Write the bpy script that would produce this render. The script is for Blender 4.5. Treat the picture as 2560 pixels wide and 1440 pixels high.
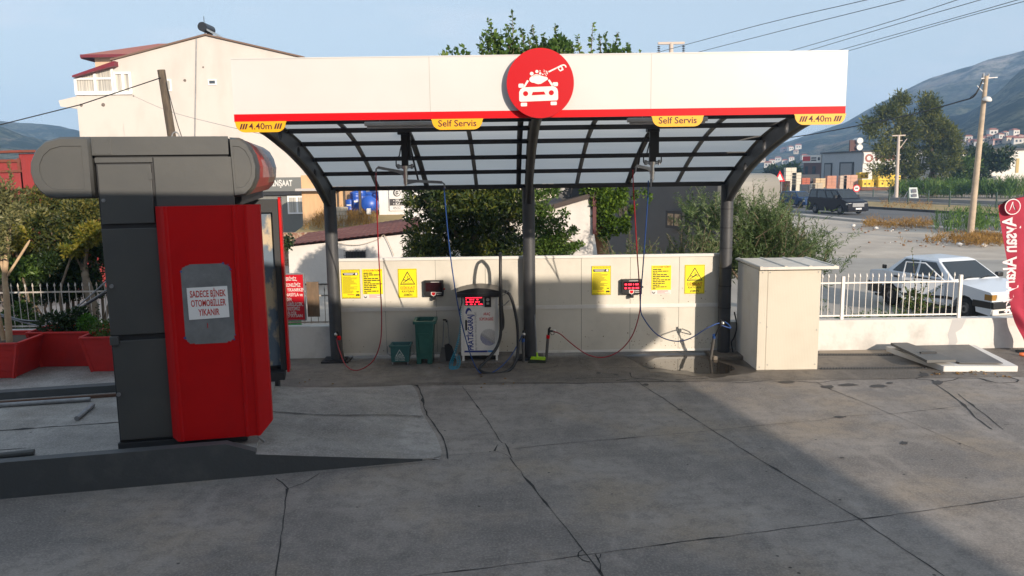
import bpy, math, random
import numpy as np
from mathutils import Vector, Matrix
for o in list(bpy.data.objects): bpy.data.objects.remove(o)
SC = bpy.context.scene
COL = SC.collection
R = math.radians
# ------------------------------------------------------------------ camera
CF, CP, CY, CR = 1999.61, .1451, -.0031, .0138
CO = Vector((-.376, -15.7996, 3.7411))
cf = Vector((-math.sin(CY)*math.cos(CP), math.cos(CY)*math.cos(CP), -math.sin(CP)))
cr0 = Vector((math.cos(CY), math.sin(CY), 0)); cu0 = cr0.cross(cf)
cr = math.cos(CR)*cr0 - math.sin(CR)*cu0; cu = math.sin(CR)*cr0 + math.cos(CR)*cu0
cam = bpy.data.cameras.new('camera'); co = bpy.data.objects.new('camera', cam); COL.objects.link(co)
cam.sensor_width = 36; cam.lens = CF/2560*36; cam.clip_end = 6000; cam.clip_start = .05
co.matrix_world = Matrix(((cr.x, cu.x, -cf.x, CO.x), (cr.y, cu.y, -cf.y, CO.y), (cr.z, cu.z, -cf.z, CO.z), (0, 0, 0, 1)))
SC.camera = co
# ------------------------------------------------------------------ light
SUN = Vector((.60, -1.0, .33)).normalized()          # towards the sun
ELEV = math.asin(SUN.z); AZ = math.atan2(SUN.x, SUN.y)
w = bpy.data.worlds.new('World'); SC.world = w; w.use_nodes = True
nt = w.node_tree; nt.nodes.clear()
out = nt.nodes.new('ShaderNodeOutputWorld'); bg = nt.nodes.new('ShaderNodeBackground')
sky = nt.nodes.new('ShaderNodeTexSky'); sky.sky_type = 'NISHITA'; sky.sun_disc = False
sky.sun_elevation = ELEV; sky.sun_rotation = AZ; sky.altitude = 50
sky.air_density = 1.0; sky.dust_density = 1.6; sky.ozone_density = 1.2
tc = nt.nodes.new('ShaderNodeTexCoord'); mp = nt.nodes.new('ShaderNodeMapping')
mp.inputs['Scale'].default_value = (1.6, 1.6, 7.0); mp.inputs['Location'].default_value = (2.3, .4, .7)
nz = nt.nodes.new('ShaderNodeTexNoise'); nz.inputs['Scale'].default_value = 2.1; nz.inputs['Detail'].default_value = 7
nz.inputs['Roughness'].default_value = .58
rp = nt.nodes.new('ShaderNodeValToRGB'); rp.color_ramp.elements[0].position = .52; rp.color_ramp.elements[1].position = .80
rp.color_ramp.elements[0].color = (0, 0, 0, 1); rp.color_ramp.elements[1].color = (.48, .48, .48, 1)
# thin milky veil that thickens towards the horizon, plus faint cloud
sx = nt.nodes.new('ShaderNodeSeparateXYZ')
hz = nt.nodes.new('ShaderNodeMapRange'); hz.inputs[1].default_value = 0; hz.inputs[2].default_value = .30
hz.inputs[3].default_value = .74; hz.inputs[4].default_value = .66
mx1 = nt.nodes.new('ShaderNodeMix'); mx1.data_type = 'RGBA'
mx2 = nt.nodes.new('ShaderNodeMix'); mx2.data_type = 'RGBA'
L = nt.links.new
L(tc.outputs['Generated'], mp.inputs[0]); L(mp.outputs[0], nz.inputs['Vector']); L(nz.outputs[0], rp.inputs[0])
L(tc.outputs['Generated'], sx.inputs[0]); L(sx.outputs[2], hz.inputs[0])
L(hz.outputs[0], mx1.inputs[0]); L(sky.outputs[0], mx1.inputs[6]); mx1.inputs[7].default_value = (5.2, 6.1, 6.95, 1)
L(rp.outputs[0], mx2.inputs[0]); L(mx1.outputs[2], mx2.inputs[6]); mx2.inputs[7].default_value = (7.2, 7.0, 7.4, 1)
L(mx2.outputs[2], bg.inputs[0]); bg.inputs[1].default_value = .100
L(bg.outputs[0], out.inputs[0])
sl = bpy.data.lights.new('sun', 'SUN'); so = bpy.data.objects.new('sun', sl); COL.objects.link(so)
sl.energy = 4.7; sl.angle = R(.6); sl.color = (1.0, .865, .71)
so.rotation_euler = (-SUN).to_track_quat('-Z', 'Y').to_euler(); so.location = (30, -50, 25)
SC.view_settings.view_transform = 'Standard'; SC.view_settings.look = 'None'
SC.view_settings.exposure = 0.46; SC.view_settings.gamma = 1
SC.cycles.max_bounces = 6; SC.cycles.transparent_max_bounces = 12; SC.cycles.use_denoising = True
SC.cycles.volume_bounces = 1
# ------------------------------------------------------------------ helpers
def ray(px, py): return cf + (px-1280)/CF*cr - (py-720)/CF*cu
def at(px, py, Y):
    d = ray(px, py); return CO + d*((Y-CO.y)/d.y)
def gr(px, py, z=0):
    d = ray(px, py); return CO + d*((z-CO.z)/d.z)
def h2(s):
    s = s.lstrip('#'); c = [int(s[i:i+2], 16)/255 for i in (0, 2, 4)]
    return tuple((x/12.92 if x < .04045 else ((x+.055)/1.055)**2.4) for x in c)
WL = {}
def V3(*a): return Vector(a)
class MB:
    def __init__(s, T=None): s.v = []; s.f = []; s.m = []; s.s = []; s.T = T
    def add(s, vs, fs, mi=0, sm=False):
        b = len(s.v)
        for p in vs:
            p = Vector(p); s.v.append(s.T @ p if s.T is not None else p)
        for f in fs: s.f.append([b+i for i in f]); s.m.append(mi); s.s.append(sm)
        return s
    def box(s, x0, x1, y0, y1, z0, z1, mi=0):
        v = [(x, y, z) for z in (z0, z1) for y in (y0, y1) for x in (x0, x1)]
        return s.add(v, [(0, 2, 3, 1), (4, 5, 7, 6), (0, 1, 5, 4), (2, 6, 7, 3), (0, 4, 6, 2), (1, 3, 7, 5)], mi)
    def poly(s, pts, mi=0): return s.add(pts, [list(range(len(pts)))], mi)
    def prism(s, pts, vec, mi=0, sm=False, mcap=None):
        n = len(pts); vec = Vector(vec); a = [Vector(p) for p in pts]; b = [p+vec for p in a]
        s.add(a+b, [[i, (i+1) % n, n+(i+1) % n, n+i] for i in range(n)], mi, sm)
        c = mi if mcap is None else mcap
        s.add(a, [list(range(n))[::-1]], c); return s.add(b, [list(range(n))], c)
    def bar(s, p0, p1, w, h, up=(0, 0, 1), mi=0):
        p0 = Vector(p0); p1 = Vector(p1); d = (p1-p0).normalized(); x = d.cross(Vector(up))
        if x.length < 1e-4: x = d.cross(Vector((0, 1, 0)))
        x.normalize(); y = x.cross(d).normalized(); x *= w/2; y *= h/2
        return s.prism([p0-x-y, p0+x-y, p0+x+y, p0-x+y], p1-p0, mi)
    def tube(s, pts, r, n=8, mi=0, cap=True):
        pts = [Vector(p) for p in pts]; m = len(pts); rs = r if isinstance(r, (list, tuple)) else [r]*m
        vs = []; fs = []; up = None
        for i, p in enumerate(pts):
            t = (pts[min(i+1, m-1)]-pts[max(i-1, 0)]).normalized()
            if up is None:
                up = t.orthogonal().normalized()
            else:
                up = (up - t*up.dot(t))
                up = up.normalized() if up.length > 1e-6 else t.orthogonal().normalized()
            q = t.cross(up)
            for k in range(n):
                a = 2*math.pi*k/n; vs.append(p + (up*math.cos(a)+q*math.sin(a))*rs[i])
        for i in range(m-1):
            for k in range(n):
                fs.append([i*n+k, i*n+(k+1) % n, (i+1)*n+(k+1) % n, (i+1)*n+k])
        s.add(vs, fs, mi, True)
        if cap:
            s.add(vs[:n], [list(range(n))[::-1]], mi); s.add(vs[-n:], [list(range(n))], mi)
        return s
    def cyl(s, p0, p1, r0, r1=None, n=16, mi=0): return s.tube([p0, p1], [r0, r0 if r1 is None else r1], n, mi)
    def lathe(s, prof, c=(0, 0, 0), n=20, mi=0, cap=True):
        c = Vector(c); vs = []; fs = []; m = len(prof)
        for r, z in prof:
            for k in range(n):
                a = 2*math.pi*k/n; vs.append(c+Vector((r*math.cos(a), r*math.sin(a), z)))
        for i in range(m-1):
            for k in range(n): fs.append([i*n+k, i*n+(k+1) % n, (i+1)*n+(k+1) % n, (i+1)*n+k])
        s.add(vs, fs, mi, True)
        if cap: s.add(vs[:n], [list(range(n))[::-1]], mi); s.add(vs[-n:], [list(range(n))], mi)
        return s
    def ball(s, c, r, mi=0, n=10, k=(1, 1, 1)):
        c = Vector(c); m = n//2; vs = []; fs = []
        for i in range(m+1):
            t = math.pi*i/m
            for j in range(n):
                a = 2*math.pi*j/n
                vs.append(c+Vector((r*k[0]*math.sin(t)*math.cos(a), r*k[1]*math.sin(t)*math.sin(a), r*k[2]*math.cos(t))))
        for i in range(m):
            for j in range(n): fs.append([i*n+j, (i+1)*n+j, (i+1)*n+(j+1) % n, i*n+(j+1) % n])
        return s.add(vs, fs, mi, True)
    def sheet(s, fn, nu, nv, mi=0, sm=True):
        vs = [fn(i/nu, j/nv) for j in range(nv+1) for i in range(nu+1)]
        fs = [[j*(nu+1)+i, j*(nu+1)+i+1, (j+1)*(nu+1)+i+1, (j+1)*(nu+1)+i] for j in range(nv) for i in range(nu)]
        return s.add(vs, fs, mi, sm)
    def disc(s, c, X, Y, r, mi=0, n=24, ry=None):
        c = Vector(c); X = Vector(X); Y = Vector(Y); ry = r if ry is None else ry
        return s.poly([c+X*r*math.cos(2*math.pi*k/n)+Y*ry*math.sin(2*math.pi*k/n) for k in range(n)], mi)
    def text(s, body, size, o, X=(1, 0, 0), Y=(0, 0, 1), mi=0, align='LEFT', bold=0.0, sx=1.0, gap=1.0, line=1.0, w=None):
        cu_ = bpy.data.curves.new('t', 'FONT'); cu_.body = body; cu_.size = size; cu_.align_x = align; cu_.offset = bold*size
        cu_.space_character = gap; cu_.resolution_u = 3; cu_.space_line = line
        ob = bpy.data.objects.new('t', cu_); me = bpy.data.meshes.new_from_object(ob)
        o = Vector(o); X = Vector(X); Y = Vector(Y)
        if w:
            xs = [v.co.x for v in me.vertices]; sx = w/(max(xs)-min(xs))
        s.add([o+X*(v.co.x*sx)+Y*v.co.y for v in me.vertices], [list(p.vertices) for p in me.polygons], mi)
        bpy.data.objects.remove(ob); bpy.data.curves.remove(cu_); bpy.data.meshes.remove(me); return s
    def build(s, name, mats, parent=None, origin=None, bevel=0, seg=2):
        mats = mats if isinstance(mats, (list, tuple)) else [mats]
        og = WL[parent.name] if parent is not None else Vector(origin if origin is not None else (0, 0, 0))
        me = bpy.data.meshes.new(name)
        me.from_pydata([tuple(p-og) for p in s.v], [], s.f)
        for m in mats: me.materials.append(m)
        me.polygons.foreach_set('material_index', s.m); me.polygons.foreach_set('use_smooth', s.s); me.update()
        o = bpy.data.objects.new(name, me); COL.objects.link(o)
        if parent is not None: o.parent = parent
        else: o.location = og
        WL[o.name] = og.copy()
        if bevel:
            b = o.modifiers.new('bevel', 'BEVEL'); b.width = bevel; b.segments = seg; b.limit_method = 'ANGLE'; b.angle_limit = R(40)
            b.harden_normals = False
        return o
def tag(o, label, cat, group=None):
    o['label'] = label; o['category'] = cat
    if group: o['group'] = group
    return o
def thing(name, label, cat, loc=(0, 0, 0), group=None):
    o = bpy.data.objects.new(name, None); COL.objects.link(o); o.location = loc; o.empty_display_size = .1
    WL[o.name] = Vector(loc); return tag(o, label, cat, group)
def struct(o, kind='structure'): o['kind'] = kind; return o
def copy_tree(o, parent=None, loc=None, rz=None, label=None, sc=None):
    c = o.copy(); COL.objects.link(c)
    if parent is not None: c.parent = parent
    if loc is not None: c.location = loc
    if rz is not None: c.rotation_euler = (0, 0, rz)
    if sc is not None: c.scale = (sc, sc, sc)
    if label: c['label'] = label
    WL[c.name] = Vector(c.location)
    for ch in list(o.children): copy_tree(ch, c)
    return c
def pl(o, loc, rz=0): o.location = loc; o.rotation_euler = (0, 0, rz)
# ------------------------------------------------------------------ materials
def mat(name, col, rough=.6, metal=0., col2=None, scale=4., det=5., lo=.35, hi=.65, bump=0., bsc=60., spec=.5, stretch=None, coat=0.):
    m = bpy.data.materials.new(name); m.use_nodes = True; n = m.node_tree.nodes; l = m.node_tree.links.new
    b = n['Principled BSDF']; b.inputs['Roughness'].default_value = rough; b.inputs['Metallic'].default_value = metal
    b.inputs['Specular IOR Level'].default_value = spec; b.inputs['Coat Weight'].default_value = coat
    col = h2(col) if isinstance(col, str) else col
    b.inputs['Base Color'].default_value = (*col, 1)
    tcn = n.new('ShaderNodeTexCoord'); src = tcn.outputs['Object']
    if stretch:
        mpn = n.new('ShaderNodeMapping'); mpn.inputs['Scale'].default_value = stretch; l(src, mpn.inputs[0]); src = mpn.outputs[0]
    if col2 is not None:
        col2 = h2(col2) if isinstance(col2, str) else col2
        t = n.new('ShaderNodeTexNoise'); t.inputs['Scale'].default_value = scale; t.inputs['Detail'].default_value = det
        t.inputs['Roughness'].default_value = .62
        r = n.new('ShaderNodeMapRange'); r.inputs[1].default_value = lo; r.inputs[2].default_value = hi
        x = n.new('ShaderNodeMix'); x.data_type = 'RGBA'; x.inputs[6].default_value = (*col, 1); x.inputs[7].default_value = (*col2, 1)
        l(src, t.inputs['Vector']); l(t.outputs[0], r.inputs[0]); l(r.outputs[0], x.inputs[0]); l(x.outputs[2], b.inputs['Base Color'])
    if bump:
        t2 = n.new('ShaderNodeTexNoise'); t2.inputs['Scale'].default_value = bsc; t2.inputs['Detail'].default_value = 4
        bp = n.new('ShaderNodeBump'); bp.inputs['Strength'].default_value = bump; bp.inputs['Distance'].default_value = .02
        l(src, t2.inputs['Vector']); l(t2.outputs[0], bp.inputs['Height']); l(bp.outputs[0], b.inputs['Normal'])
    return m
def emit(name, col, st):
    m = bpy.data.materials.new(name); m.use_nodes = True; b = m.node_tree.nodes['Principled BSDF']
    b.inputs['Base Color'].default_value = (*col, 1); b.inputs['Emission Color'].default_value = (*col, 1)
    b.inputs['Emission Strength'].default_value = st; return m
def leafmat(name, cols, trans=.35, scale=1.2, rough=.5):
    # per-leaf random tone (each leaf is one island) with a broad drift of hue through the crown
    m = bpy.data.materials.new(name); m.use_nodes = True; n = m.node_tree.nodes; l = m.node_tree.links.new; n.clear()
    ou = n.new('ShaderNodeOutputMaterial'); g = n.new('ShaderNodeNewGeometry'); tcn = n.new('ShaderNodeTexCoord')
    t = n.new('ShaderNodeTexNoise'); t.inputs['Scale'].default_value = scale; t.inputs['Detail'].default_value = 2
    a = n.new('ShaderNodeMath'); a.operation = 'MULTIPLY_ADD'; a.inputs[1].default_value = .55
    a2 = n.new('ShaderNodeMath'); a2.operation = 'MULTIPLY_ADD'; a2.inputs[1].default_value = 1.1; a2.inputs[2].default_value = -.33
    r = n.new('ShaderNodeValToRGB'); e = r.color_ramp.elements
    cs = [h2(c) if isinstance(c, str) else c for c in cols]
    e[0].position = 0; e[0].color = (*cs[0], 1); e[1].position = 1; e[1].color = (*cs[-1], 1)
    for i in range(1, len(cs)-1):
        q = e.new(i/(len(cs)-1)); q.color = (*cs[i], 1)
    d = n.new('ShaderNodeBsdfPrincipled'); d.inputs['Roughness'].default_value = rough; d.inputs['Specular IOR Level'].default_value = .35
    tr = n.new('ShaderNodeBsdfTranslucent'); mx = n.new('ShaderNodeMixShader'); mx.inputs[0].default_value = trans
    l(tcn.outputs['Object'], t.inputs['Vector']); l(t.outputs[0], a2.inputs[0])
    l(g.outputs['Random Per Island'], a.inputs[0]); l(a2.outputs[0], a.inputs[2])
    l(a.outputs[0], r.inputs[0]); l(r.outputs[0], d.inputs['Base Color']); l(r.outputs[0], tr.inputs[0])
    l(d.outputs[0], mx.inputs[1]); l(tr.outputs[0], mx.inputs[2]); l(mx.outputs[0], ou.inputs[0]); return m
def np_mesh(name, vs, nv, mats, parent=None, origin=None):
    # vs: (n*nv,3) array, one nv-gon per leaf
    og = WL[parent.name] if parent is not None else Vector(origin or (0, 0, 0))
    n = len(vs)//nv; me = bpy.data.meshes.new(name)
    me.vertices.add(n*nv); me.vertices.foreach_set('co', (vs-np.array(og)).astype(np.float32).ravel())
    me.loops.add(n*nv); me.loops.foreach_set('vertex_index', np.arange(n*nv, dtype=np.int32))
    me.polygons.add(n); me.polygons.foreach_set('loop_start', np.arange(0, n*nv, nv, dtype=np.int32))
    me.update(calc_edges=True); me.validate()
    for m in (mats if isinstance(mats, (list, tuple)) else [mats]): me.materials.append(m)
    o = bpy.data.objects.new(name, me); COL.objects.link(o)
    if parent is not None: o.parent = parent
    else: o.location = og
    WL[o.name] = og.copy(); return o
def leaf_pts(c, d, nrm, ln, wd):
    # diamond leaves: base c, direction d, normal nrm (all (n,3)); ln, wd (n,)
    s = np.cross(d, nrm); s /= np.linalg.norm(s, axis=1)[:, None]+1e-9
    ln = ln[:, None]; wd = wd[:, None]
    return np.stack([c, c+d*ln*.45+s*wd*.5+nrm*wd*.12, c+d*ln, c+d*ln*.45-s*wd*.5+nrm*wd*.12], 1).reshape(-1, 3)
def unit(a): return a/(np.linalg.norm(a, axis=1)[:, None]+1e-9)
def crown(rs, clumps, n, ln, wd, up=.3, fill=.45, drop=0.0):
    # clumps: (x,y,z,rx,rz); leaves thicken towards each clump's skin
    cl = np.array(clumps, float); wgt = cl[:, 3]**2*1.0; wgt /= wgt.sum()
    k = rs.choice(len(cl), n, p=wgt); q = unit(rs.normal(size=(n, 3))); rad = rs.uniform(fill, 1.06, n)**.8
    p = cl[k, :3] + q*rad[:, None]*np.stack([cl[k, 3], cl[k, 3], cl[k, 4]], 1)
    d = unit(q*.6+rs.normal(size=(n, 3))*.7+np.array([0, 0, up-drop])); nr = unit(rs.normal(size=(n, 3))+np.array([0, 0, .8]))
    s = rs.uniform(.65, 1.35, n)
    return leaf_pts(p, d, nr, ln*s, wd*s)
def sprigs(rs, bases, dirs, lens, per, ln, wd, bend=.35, spread=.8, up=0.2):
    # leafy shoots: leaves strung along bending stems
    out_ = []; stems = []
    for b, d, l_ in zip(bases, dirs, lens):
        b = np.array(b, float); d = np.array(d, float)/np.linalg.norm(d); side = unit(rs.normal(size=(1, 3)))[0]*bend
        t = np.linspace(.12, 1, per); p = b+np.outer(t, d)*l_+np.outer(t**2, side)*l_*.5
        stems.append([tuple(b+d*l_*q+side*l_*.5*q*q) for q in (0, .35, .7, 1)])
        dd = unit(d*.5+rs.normal(size=(per, 3))*spread+np.array([0, 0, up])); nr = unit(rs.normal(size=(per, 3))+np.array([0, 0, .5]))
        s = rs.uniform(.6, 1.2, per)*(1.15-.45*t)
        out_.append(leaf_pts(p, dd, nr, ln*s, wd*s))
    return np.concatenate(out_), stems
def rrect(x0, x1, z0, z1, r, n=4):
    pts = []
    for cx, cz, a0 in ((x1-r, z1-r, 0), (x0+r, z1-r, 90), (x0+r, z0+r, 180), (x1-r, z0+r, 270)):
        for k in range(n+1):
            a = R(a0+90*k/n); pts.append((cx+r*math.cos(a), cz+r*math.sin(a)))
    return pts
# ================================================================== materials
m_yard = mat('yard_concrete', (.150, .148, .148), .82, col2=(.095, .095, .098), scale=.55, lo=.35, hi=.7, bump=.35, bsc=45)
def yardmat(name, a, b, spots=True, warm=(.16, .14, .115)):
    m = bpy.data.materials.new(name); m.use_nodes = True; n = m.node_tree.nodes; l = m.node_tree.links.new
    bs = n['Principled BSDF']; bs.inputs['Specular IOR Level'].default_value = .35
    tcn = n.new('ShaderNodeTexCoord'); S = tcn.outputs['Object']
    def noise(sc, det, rough, stretch=None):
        t = n.new('ShaderNodeTexNoise'); t.inputs['Scale'].default_value = sc; t.inputs['Detail'].default_value = det
        t.inputs['Roughness'].default_value = rough; s = S
        if stretch:
            p = n.new('ShaderNodeMapping'); p.inputs['Scale'].default_value = stretch[:3]; p.inputs['Rotation'].default_value = (0, 0, stretch[3])
            l(s, p.inputs[0]); s = p.outputs[0]
        l(s, t.inputs['Vector']); return t.outputs[0]
    def rng(s, a0, a1, b0=0, b1=1):
        r = n.new('ShaderNodeMapRange'); r.inputs[1].default_value = a0; r.inputs[2].default_value = a1
        r.inputs[3].default_value = b0; r.inputs[4].default_value = b1; l(s, r.inputs[0]); return r.outputs[0]
    def mix(f, c1, c2, blend='MIX'):
        x = n.new('ShaderNodeMix'); x.data_type = 'RGBA'; x.blend_type = blend; l(f, x.inputs[0])
        for i, c in ((6, c1), (7, c2)):
            if isinstance(c, tuple): x.inputs[i].default_value = (*c, 1)
            else: l(c, x.inputs[i])
        return x.outputs[2]
    c = mix(rng(noise(.42, 6, .62), .40, .60), a, b)                                   # broad grime
    c = mix(rng(noise(.9, 5, .6, (.35, 1.7, 1, .25)), .48, .68, 0, .45), c, tuple(x*.6 for x in b))   # tyre-dragged dirt
    c = mix(rng(noise(1.3, 5, .6, (1.6, .22, 1, .6)), .55, .70, 0, .32), c, tuple(x*1.55 for x in a))   # dry swept streaks
    c = mix(rng(noise(.55, 4, .55), .50, .66, 0, .85), c, warm)                        # earth
    c = mix(rng(noise(5, 6, .7), .46, .62, 0, .45), c, tuple(x*.6 for x in b))         # scuffs
    c = mix(rng(noise(38, 3, .75), .46, .68, 0, .38), c, tuple(x*1.7 for x in a))      # sand grains
    if spots:
        v = n.new('ShaderNodeTexVoronoi'); v.inputs['Scale'].default_value = 2.3; l(S, v.inputs['Vector'])
        c = mix(rng(v.outputs['Distance'], .05, .028, 0, .85), c, (.02, .02, .02))       # chewing-gum and oil drops
    l(c, bs.inputs['Base Color'])
    l(rng(noise(1.2, 3, .5), .3, .7, .62, .9), bs.inputs['Roughness'])
    bp = n.new('ShaderNodeBump'); bp.inputs['Strength'].default_value = .22; bp.inputs['Distance'].default_value = .008
    l(noise(70, 5, .7), bp.inputs['Height']); l(bp.outputs[0], bs.inputs['Normal']); return m
m_yard = yardmat('yard_concrete', (.275, .245, .220), (.165, .150, .140), warm=(.262, .212, .16))
m_apron = yardmat('apron_concrete', (.20, .175, .152), (.10, .088, .077), warm=(.19, .16, .125))
m_ramp = yardmat('ramp_concrete', (.33, .31, .29), (.21, .198, .188), spots=False, warm=(.26, .235, .20))
m_slab = yardmat('slab_concrete', (.36, .34, .32), (.23, .22, .21), spots=True)
m_crack = mat('joint_dark', (.030, .029, .029), .95)
m_wet = mat('damp_concrete', (.050, .042, .035), .35, col2=(.085, .072, .06), scale=3)
m_puddle = mat('puddle_water', (.030, .025, .020), .02, spec=.9)
m_kerb = mat('kerb_paint', (.060, .064, .068), .62, col2=(.095, .098, .10), scale=2.2, lo=.5, hi=.8, bump=.25, bsc=30)
m_dirt = mat('dirt_ground', (.25, .20, .15), .95, col2=(.33, .28, .22), scale=.6, bump=.5, bsc=6)
m_lot = mat('gravel_lot', (.50, .44, .37), .95, col2=(.36, .31, .26), scale=.45, det=9, bump=.6, bsc=9)
m_asph = mat('asphalt', (.095, .095, .098), .85, col2=(.125, .12, .118), scale=.25, bump=.2, bsc=20)
m_asph2 = mat('worn_asphalt', (.24, .23, .22), .9, col2=(.30, .28, .26), scale=.3, bump=.2, bsc=15)
m_curb = mat('pale_kerbstone', (.46, .43, .39), .85, col2=(.36, .33, .3), scale=1.5)
m_drygrass = mat('dry_grass_ground', (.36, .25, .10), .95, col2=(.24, .19, .09), scale=.5, bump=.6, bsc=4)
m_hill = None
m_machine = mat('machine_grey', (.060, .062, .062), .45, col2=(.076, .076, .072), scale=1.4, lo=.4, hi=.75, bump=.06, bsc=12)
m_machine_d = mat('machine_dark', (.022, .023, .026), .6)
m_redp = mat('red_paint', (.50, .004, .005), .42, col2=(.43, .004, .005), scale=2.5, lo=.45, hi=.8, bump=.03, bsc=6, spec=.22)
m_redl = mat('red_stripe', (.60, .001, .006), .5, spec=.2)
m_white = mat('white_fascia', (.575, .562, .545), .38, col2=(.535, .52, .50), scale=.8, lo=.4, hi=.75, det=7)
m_whitep = mat('white_paint', (.66, .64, .61), .6, col2=(.57, .54, .50), scale=2.5, lo=.5, hi=.8)
m_yel = mat('sign_yellow', (.72, .36, .003), .45)
m_yel2 = mat('poster_yellow', (.82, .68, .006), .5)
m_ink = mat('sign_ink', (.012, .010, .012), .6)
m_maroon = mat('maroon_ink', (.07, .006, .012), .6)
m_red_ink = mat('red_ink', (.50, .02, .015), .6)
m_steel = mat('dark_steel', (.040, .042, .047), .5, col2=(.055, .056, .06), scale=4)
m_steel2 = mat('dark_steel_inside', (.022, .022, .025), .55)
m_black = mat('black_rubber', (.012, .012, .013), .5)
m_blackp = mat('black_plastic', (.016, .016, .018), .4)
m_chrome = mat('brushed_metal', (.55, .53, .5), .3, metal=.9)
m_galv = mat('galvanised', (.30, .31, .32), .5, metal=.5, col2=(.22, .22, .23), scale=8)
# ================================================================== ground and yard
def crack(mb, pts, wd=.014, jit=.02, z=.004, mi=0, rs=random.Random(3), sub=.16):
    P = []
    for a, b in zip(pts[:-1], pts[1:]):
        a = Vector(a); b = Vector(b); k = max(1, int((b-a).length/sub))
        for i in range(k): P.append(a.lerp(b, i/k))
    P.append(Vector(pts[-1]))
    Lp = []; Rp = []
    for i, p in enumerate(P):
        t = (P[min(i+1, len(P)-1)]-P[max(i-1, 0)]); nn = Vector((-t.y, t.x, 0)).normalized()
        o_ = nn*rs.gauss(0, jit*.5) if 0 < i < len(P)-1 else nn*0
        ww = wd*.72*(rs.uniform(.3, 1.0) + (1.6 if rs.random() < .05 else 0))*.5
        Lp.append(p+o_+nn*ww); Rp.append(p+o_-nn*ww)
    vs = [Vector((p.x, p.y, p.z+z)) for p in Lp+Rp]; n = len(P)
    mb.add(vs, [[i, n+i, n+i+1, i+1] for i in range(n-1)], mi)
g = MB()
g.add([(-900, -200, -.06), (900, -200, -.06), (900, 1500, -.06), (-900, 1500, -.06)], [(0, 1, 2, 3)])
struct(g.build('ground', m_dirt))
def gp(x, y): v = gr(x, y); return (v.x, v.y, 0)
yd = MB()
yd.poly([(-16, -40, 0), (24, -40, 0), (24, -2.0, 0), (-16, -2.0, 0)], 0)
yd.box(-16, 24, -40, -1.99, -.05, -.006, 0)
for pts, wd in (([(1155, 965), (1200, 1025), (1250, 1100), (1256, 1108)], .022), ([(1275, 1146), (1330, 1215), (1400, 1302), (1452, 1366), (1500, 1432), (1620, 1600), (1900, 2000)], .024),
                ([(1590, 952), (1690, 1018), (1780, 1075), (1900, 1150), (2000, 1210), (2150, 1298), (2250, 1366), (2360, 1440), (2700, 1680)], .03),
                ([(718, 1222), (712, 1270), (703, 1340), (692, 1430), (660, 1700)], .026), ([(2040, 955), (2080, 975), (2150, 1003), (2230, 1036)], .024),
                ([(2230, 1036), (2300, 1066), (2365, 1094)], .014), ([(2365, 1094), (2430, 1120), (2480, 1142)], .010),
                ([(1122, 1139), (1180, 1134), (1235, 1129)], .012), ([(1280, 1123), (1400, 1110), (1560, 1096), (1780, 1077), (1920, 1062), (2040, 1052), (2120, 1040), (2230, 1035), (2330, 1024), (2400, 1016)], .017),
                ([(700, 1486), (1060, 1438), (1280, 1413), (1460, 1388), (1700, 1356), (1920, 1328), (2250, 1285), (2560, 1243), (2800, 1210)], .017),
                ([(1445, 1392), (1448, 1382), (1455, 1376)], .03), ([(1445, 1392), (1456, 1402), (1475, 1406)], .025), ([(1488, 1386), (1495, 1400), (1502, 1412), (1500, 1430)], .03), ([(1502, 1386), (1500, 1394), (1494, 1398)], .02),
                ([(690, 1197), (705, 1208), (720, 1222)], .03), ([(720, 1222), (760, 1208), (800, 1183)], .03), ([(800, 1183), (900, 1172), (1000, 1163), (1100, 1152)], .012),
                ([(1244, 1112), (1236, 1128)], .02), ([(1236, 1128), (1262, 1136), (1280, 1147)], .014), ([(1262, 1108), (1280, 1146)], .014),
                ([(2340, 962), (2370, 982), (2410, 1012), (2440, 1045), (2480, 1074)], .05), ([(2395, 985), (2430, 1012), (2470, 1043), (2508, 1074)], .03),
                ([(2455, 1012), (2560, 1000)], .008), ([(2510, 1062), (2600, 1063)], .01)):
    crack(yd, [gp(*p) for p in pts], wd*.85, .011, mi=1)
struct(yd.build('concrete_yard', [m_yard, m_crack]))
ap = MB()
ap.poly([(-16, -1.985, .001), (24, -1.985, .001), (24, .42, .001), (-16, .42, .001)], 0)
ap.box(-16, 24, -1.985, .42, -.05, -.006, 0)
for pts, wd in (([(1020, 961), (1100, 958), (1290, 957), (1380, 957), (1450, 958), (1540, 957), (1600, 953), (1700, 955), (1770, 954), (1870, 956), (1915, 953), (2000, 953), (2040, 958), (2100, 950), (2180, 949), (2280, 947), (2330, 951), (2345, 962)], .034),
                ([(1280, 922), (1330, 924), (1385, 919), (1395, 913)], .03), ([(1440, 946), (1520, 944), (1580, 943), (1650, 940)], .03), ([(1575, 932), (1580, 944), (1600, 947)], .04), ([(1540, 952), (1600, 946), (1660, 952)], .05),
                ([(1690, 950), (1750, 947), (1770, 946)], .05), ([(1720, 943), (1768, 938), (1772, 944), (1790, 946)], .04), ([(1855, 954), (1900, 944), (1930, 949)], .015), ([(2300, 930), (2310, 940), (2290, 947)], .05),
                ([(2340, 955), (2400, 947), (2450, 946)], .045), ([(2450, 946), (2470, 953), (2500, 957), (2540, 955), (2545, 950), (2520, 942)], .05), ([(2455, 947), (2490, 957)], .05),
                ([(1445, 892), (1455, 920), (1600, 919)], .012)):
    crack(ap, [gp(*p) for p in pts], wd, .03, mi=1)
struct(ap.build('concrete_apron', [m_apron, m_crack]))
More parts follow.
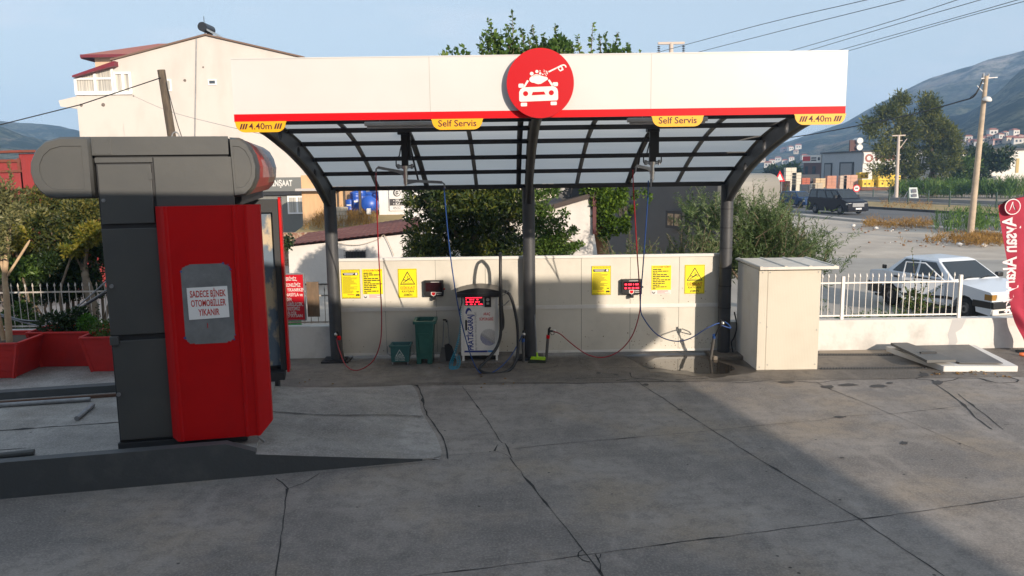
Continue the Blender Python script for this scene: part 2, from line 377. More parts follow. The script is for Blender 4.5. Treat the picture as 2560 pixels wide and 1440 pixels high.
def patch(name, pts, m, z, kind='structure', rs=random.Random(8), j=.02):
    P = [gr(*p) for p in pts]; out_ = []
    for i in range(len(P)):
        a = P[i]; b = P[(i+1) % len(P)]
        for k in range(4):
            q = a.lerp(b, k/4); out_.append((q.x+rs.gauss(0, j), q.y+rs.gauss(0, j), z))
    return struct(MB().poly(out_).build(name, m), kind)
patch('damp_patch', [(1590, 905), (1560, 889), (1640, 884), (1760, 884), (1830, 895), (1890, 912), (1935, 926), (1880, 932), (1840, 938), (1800, 944), (1730, 940), (1680, 934), (1630, 930)], m_wet, .006)
patch('puddle', [(1606, 915), (1622, 903), (1640, 896), (1680, 891), (1740, 893), (1790, 903), (1830, 916), (1835, 926), (1820, 934), (1790, 936), (1740, 934), (1715, 928), (1680, 928), (1650, 922), (1625, 922)], m_puddle, .010, j=.012)
st = MB()
for cx, cy, sx_, sy_, a0 in ((1965, 956, 24, 4, 0), (2120, 963, 26, 4, 0), (2195, 966, 28, 4, 0), (2070, 968, 20, 5, 0), (2100, 1043, 17, 3, 0), (2260, 1108, 11, 5, 0), (2345, 957, 14, 6, 0), (2310, 938, 14, 6, 0), (1960, 1002, 2, 1, 0),
                            (1700, 1025, 8, 2, 0), (1615, 962, 9, 3, 0), (1497, 933, 7, 2, 0), (1540, 937, 9, 2, 0), (1905, 1120, 3, 1, 0), (2105, 1145, 7, 2, 0), (2040, 1100, 3, 1, 0), (2225, 958, 12, 3, 0), (2400, 1110, 4, 2, 0), (893, 1269, 3, 1, 0), (1530, 1236, 4, 1, 0)):
    rs = random.Random(cx); st.poly([(lambda q: (q.x, q.y, .0065))(gr(cx+sx_*math.cos(a)*rs.uniform(.6, 1.1), cy+sy_*math.sin(a)*rs.uniform(.6, 1.1))) for a in [2*math.pi*k/12 for k in range(12)]])
struct(st.build('oil_stains', mat('oil_stain', (.045, .040, .038), .7)))
# ------------------------------------------------------------------ wash lane island (local axes: s along the lane, n away, z up)
GA = .2138
GU = Vector((math.cos(GA), math.sin(GA), 0)); GN = Vector((-math.sin(GA), math.cos(GA), 0))
GB = Vector((-6.413, -6.806, 0))                      # foot of the kerb
def TM(o): return Matrix(((GU.x, GN.x, 0, o.x), (GU.y, GN.y, 0, o.y), (0, 0, 1, o.z), (0, 0, 0, 1)))
TI = TM(GB)
il = MB(TI); CK = .012
il.prism([(-9, 0, -.05), (-9, 0, .44), (2.55, 0, .445), (2.90, 0, .315), (2.90, 0, -.05)], (0, .15, 0), 0)   # painted kerb
il.box(-9, 2.9, .152, 3.49, -.05, .315, 1)                        # lane slab
il.box(-9, 2.3, .152, .165, .315, .40, 2)
il.box(-9, 1.4, .21, .25, .315, .345, 2)                              # near rail
crack(il, [(-9, 1.75, .315), (-4, 1.8, .315), (0, 1.78, .315), (2.6, 1.7, .315)], .05, .012, mi=2)
crack(il, [(-9, .95, .315), (0, .90, .315)], .03, .03, mi=2)
il.box(-9, 1.6, 3.20, 3.26, .315, .36, 3)                             # rusty far rail
il.prism([(-9, 3.495, -.05), (-9, 3.495, .43), (-9, 3.65, .44), (-9, 3.65, -.05)], (10.6, 0, 0), 0)
def rampz(s, n):
    t = max(0, min(1, (s-2.55)/(5.29-2.55))); z = .33*(1-t)**1.12
    e = min(1, (3.86-n)/.55); e = max(0, e)**.5 if n > 3.3 else 1
    wv = .012*math.sin(s*2.3+n)*math.sin(n*1.7)+.02*math.exp(-((n-1.85)/.12)**2)*(-1)
    return max(-.004, (z+wv*(1-t))*e)
NS, NN = 40, 44
def rampf(u, v):
    n = v*3.86; s1 = 5.29+.05*math.sin(n*2.1)-.10*max(0, n-3.0)-.06*max(0, .25-n)*4
    s = 2.55+u*(s1-2.55); return (s, n, rampz(s, n) if u < .999 else -.01)
il.sheet(rampf, NS, NN, 4)
il.add([(2.9, -.002, -.05), (4.98, -.002, -.05)]+[(2.9+(4.98-2.9)*k/14, -.002, rampz(2.9+(4.98-2.9)*k/14, 0)-.001) for k in range(14, -1, -1)], [list(range(17))], 0)
il.add([(4.975+.26*math.sin(t), -.004+.14*(1-math.cos(t)), -.02) for t in np.linspace(0, 1.57, 7)]+[(4.975+.26*math.sin(t), -.004+.14*(1-math.cos(t)), max(.004, rampz(4.975, .1)*math.cos(t))) for t in np.linspace(1.57, 0, 7)], [list(range(14))], 4)
crack(il, [(s, 1.86+.05*math.sin(s*3), rampz(s, 1.86)+.012) for s in np.linspace(2.6, 5.2, 24)], .05, .014, mi=2)
crack(il, [(5.31+.05*math.sin(n*2.1)-.10*max(0, n-3.0), n, .003) for n in np.linspace(-.02, 3.8, 24)], .035, .014, mi=2)
struct(il.build('wash_lane', [m_kerb, m_slab, m_crack, mat('rail_rust', (.10, .05, .03), .8), m_ramp]))
rsb = MB(TI); rsb.box(-9, 2.2, 3.655, 5.9, -.05, .36, 0)
rsb.add([(-9, 5.905, .36), (2.2, 5.905, .36), (1.0, 6.4, .36), (-9, 9.3, .36)], [(0, 1, 2, 3)], 0)
struct(rsb.build('planter_slab', m_slab))
# things on the lane: three pipes
for k, (p0, p1, r, lb) in enumerate((((0, 1013), (226, 998), .035, 'long grey pipe lying on the lane slab beside the rail'), ((192, 1046), (232, 1012), .035, 'short slanted grey pipe lying on the lane slab'), ((0, 1139), (86, 1130), .04, 'thick grey pipe lying by the dark kerb at lower left'))):
    a = gr(*p0, .315+r); b = gr(*p1, .315+r)
    if p0[0] == 0: a = a+(a-b).normalized()*1.2
    tag(MB().tube([a, b], r, 10).build('pipe', m_galv if k < 2 else m_machine, origin=b), lb, 'pipe', 'loose pipes on the wash lane')
# ================================================================== car wash gantry
GO = Vector((-5.315, -6.137, 0)); TG = TM(GO)
def gl(px, py, n=0):                                     # picture point -> gantry coordinates on the plane n
    d = ray(px, py); p0 = GO+GN*n; t = (p0-CO).dot(GN)/d.dot(GN); p = CO+d*t; return ((p-GO).dot(GU), n, p.z)
gan = thing('car_wash_gantry', 'tall grey rollover car wash gantry with rounded end caps and a red panel', 'car wash', GO)
b = MB(TG); b.box(.02, 1.53, .03, .80, .43, 3.98); b.box(.02, 1.52, .03, 3.9, 3.98, 4.20); b.box(.0, 1.55, .0, .7, .33, .43)
b.build('frame', m_machine_d, gan, bevel=.008)
for bx_ in ((.02, .66, 0, .03, 3.905, 3.965), (.675, 1.575, -.004, .03, 3.36, 3.965)): MB(TG).box(*bx_).build('cladding_panel', m_machine, gan, bevel=.004)
d = MB(TG).box(.045, .64, -.012, .03, 3.175, 3.885).build('door', m_machine, gan, bevel=.006)
MB(TG).cyl((.085, -.012, 3.46), (.085, -.03, 3.46), .022).box(.075, .095, -.04, -.03, 3.45, 3.47).build('lock', m_galv, d)
MB(TG).box(.61, .65, -.022, -.012, 3.70, 3.78).build('hinge', m_machine, d)
MB(TG).box(.03, .66, -.012, .03, 1.81, 3.115).build('side_panel', m_machine, gan, bevel=.006)
p3 = MB(TG).box(.045, .68, -.012, .03, .47, 1.735).build('side_panel', m_machine, gan, bevel=.006)
for q, z in ((gl(280, 715), 2.36), (gl(298, 985), 1.05)):
    MB(TG).cyl((q[0], -.012, q[2]), (q[0], -.035, q[2]), .024).build('lock', m_galv, p3 if z < 2 else gan)
q = gl(283, 850); MB(TG).box(q[0]-.03, q[0]+.07, -.05, .0, q[2]-.06, q[2]+.05).build('latch_box', m_machine, gan, bevel=.008)
bm_ = MB(TG).box(-.0, 1.545, -.014, .03, 3.99, 4.212).build('top_beam', m_machine, gan, bevel=.006)
cp = MB(TG); cp.box(.02, .22, -.02, -.014, 4.0, 4.19)
for s_, z_ in ((.04, 4.02), (.2, 4.02), (.04, 4.17), (.2, 4.17)): cp.cyl((s_, -.02, z_), (s_, -.026, z_), .009, n=8)
cp.build('cover_plate', m_machine, bm_, bevel=.002)
capL = [(-.015, 4.214), (-.33, 4.214), (-.50, 4.165), (-.615, 4.06), (-.68, 3.92), (-.692, 3.80), (-.665, 3.67), (-.60, 3.565), (-.52, 3.505), (-.42, 3.487), (-.015, 3.485)]
capR = [(1.56, 4.20), (1.67, 4.195), (1.765, 4.125), (1.83, 4.0), (1.862, 3.85), (1.85, 3.70), (1.795, 3.575), (1.71, 3.485), (1.58, 3.465)]
def inset(p, k, c): return [(c[0]+(x-c[0])*k, c[1]+(z-c[1])*k) for x, z in p]
def capmesh(P, c, flip):
    e = MB(TG); n0, n1, n2, n3 = .5, .04, -.03, -.028
    A = [(x, n0, z) for x, z in P]; B = [(x, n1, z) for x, z in P]; Cc = [(x, n2, z) for x, z in inset(P, .93, c)]; D = [(x, n2, z) for x, z in inset(P, .70, c)]; E_ = [(x, n2+.012, z) for x, z in inset(P, .685, c)]
    k = len(P); vs = A+B+Cc+D+E_
    for r_ in range(4):
        e.add(vs[r_*k:(r_+2)*k], [[i, (i+1) % k, k+(i+1) % k, k+i] for i in range(k)], 0, r_ < 2)
    e.poly(E_, 0); return e
capmesh(capL, (-.31, 3.85), 0).build('end_cap', m_machine, gan)
capmesh(capR, (1.68, 3.84), 1).build('end_cap', m_machine, gan)
dr = MB(TG); PR = inset(capR, .985, (1.6, 3.84)); NK = 40
fn = [];
rsd = random.Random(5)
m_print = [mat('faded_red_print', (.46, .020, .014), .5, col2=(.50, .06, .035), scale=3, stretch=(1, 1, 6)), mat('tan_print', (.50, .25, .10), .35, col2=(.42, .10, .05), scale=3, stretch=(1, 1, 6)), mat('dark_print', (.06, .012, .014), .35),
           mat('pale_print', (.62, .36, .33), .4, col2=(.40, .06, .05), scale=9, lo=.45, hi=.55, stretch=(1, 5, 1))]
vsd = []
SP = []
for i in range(len(PR)-1):
    for t in (0, .34, .67): SP.append((PR[i][0]+(PR[i+1][0]-PR[i][0])*t, PR[i][1]+(PR[i+1][1]-PR[i][1])*t))
SP.append(PR[-1])
for j in range(NK+1):
    n_ = .12+j/NK*3.6
    for x, z in SP: vsd.append((x, n_, z))
K = len(SP)
for j in range(NK):
    for i in range(K-1):
        zz = (SP[i][1]+SP[i+1][1])/2; n_ = .12+(j+.5)/NK*3.6
        b1 = 1.5+(4.0-zz)*2.2; b2 = 2.0+(4.15-zz)*2.9
        k_ = 0 if n_ < b1 or zz < 3.62 else (1 if n_ < b2 else 2)
        if 1.05 < n_ < 2.75 and 3.72 < zz < 3.93: k_ = 3
        dr.add([vsd[j*K+i], vsd[j*K+i+1], vsd[(j+1)*K+i+1], vsd[(j+1)*K+i]], [(0, 1, 2, 3)], k_, True)
dr.add([vsd[NK*K+i] for i in range(K)], [list(range(K))], 2)
dru = dr.build('printed_fairing', m_print, gan)
# rear fairing over the other side, cross beams
MB(TG).prism([(x, .52, z) for x, z in inset(capL, .96, (-.31, 3.85))], (0, 3.2, 0)).build('rear_fairing', m_machine, gan)
MB(TG).box(.1, 1.5, .8, 3.9, 3.52, 3.97).box(1.35, 1.62, .4, 3.7, 3.36, 3.47).build('cross_beam', m_machine_d, gan)
# far column
m_stain = mat('stained_panel', (.10, .14, .19), .5, col2=(.46, .37, .25), scale=2.6, lo=.50, hi=.58, det=7, stretch=(1, 1, .55))
fl = MB(TG); fl.box(1.0, 1.87, 3.52, 3.64, .43, 3.33); fl.box(1.0, 1.87, 3.36, 3.52, 3.12, 3.33); fl.box(1.775, 1.872, 3.36, 3.52, .43, 3.12)
fc = fl.build('column', m_machine_d, gan)
MB(TG).box(1.05, 1.77, 3.46, 3.515, .50, 3.12).build('inner_panel', m_stain, fc)
MB(TG).box(1.876, 1.916, 3.33, 3.66, .40, 3.37).build('edge_panel', m_redp, fc, bevel=.004)
ft = MB(TG).box(1.05, 1.84, 3.2, 3.6, .30, .43); ft.box(1.3, 1.74, 3.2, 3.5, .12, .30); ft.tube([(1.6, 3.18, .2), (1.68, 3.06, .03)], .012, 6); ft.tube([(1.72, 3.18, .2), (1.84, 3.1, .03)], .012, 6)
ft.build('foot', m_machine_d, fc)
# red front panel
RP = [(.655, 0), (.665, -.06), (.735, -.14), (.775, -.165), (.80, -.165), (.815, -.15), (1.545, -.15), (1.56, -.17), (1.585, -.17), (1.60, -.155), (1.685, -.155), (1.70, -.17), (1.73, -.17), (1.79, -.14), (1.875, -.075), (1.885, -.03), (1.885, 0)]
rp_ = MB(TG); zb, zt = .44, 3.375
vs = []
for x, n_ in RP:
    cut = max(0, (x-1.73)/.155)*.16; cl = max(0, (.70-x)/.05)*.05
    vs.append((x, n_, zb+cut+cl))
vt = [(x, n_, zt) for x, n_ in RP]; k = len(RP)
rp_.add(vs+vt, [[i, i+1, k+i+1, k+i] for i in range(k-1)], 0); rp_.poly(vt, 0); rp_.poly(vs[::-1], 0)
rpo = rp_.build('red_panel', m_redp, gan)
q0 = gl(449, 662, -.152); q1 = gl(590, 855, -.152)
pt = MB(TG).poly([(x, -.1535, z) for x, z in rrect(q0[0]+.005, q1[0]-.005, q1[2], q0[2], .09, 6)], 0)
rsd = random.Random(4)
for (x, z) in rrect(q0[0]+.005, q1[0]-.005, q1[2], q0[2], .09, 9)[::1]:
    pt.disc((x+rsd.uniform(-.006, .006), -.1545, z+rsd.uniform(-.006, .006)), (1, 0, 0), (0, 0, 1), rsd.uniform(.006, .016), 1 if rsd.random() < .7 else 2, 7)
for dx, dz, hh in ((.63, -.62, .05), (.27, -.80, .06)): pt.box(q0[0]+dx, q0[0]+dx+.008, -.155, -.1535, q0[2]+dz, q0[2]+dz+hh, 1)
pt.build('bare_patch', [mat('bare_grey_paint', (.20, .205, .21), .55, col2=(.14, .145, .15), scale=5, bump=.1, bsc=25), m_redp, mat('old_blue_paint', (.03, .08, .28), .5)], rpo)
a = gl(467, 720, -.158); c_ = gl(574, 795, -.158); w_ = c_[0]-a[0]; h_ = a[2]-c_[2]; cx_ = (a[0]+c_[0])/2
sk = MB(TG).poly([(a[0], -.158, c_[2]), (c_[0], -.158, c_[2]+.012), (c_[0]-.004, -.158, a[2]+.006), (a[0]-.004, -.158, a[2])], 0)
for i, t in enumerate(('SADECE BİNEK', 'OTOMOBİLLER', 'YIKANIR')):
    sk.text(t, h_*.29, (cx_, -.1595, a[2]-h_*(.30+.29*i)), mi=1, align='CENTER', bold=.018, w=w_*(.88, .86, .52)[i])
sk.build('sticker', [mat('sticker_paper', (.82, .81, .80), .5), m_red_ink], rpo)
hk = gl(655, 1100, -.05); MB(TG).tube([(hk[0]-.05, -.05, hk[2]+.06), (hk[0]+.03, -.05, hk[2]-.02)], .018, 8).build('hook', m_galv, gan)
le = gl(400, 337, .5); MB(TG).tube([(.86+.05*math.cos(t), .5, 4.2+.09*math.sin(t)) for t in np.linspace(0, math.pi, 9)], .009, 6).build('lifting_eye', m_galv, gan)
# ================================================================== wash bay canopy
bay = thing('wash_bay_canopy', 'two bay self service wash canopy with white fascia on dark steel posts', 'canopy', (0, 0, 0))
CUT = -4.9
UP = [(.13, 3.42), (-.57, 3.71), (-1.27, 3.97), (-2.03, 4.21), (-2.70, 4.36), (-3.28, 4.455), (-4.2, 4.53), (-5.0, 4.56)]
LO = [(.11, 2.98), (-.62, 3.36), (-1.44, 3.72), (-2.47, 4.02), (-3.14, 4.17), (-3.80, 4.30), (-4.4, 4.38), (-5.0, 4.42)]
def crv(P, n):
    a = np.array(P); t = np.linspace(0, len(a)-1, n); i = np.arange(len(a)); return [(float(np.interp(k, i, a[:, 0])), float(np.interp(k, i, a[:, 1]))) for k in t]
def smooth(P, n):
    a = [Vector((p[0], p[1], 0)) for p in P]; a = [a[0]*2-a[1]]+a+[a[-1]*2-a[-2]]; r = []
    for i in range(1, len(a)-2):
        for k in range(n):
            t = k/n; p0, p1, p2, p3 = a[i-1:i+3]
            r.append(.5*((2*p1)+(p2-p0)*t+(2*p0-5*p1+4*p2-p3)*t*t+(3*p1-p0-3*p2+p3)*t**3))
    r.append(a[-2]); return [(v.x, v.y) for v in r]
UPs = smooth(UP, 4); LOs = smooth(LO, 4)
def boolcut(o, cuts):
    for c_ in cuts:
        m = o.modifiers.new('b', 'BOOLEAN'); m.object = c_; m.operation = 'DIFFERENCE'; m.solver = 'EXACT'
    dg = bpy.context.evaluated_depsgraph_get(); me = bpy.data.meshes.new_from_object(o.evaluated_get(dg)); o.modifiers.clear(); o.data = me
    for c_ in cuts: bpy.data.objects.remove(c_)
for X in (-3.88, 0.02, 3.93):
    p = MB(); p.cyl((X, 0, .02), (X, 0, 3.42), .122, n=24)
    po = p.build('post', m_steel, bay)
    MB().box(X-.27, X+.27, -.25, .25, .0, .035).box(X-.20, X+.20, -.17, .17, .035, .05).build('base_plate', m_steel2, po)
    if X > 1:
        e = MB()
        for z in (.98, 1.42, 1.78, 2.18, 2.58, 2.95): e.cyl((X, 0, z-.012), (X, 0, z+.012), .1255, n=24)
        e.build('band', m_steel2, po)
    web = MB().prism([(X-.035, y, z) for y, z in UPs]+[(X-.035, y, z) for y, z in LOs[::-1]], (.07, 0, 0))
    wo = web.build('arch_beam', m_steel, bay)
    cuts = []
    if abs(X) > 1:
        for y, z in ((-1.25, 3.70), (-2.31, 4.06), (-3.36, 4.31), (-4.3, 4.455)):
            cuts.append(MB().cyl((X-.2, y, z+.035), (X+.2, y, z+.035), .10 if y < -1 and y > -4 else .05, n=20).build('cutter', m_steel, origin=(0, 0, 0)))
        boolcut(wo, cuts)
    fl = MB()
    for P, s in ((UPs, -.012), (LOs, -.012)):
        k = len(P); vs = [(X+dx, y, z+dz) for dz in (0, -s*1) for dx in (-.07, .07) for y, z in P]
        fs = []
        for i in range(k-1):
            fs += [[i, i+1, k+i+1, k+i], [2*k+i, 3*k+i, 3*k+i+1, 2*k+i+1], [i, 2*k+i, 2*k+i+1, i+1], [k+i, k+i+1, 3*k+i+1, 3*k+i]]
        fl.add(vs, fs, 0, True)
    fl.build('flange', m_steel, wo)
# roof sheet, purlins, joint strips
def polycarb():
    m = bpy.data.materials.new('polycarbonate'); m.use_nodes = True; n = m.node_tree.nodes; l = m.node_tree.links.new; n.clear()
    ou = n.new('ShaderNodeOutputMaterial'); d = n.new('ShaderNodeBsdfPrincipled'); d.inputs['Roughness'].default_value = .3
    t = n.new('ShaderNodeBsdfTranslucent'); x = n.new('ShaderNodeMixShader'); x.inputs[0].default_value = .62
    tcn = n.new('ShaderNodeTexCoord'); nz_ = n.new('ShaderNodeTexNoise'); nz_.inputs['Scale'].default_value = 1.3; nz_.inputs['Detail'].default_value = 5
    r = n.new('ShaderNodeMix'); r.data_type = 'RGBA'; r.inputs[6].default_value = (.86, .83, .78, 1); r.inputs[7].default_value = (.70, .68, .64, 1)
    mpn = n.new('ShaderNodeMapping'); mpn.inputs['Scale'].default_value = (.5, 2.2, 2.2); l(tcn.outputs['Object'], mpn.inputs[0]); l(mpn.outputs[0], nz_.inputs['Vector'])
    l(nz_.outputs[0], r.inputs[0]); l(r.outputs[2], d.inputs['Base Color']); l(r.outputs[2], t.inputs[0])
    l(d.outputs[0], x.inputs[1]); l(t.outputs[0], x.inputs[2]); l(x.outputs[0], ou.inputs[0]); return m
SH = [(y, z+.065) for y, z in UPs]
sh = MB(); k = len(SH)
for dz, fl_ in ((0, 1), (.012, 0)):
    vs = [(x if y > -4.4 else x*.965, y, z+dz) for x in (-3.97, 4.0) for y, z in SH]
    if dz == 0: sh.add(vs, [[i, i+1, k+i+1, k+i] for i in range(k-1)], 0, True)
sh.build('roof_sheet', polycarb(), bay)
for y in (.10, -.62, -1.32, -2.12, -2.95, -3.75, -4.6, -5.45):
    z = float(np.interp(-y, [-p[0] for p in UPs], [p[1] for p in UPs]))
    hh = .075 if y < .05 else .11
    MB().box(*((-3.95, 3.98) if y > -4.5 else (-3.72, 3.79)), y-.03, y+.03, z-.035, z-.035+(.075 if y < .05 else .085)).build('purlin', m_steel2, bay)
for X, w_, mm in ((-2.95, .035, 1), (-1.98, .045, 0), (-1.0, .035, 1), (-.17, .045, 0), (.98, .035, 1), (1.98, .045, 0), (2.96, .035, 1)):
    q = MB(); dz0 = .030 if mm else .020
    vs = [(X+dx, y, z+dz) for dz in (dz0, .062) for dx in (-w_, w_) for y, z in UPs]; fs = []
    for i in range(k-1): fs += [[i, i+1, k+i+1, k+i], [2*k+i, 3*k+i, 3*k+i+1, 2*k+i+1], [i, 2*k+i, 2*k+i+1, i+1], [k+i, k+i+1, 3*k+i+1, 3*k+i]]
    q.add(vs, fs, 0, True); q.build('joint_strip', mat('joint_strip_grey', (.13, .135, .14), .5) if mm else m_steel2, bay)
# fascia
FX0, FX1 = -3.775, 3.848
f = MB().box(FX0, FX1, -5.62, -5.56, 4.487, 5.15, 0); f.box(FX0-.002, FX1+.002, -5.625, -5.55, 5.15, 5.163, 0)
for x in (-1.33, 1.417): f.box(x-.004, x+.004, -5.6215, -5.6, 4.49, 5.149, 1)
fo = f.build('fascia', [m_white, mat('seam_grey', (.42, .40, .37), .6)], bay)
MB().box(FX0, FX1, -5.622, -5.56, 4.397, 4.486).build('red_stripe', m_redl, fo)
MB().box(FX0+.05, FX1-.05, -5.555, -5.50, 4.41, 4.47).box(FX0+.05, FX1-.05, -5.555, -5.52, 5.0, 5.06).build('fascia_frame', m_steel2, bay)
for X in (-3.6, -1.3, 1.4, 3.7): MB().bar((X, -5.52, 4.45), (X, -5.52, 5.1), .05, .05, (0, 1, 0)).bar((X, -5.53, 5.02), (X, -4.6, 4.62), .04, .04).build('strut', m_steel2, bay)
# tube lamps under the front edge
for px0, px1, py, lb in ((912, 1090, 312, 'left of the two white tube lamps under the canopy front'), (1568, 1768, 302, 'right of the two white tube lamps under the canopy front')):
    a = at(px0, py, -5.0); b = at(px1, py-(px1-px0)*.014, -5.0)
    t = thing('tube_lamp', lb, 'lamp', a, 'tube lamps under the canopy')
    MB().box(a.x, b.x, -5.05, -4.95, a.z-.02, a.z+.035).build('housing', m_whitep, t, bevel=.01)
    MB().cyl((a.x+.03, -5.0, a.z-.035), (b.x-.03, -5.0, a.z-.035), .016, n=10).build('tube', mat('lamp_tube', (.6, .6, .6), .3), t)
    MB().cyl((a.x+.2, -5, a.z+.03), (a.x+.2, -5, 4.53), .006, n=6).cyl((b.x-.2, -5, a.z+.03), (b.x-.2, -5, 4.53), .006, n=6).build('hanger', m_galv, t)
# ------------------------------------------------------------------ signs on the fascia
def tab(x0, x1, txt, kind, lb, nm, grp):
    z1, z0 = 4.394, 4.262; r = .115; pts = [(x0, -5.655, z1), (x1, -5.655, z1)]
    for k_ in range(9):
        a = R(-90*k_/8); pts.append((x1-r-.012+r*math.cos(a), -5.655, z0+.11+.11*math.sin(a)))
    for k_ in range(9):
        a = R(-90-90*k_/8); pts.append((x0+r+.012+r*math.cos(a), -5.655, z0+.11+.11*math.sin(a)))
    s = MB().prism(pts, (0, .02, 0), 0); cx = (x0+x1)/2
    if kind: s.text(txt, .112, (cx, -5.6565, z1-.092), mi=1, align='CENTER', bold=.012, w=.475)
    else:
        s.text(txt, .108, (cx, -5.6565, z1-.095), mi=1, align='CENTER', bold=.012, w=.285)
        for c in (cx-.262, cx+.166):
            for i in range(3):
                x = c+i*.031; s.poly([(x, -5.6565, z1-.094), (x+.021, -5.6565, z1-.094), (x+.045, -5.6565, z1-.026), (x+.024, -5.6565, z1-.026)], 1)
    tag(s.build(nm, [m_yel, m_maroon], origin=(cx, -5.65, z1)), lb, 'sign', grp)
tab(-3.765, -3.12, '4.40m', 0, 'yellow 4.40m height sign at the left end of the fascia', 'height_sign', 'yellow height signs')
tab(3.197, 3.85, '4.40m', 0, 'yellow 4.40m height sign at the right end of the fascia', 'height_sign', 'yellow height signs')
tab(-1.322, -.672, 'Self Servis', 1, 'yellow Self Servis sign left of the red round emblem', 'bay_sign', 'yellow self service signs')
tab(1.419, 2.075, 'Self Servis', 1, 'yellow Self Servis sign right of the red round emblem', 'bay_sign', 'yellow self service signs')
# round emblem
em = thing('emblem_sign', 'round red emblem of a foamed car and spray gun on the fascia', 'sign', (.037, -5.69, 4.80))
MB().prism([(.037+.413*math.cos(2*math.pi*k_/72), -5.73, 4.803+.42*math.sin(2*math.pi*k_/72)) for k_ in range(72)], (0, .045, 0)).build('disc', mat('emblem_red', (.46, .001, .006), .42, spec=.25), em)
MB().box(-.1, .18, -5.69, -5.62, 4.6, 5.0).build('bracket', m_steel2, em)
EX, EZ = .413/555, -.42/585
def ez(x, z, y=-5.7315): return (.037+(x-725)*EX, y, 4.803+(z-705)*EZ)
def epoly(mb, P, mi=0, y=-5.7315): mb.poly([ez(x, z, y) for x, z in P], mi)
def ecirc(mb, x, z, r, mi=0, y=-5.7315, n=20): epoly(mb, [(x+r*math.cos(2*math.pi*k_/n), z+r*math.sin(2*math.pi*k_/n)) for k_ in range(n)], mi, y)
def err(x0, x1, z0, z1, r): return [(x, z) for x, z in rrect(x0, x1, z0, z1, r, 4)]
e = MB()
body = [(375, 850), (395, 805), (430, 778), (465, 770), (940, 758), (975, 772), (1003, 800), (1016, 845), (1018, 965), (1010, 985), (995, 995), (400, 1010), (382, 1000), (374, 985)]
epoly(e, body); ecirc(e, 481, 875, 42, 1, -5.733); ecirc(e, 906, 866, 42, 1, -5.733); epoly(e, [(600, 850), (787, 845), (810, 895), (580, 905)], 1, -5.733)
epoly(e, err(400, 503, 1027, 1087, 12)); epoly(e, err(893, 995, 1015, 1074, 12)); epoly(e, err(365, 450, 708, 776, 16)); epoly(e, err(928, 1016, 692, 758, 16))
epoly(e, [(507, 648), (538, 664), (470, 772), (437, 774)]); epoly(e, [(850, 657), (876, 643), (952, 755), (914, 760)])
foam = [(548, 620), (575, 592), (600, 585), (630, 560), (665, 553), (705, 565), (735, 578), (775, 592), (815, 600), (845, 615), (852, 632), (842, 650), (800, 675), (770, 695), (735, 715), (690, 720), (650, 710), (625, 697), (585, 692), (555, 672), (543, 645)]
epoly(e, foam, 0, -5.7328)
for x, z, r in ((585, 545, 31), (670, 510, 26), (725, 542, 20), (722, 501, 10), (766, 559, 13)): ecirc(e, x, z, r, 0, -5.733)
for k_ in range(8):
    a0, a1 = R(200+k_*15), R(212+k_*15); epoly(e, [(662+55*math.cos(a0), 622+55*math.sin(a0)), (662+55*math.cos(a1), 622+55*math.sin(a1)), (662+49*math.cos(a1), 622+49*math.sin(a1)), (662+49*math.cos(a0), 622+49*math.sin(a0))], 1, -5.734)
epoly(e, [(855, 508), (870, 530), (920, 505), (1000, 465), (990, 445), (905, 485)]); epoly(e, [(990, 445), (1075, 402), (1105, 470), (1110, 488), (1055, 515), (1030, 490), (1015, 465)])
epoly(e, [(1030, 458), (1050, 450), (1075, 480), (1058, 492)], 1, -5.733); epoly(e, [(1050, 450), (1068, 441), (1080, 468), (1068, 474)], 1, -5.733)
for k_ in range(6):
    a0, a1 = R(235+k_*21), R(235+(k_+1)*21); ro, ri = 52, 30; cx_, cz_ = 1108, 448
    epoly(e, [(cx_+ro*math.cos(a0), cz_+ro*math.sin(a0)), (cx_+ro*math.cos(a1), cz_+ro*math.sin(a1)), (cx_+ri*math.cos(a1), cz_+ri*math.sin(a1)), (cx_+ri*math.cos(a0), cz_+ri*math.sin(a0))])
for x, z in ((780, 485), (778, 515), (792, 548), (803, 572), (820, 592)):
    d = Vector((x-862, z-520)); L_ = d.length; d /= L_; q_ = Vector((-d.y, d.x))*4
    for a0, a1 in ((.25, .55), (.68, 1.0)):
        p0 = Vector((862, 520))+d*L_*a0; p1 = Vector((862, 520))+d*L_*a1; epoly(e, [tuple(p0+q_), tuple(p1+q_), tuple(p1-q_), tuple(p0-q_)])
e.build('car_picture', [m_whitep, mat('emblem_red_detail', (.46, .001, .006), .42, spec=.25)], em)
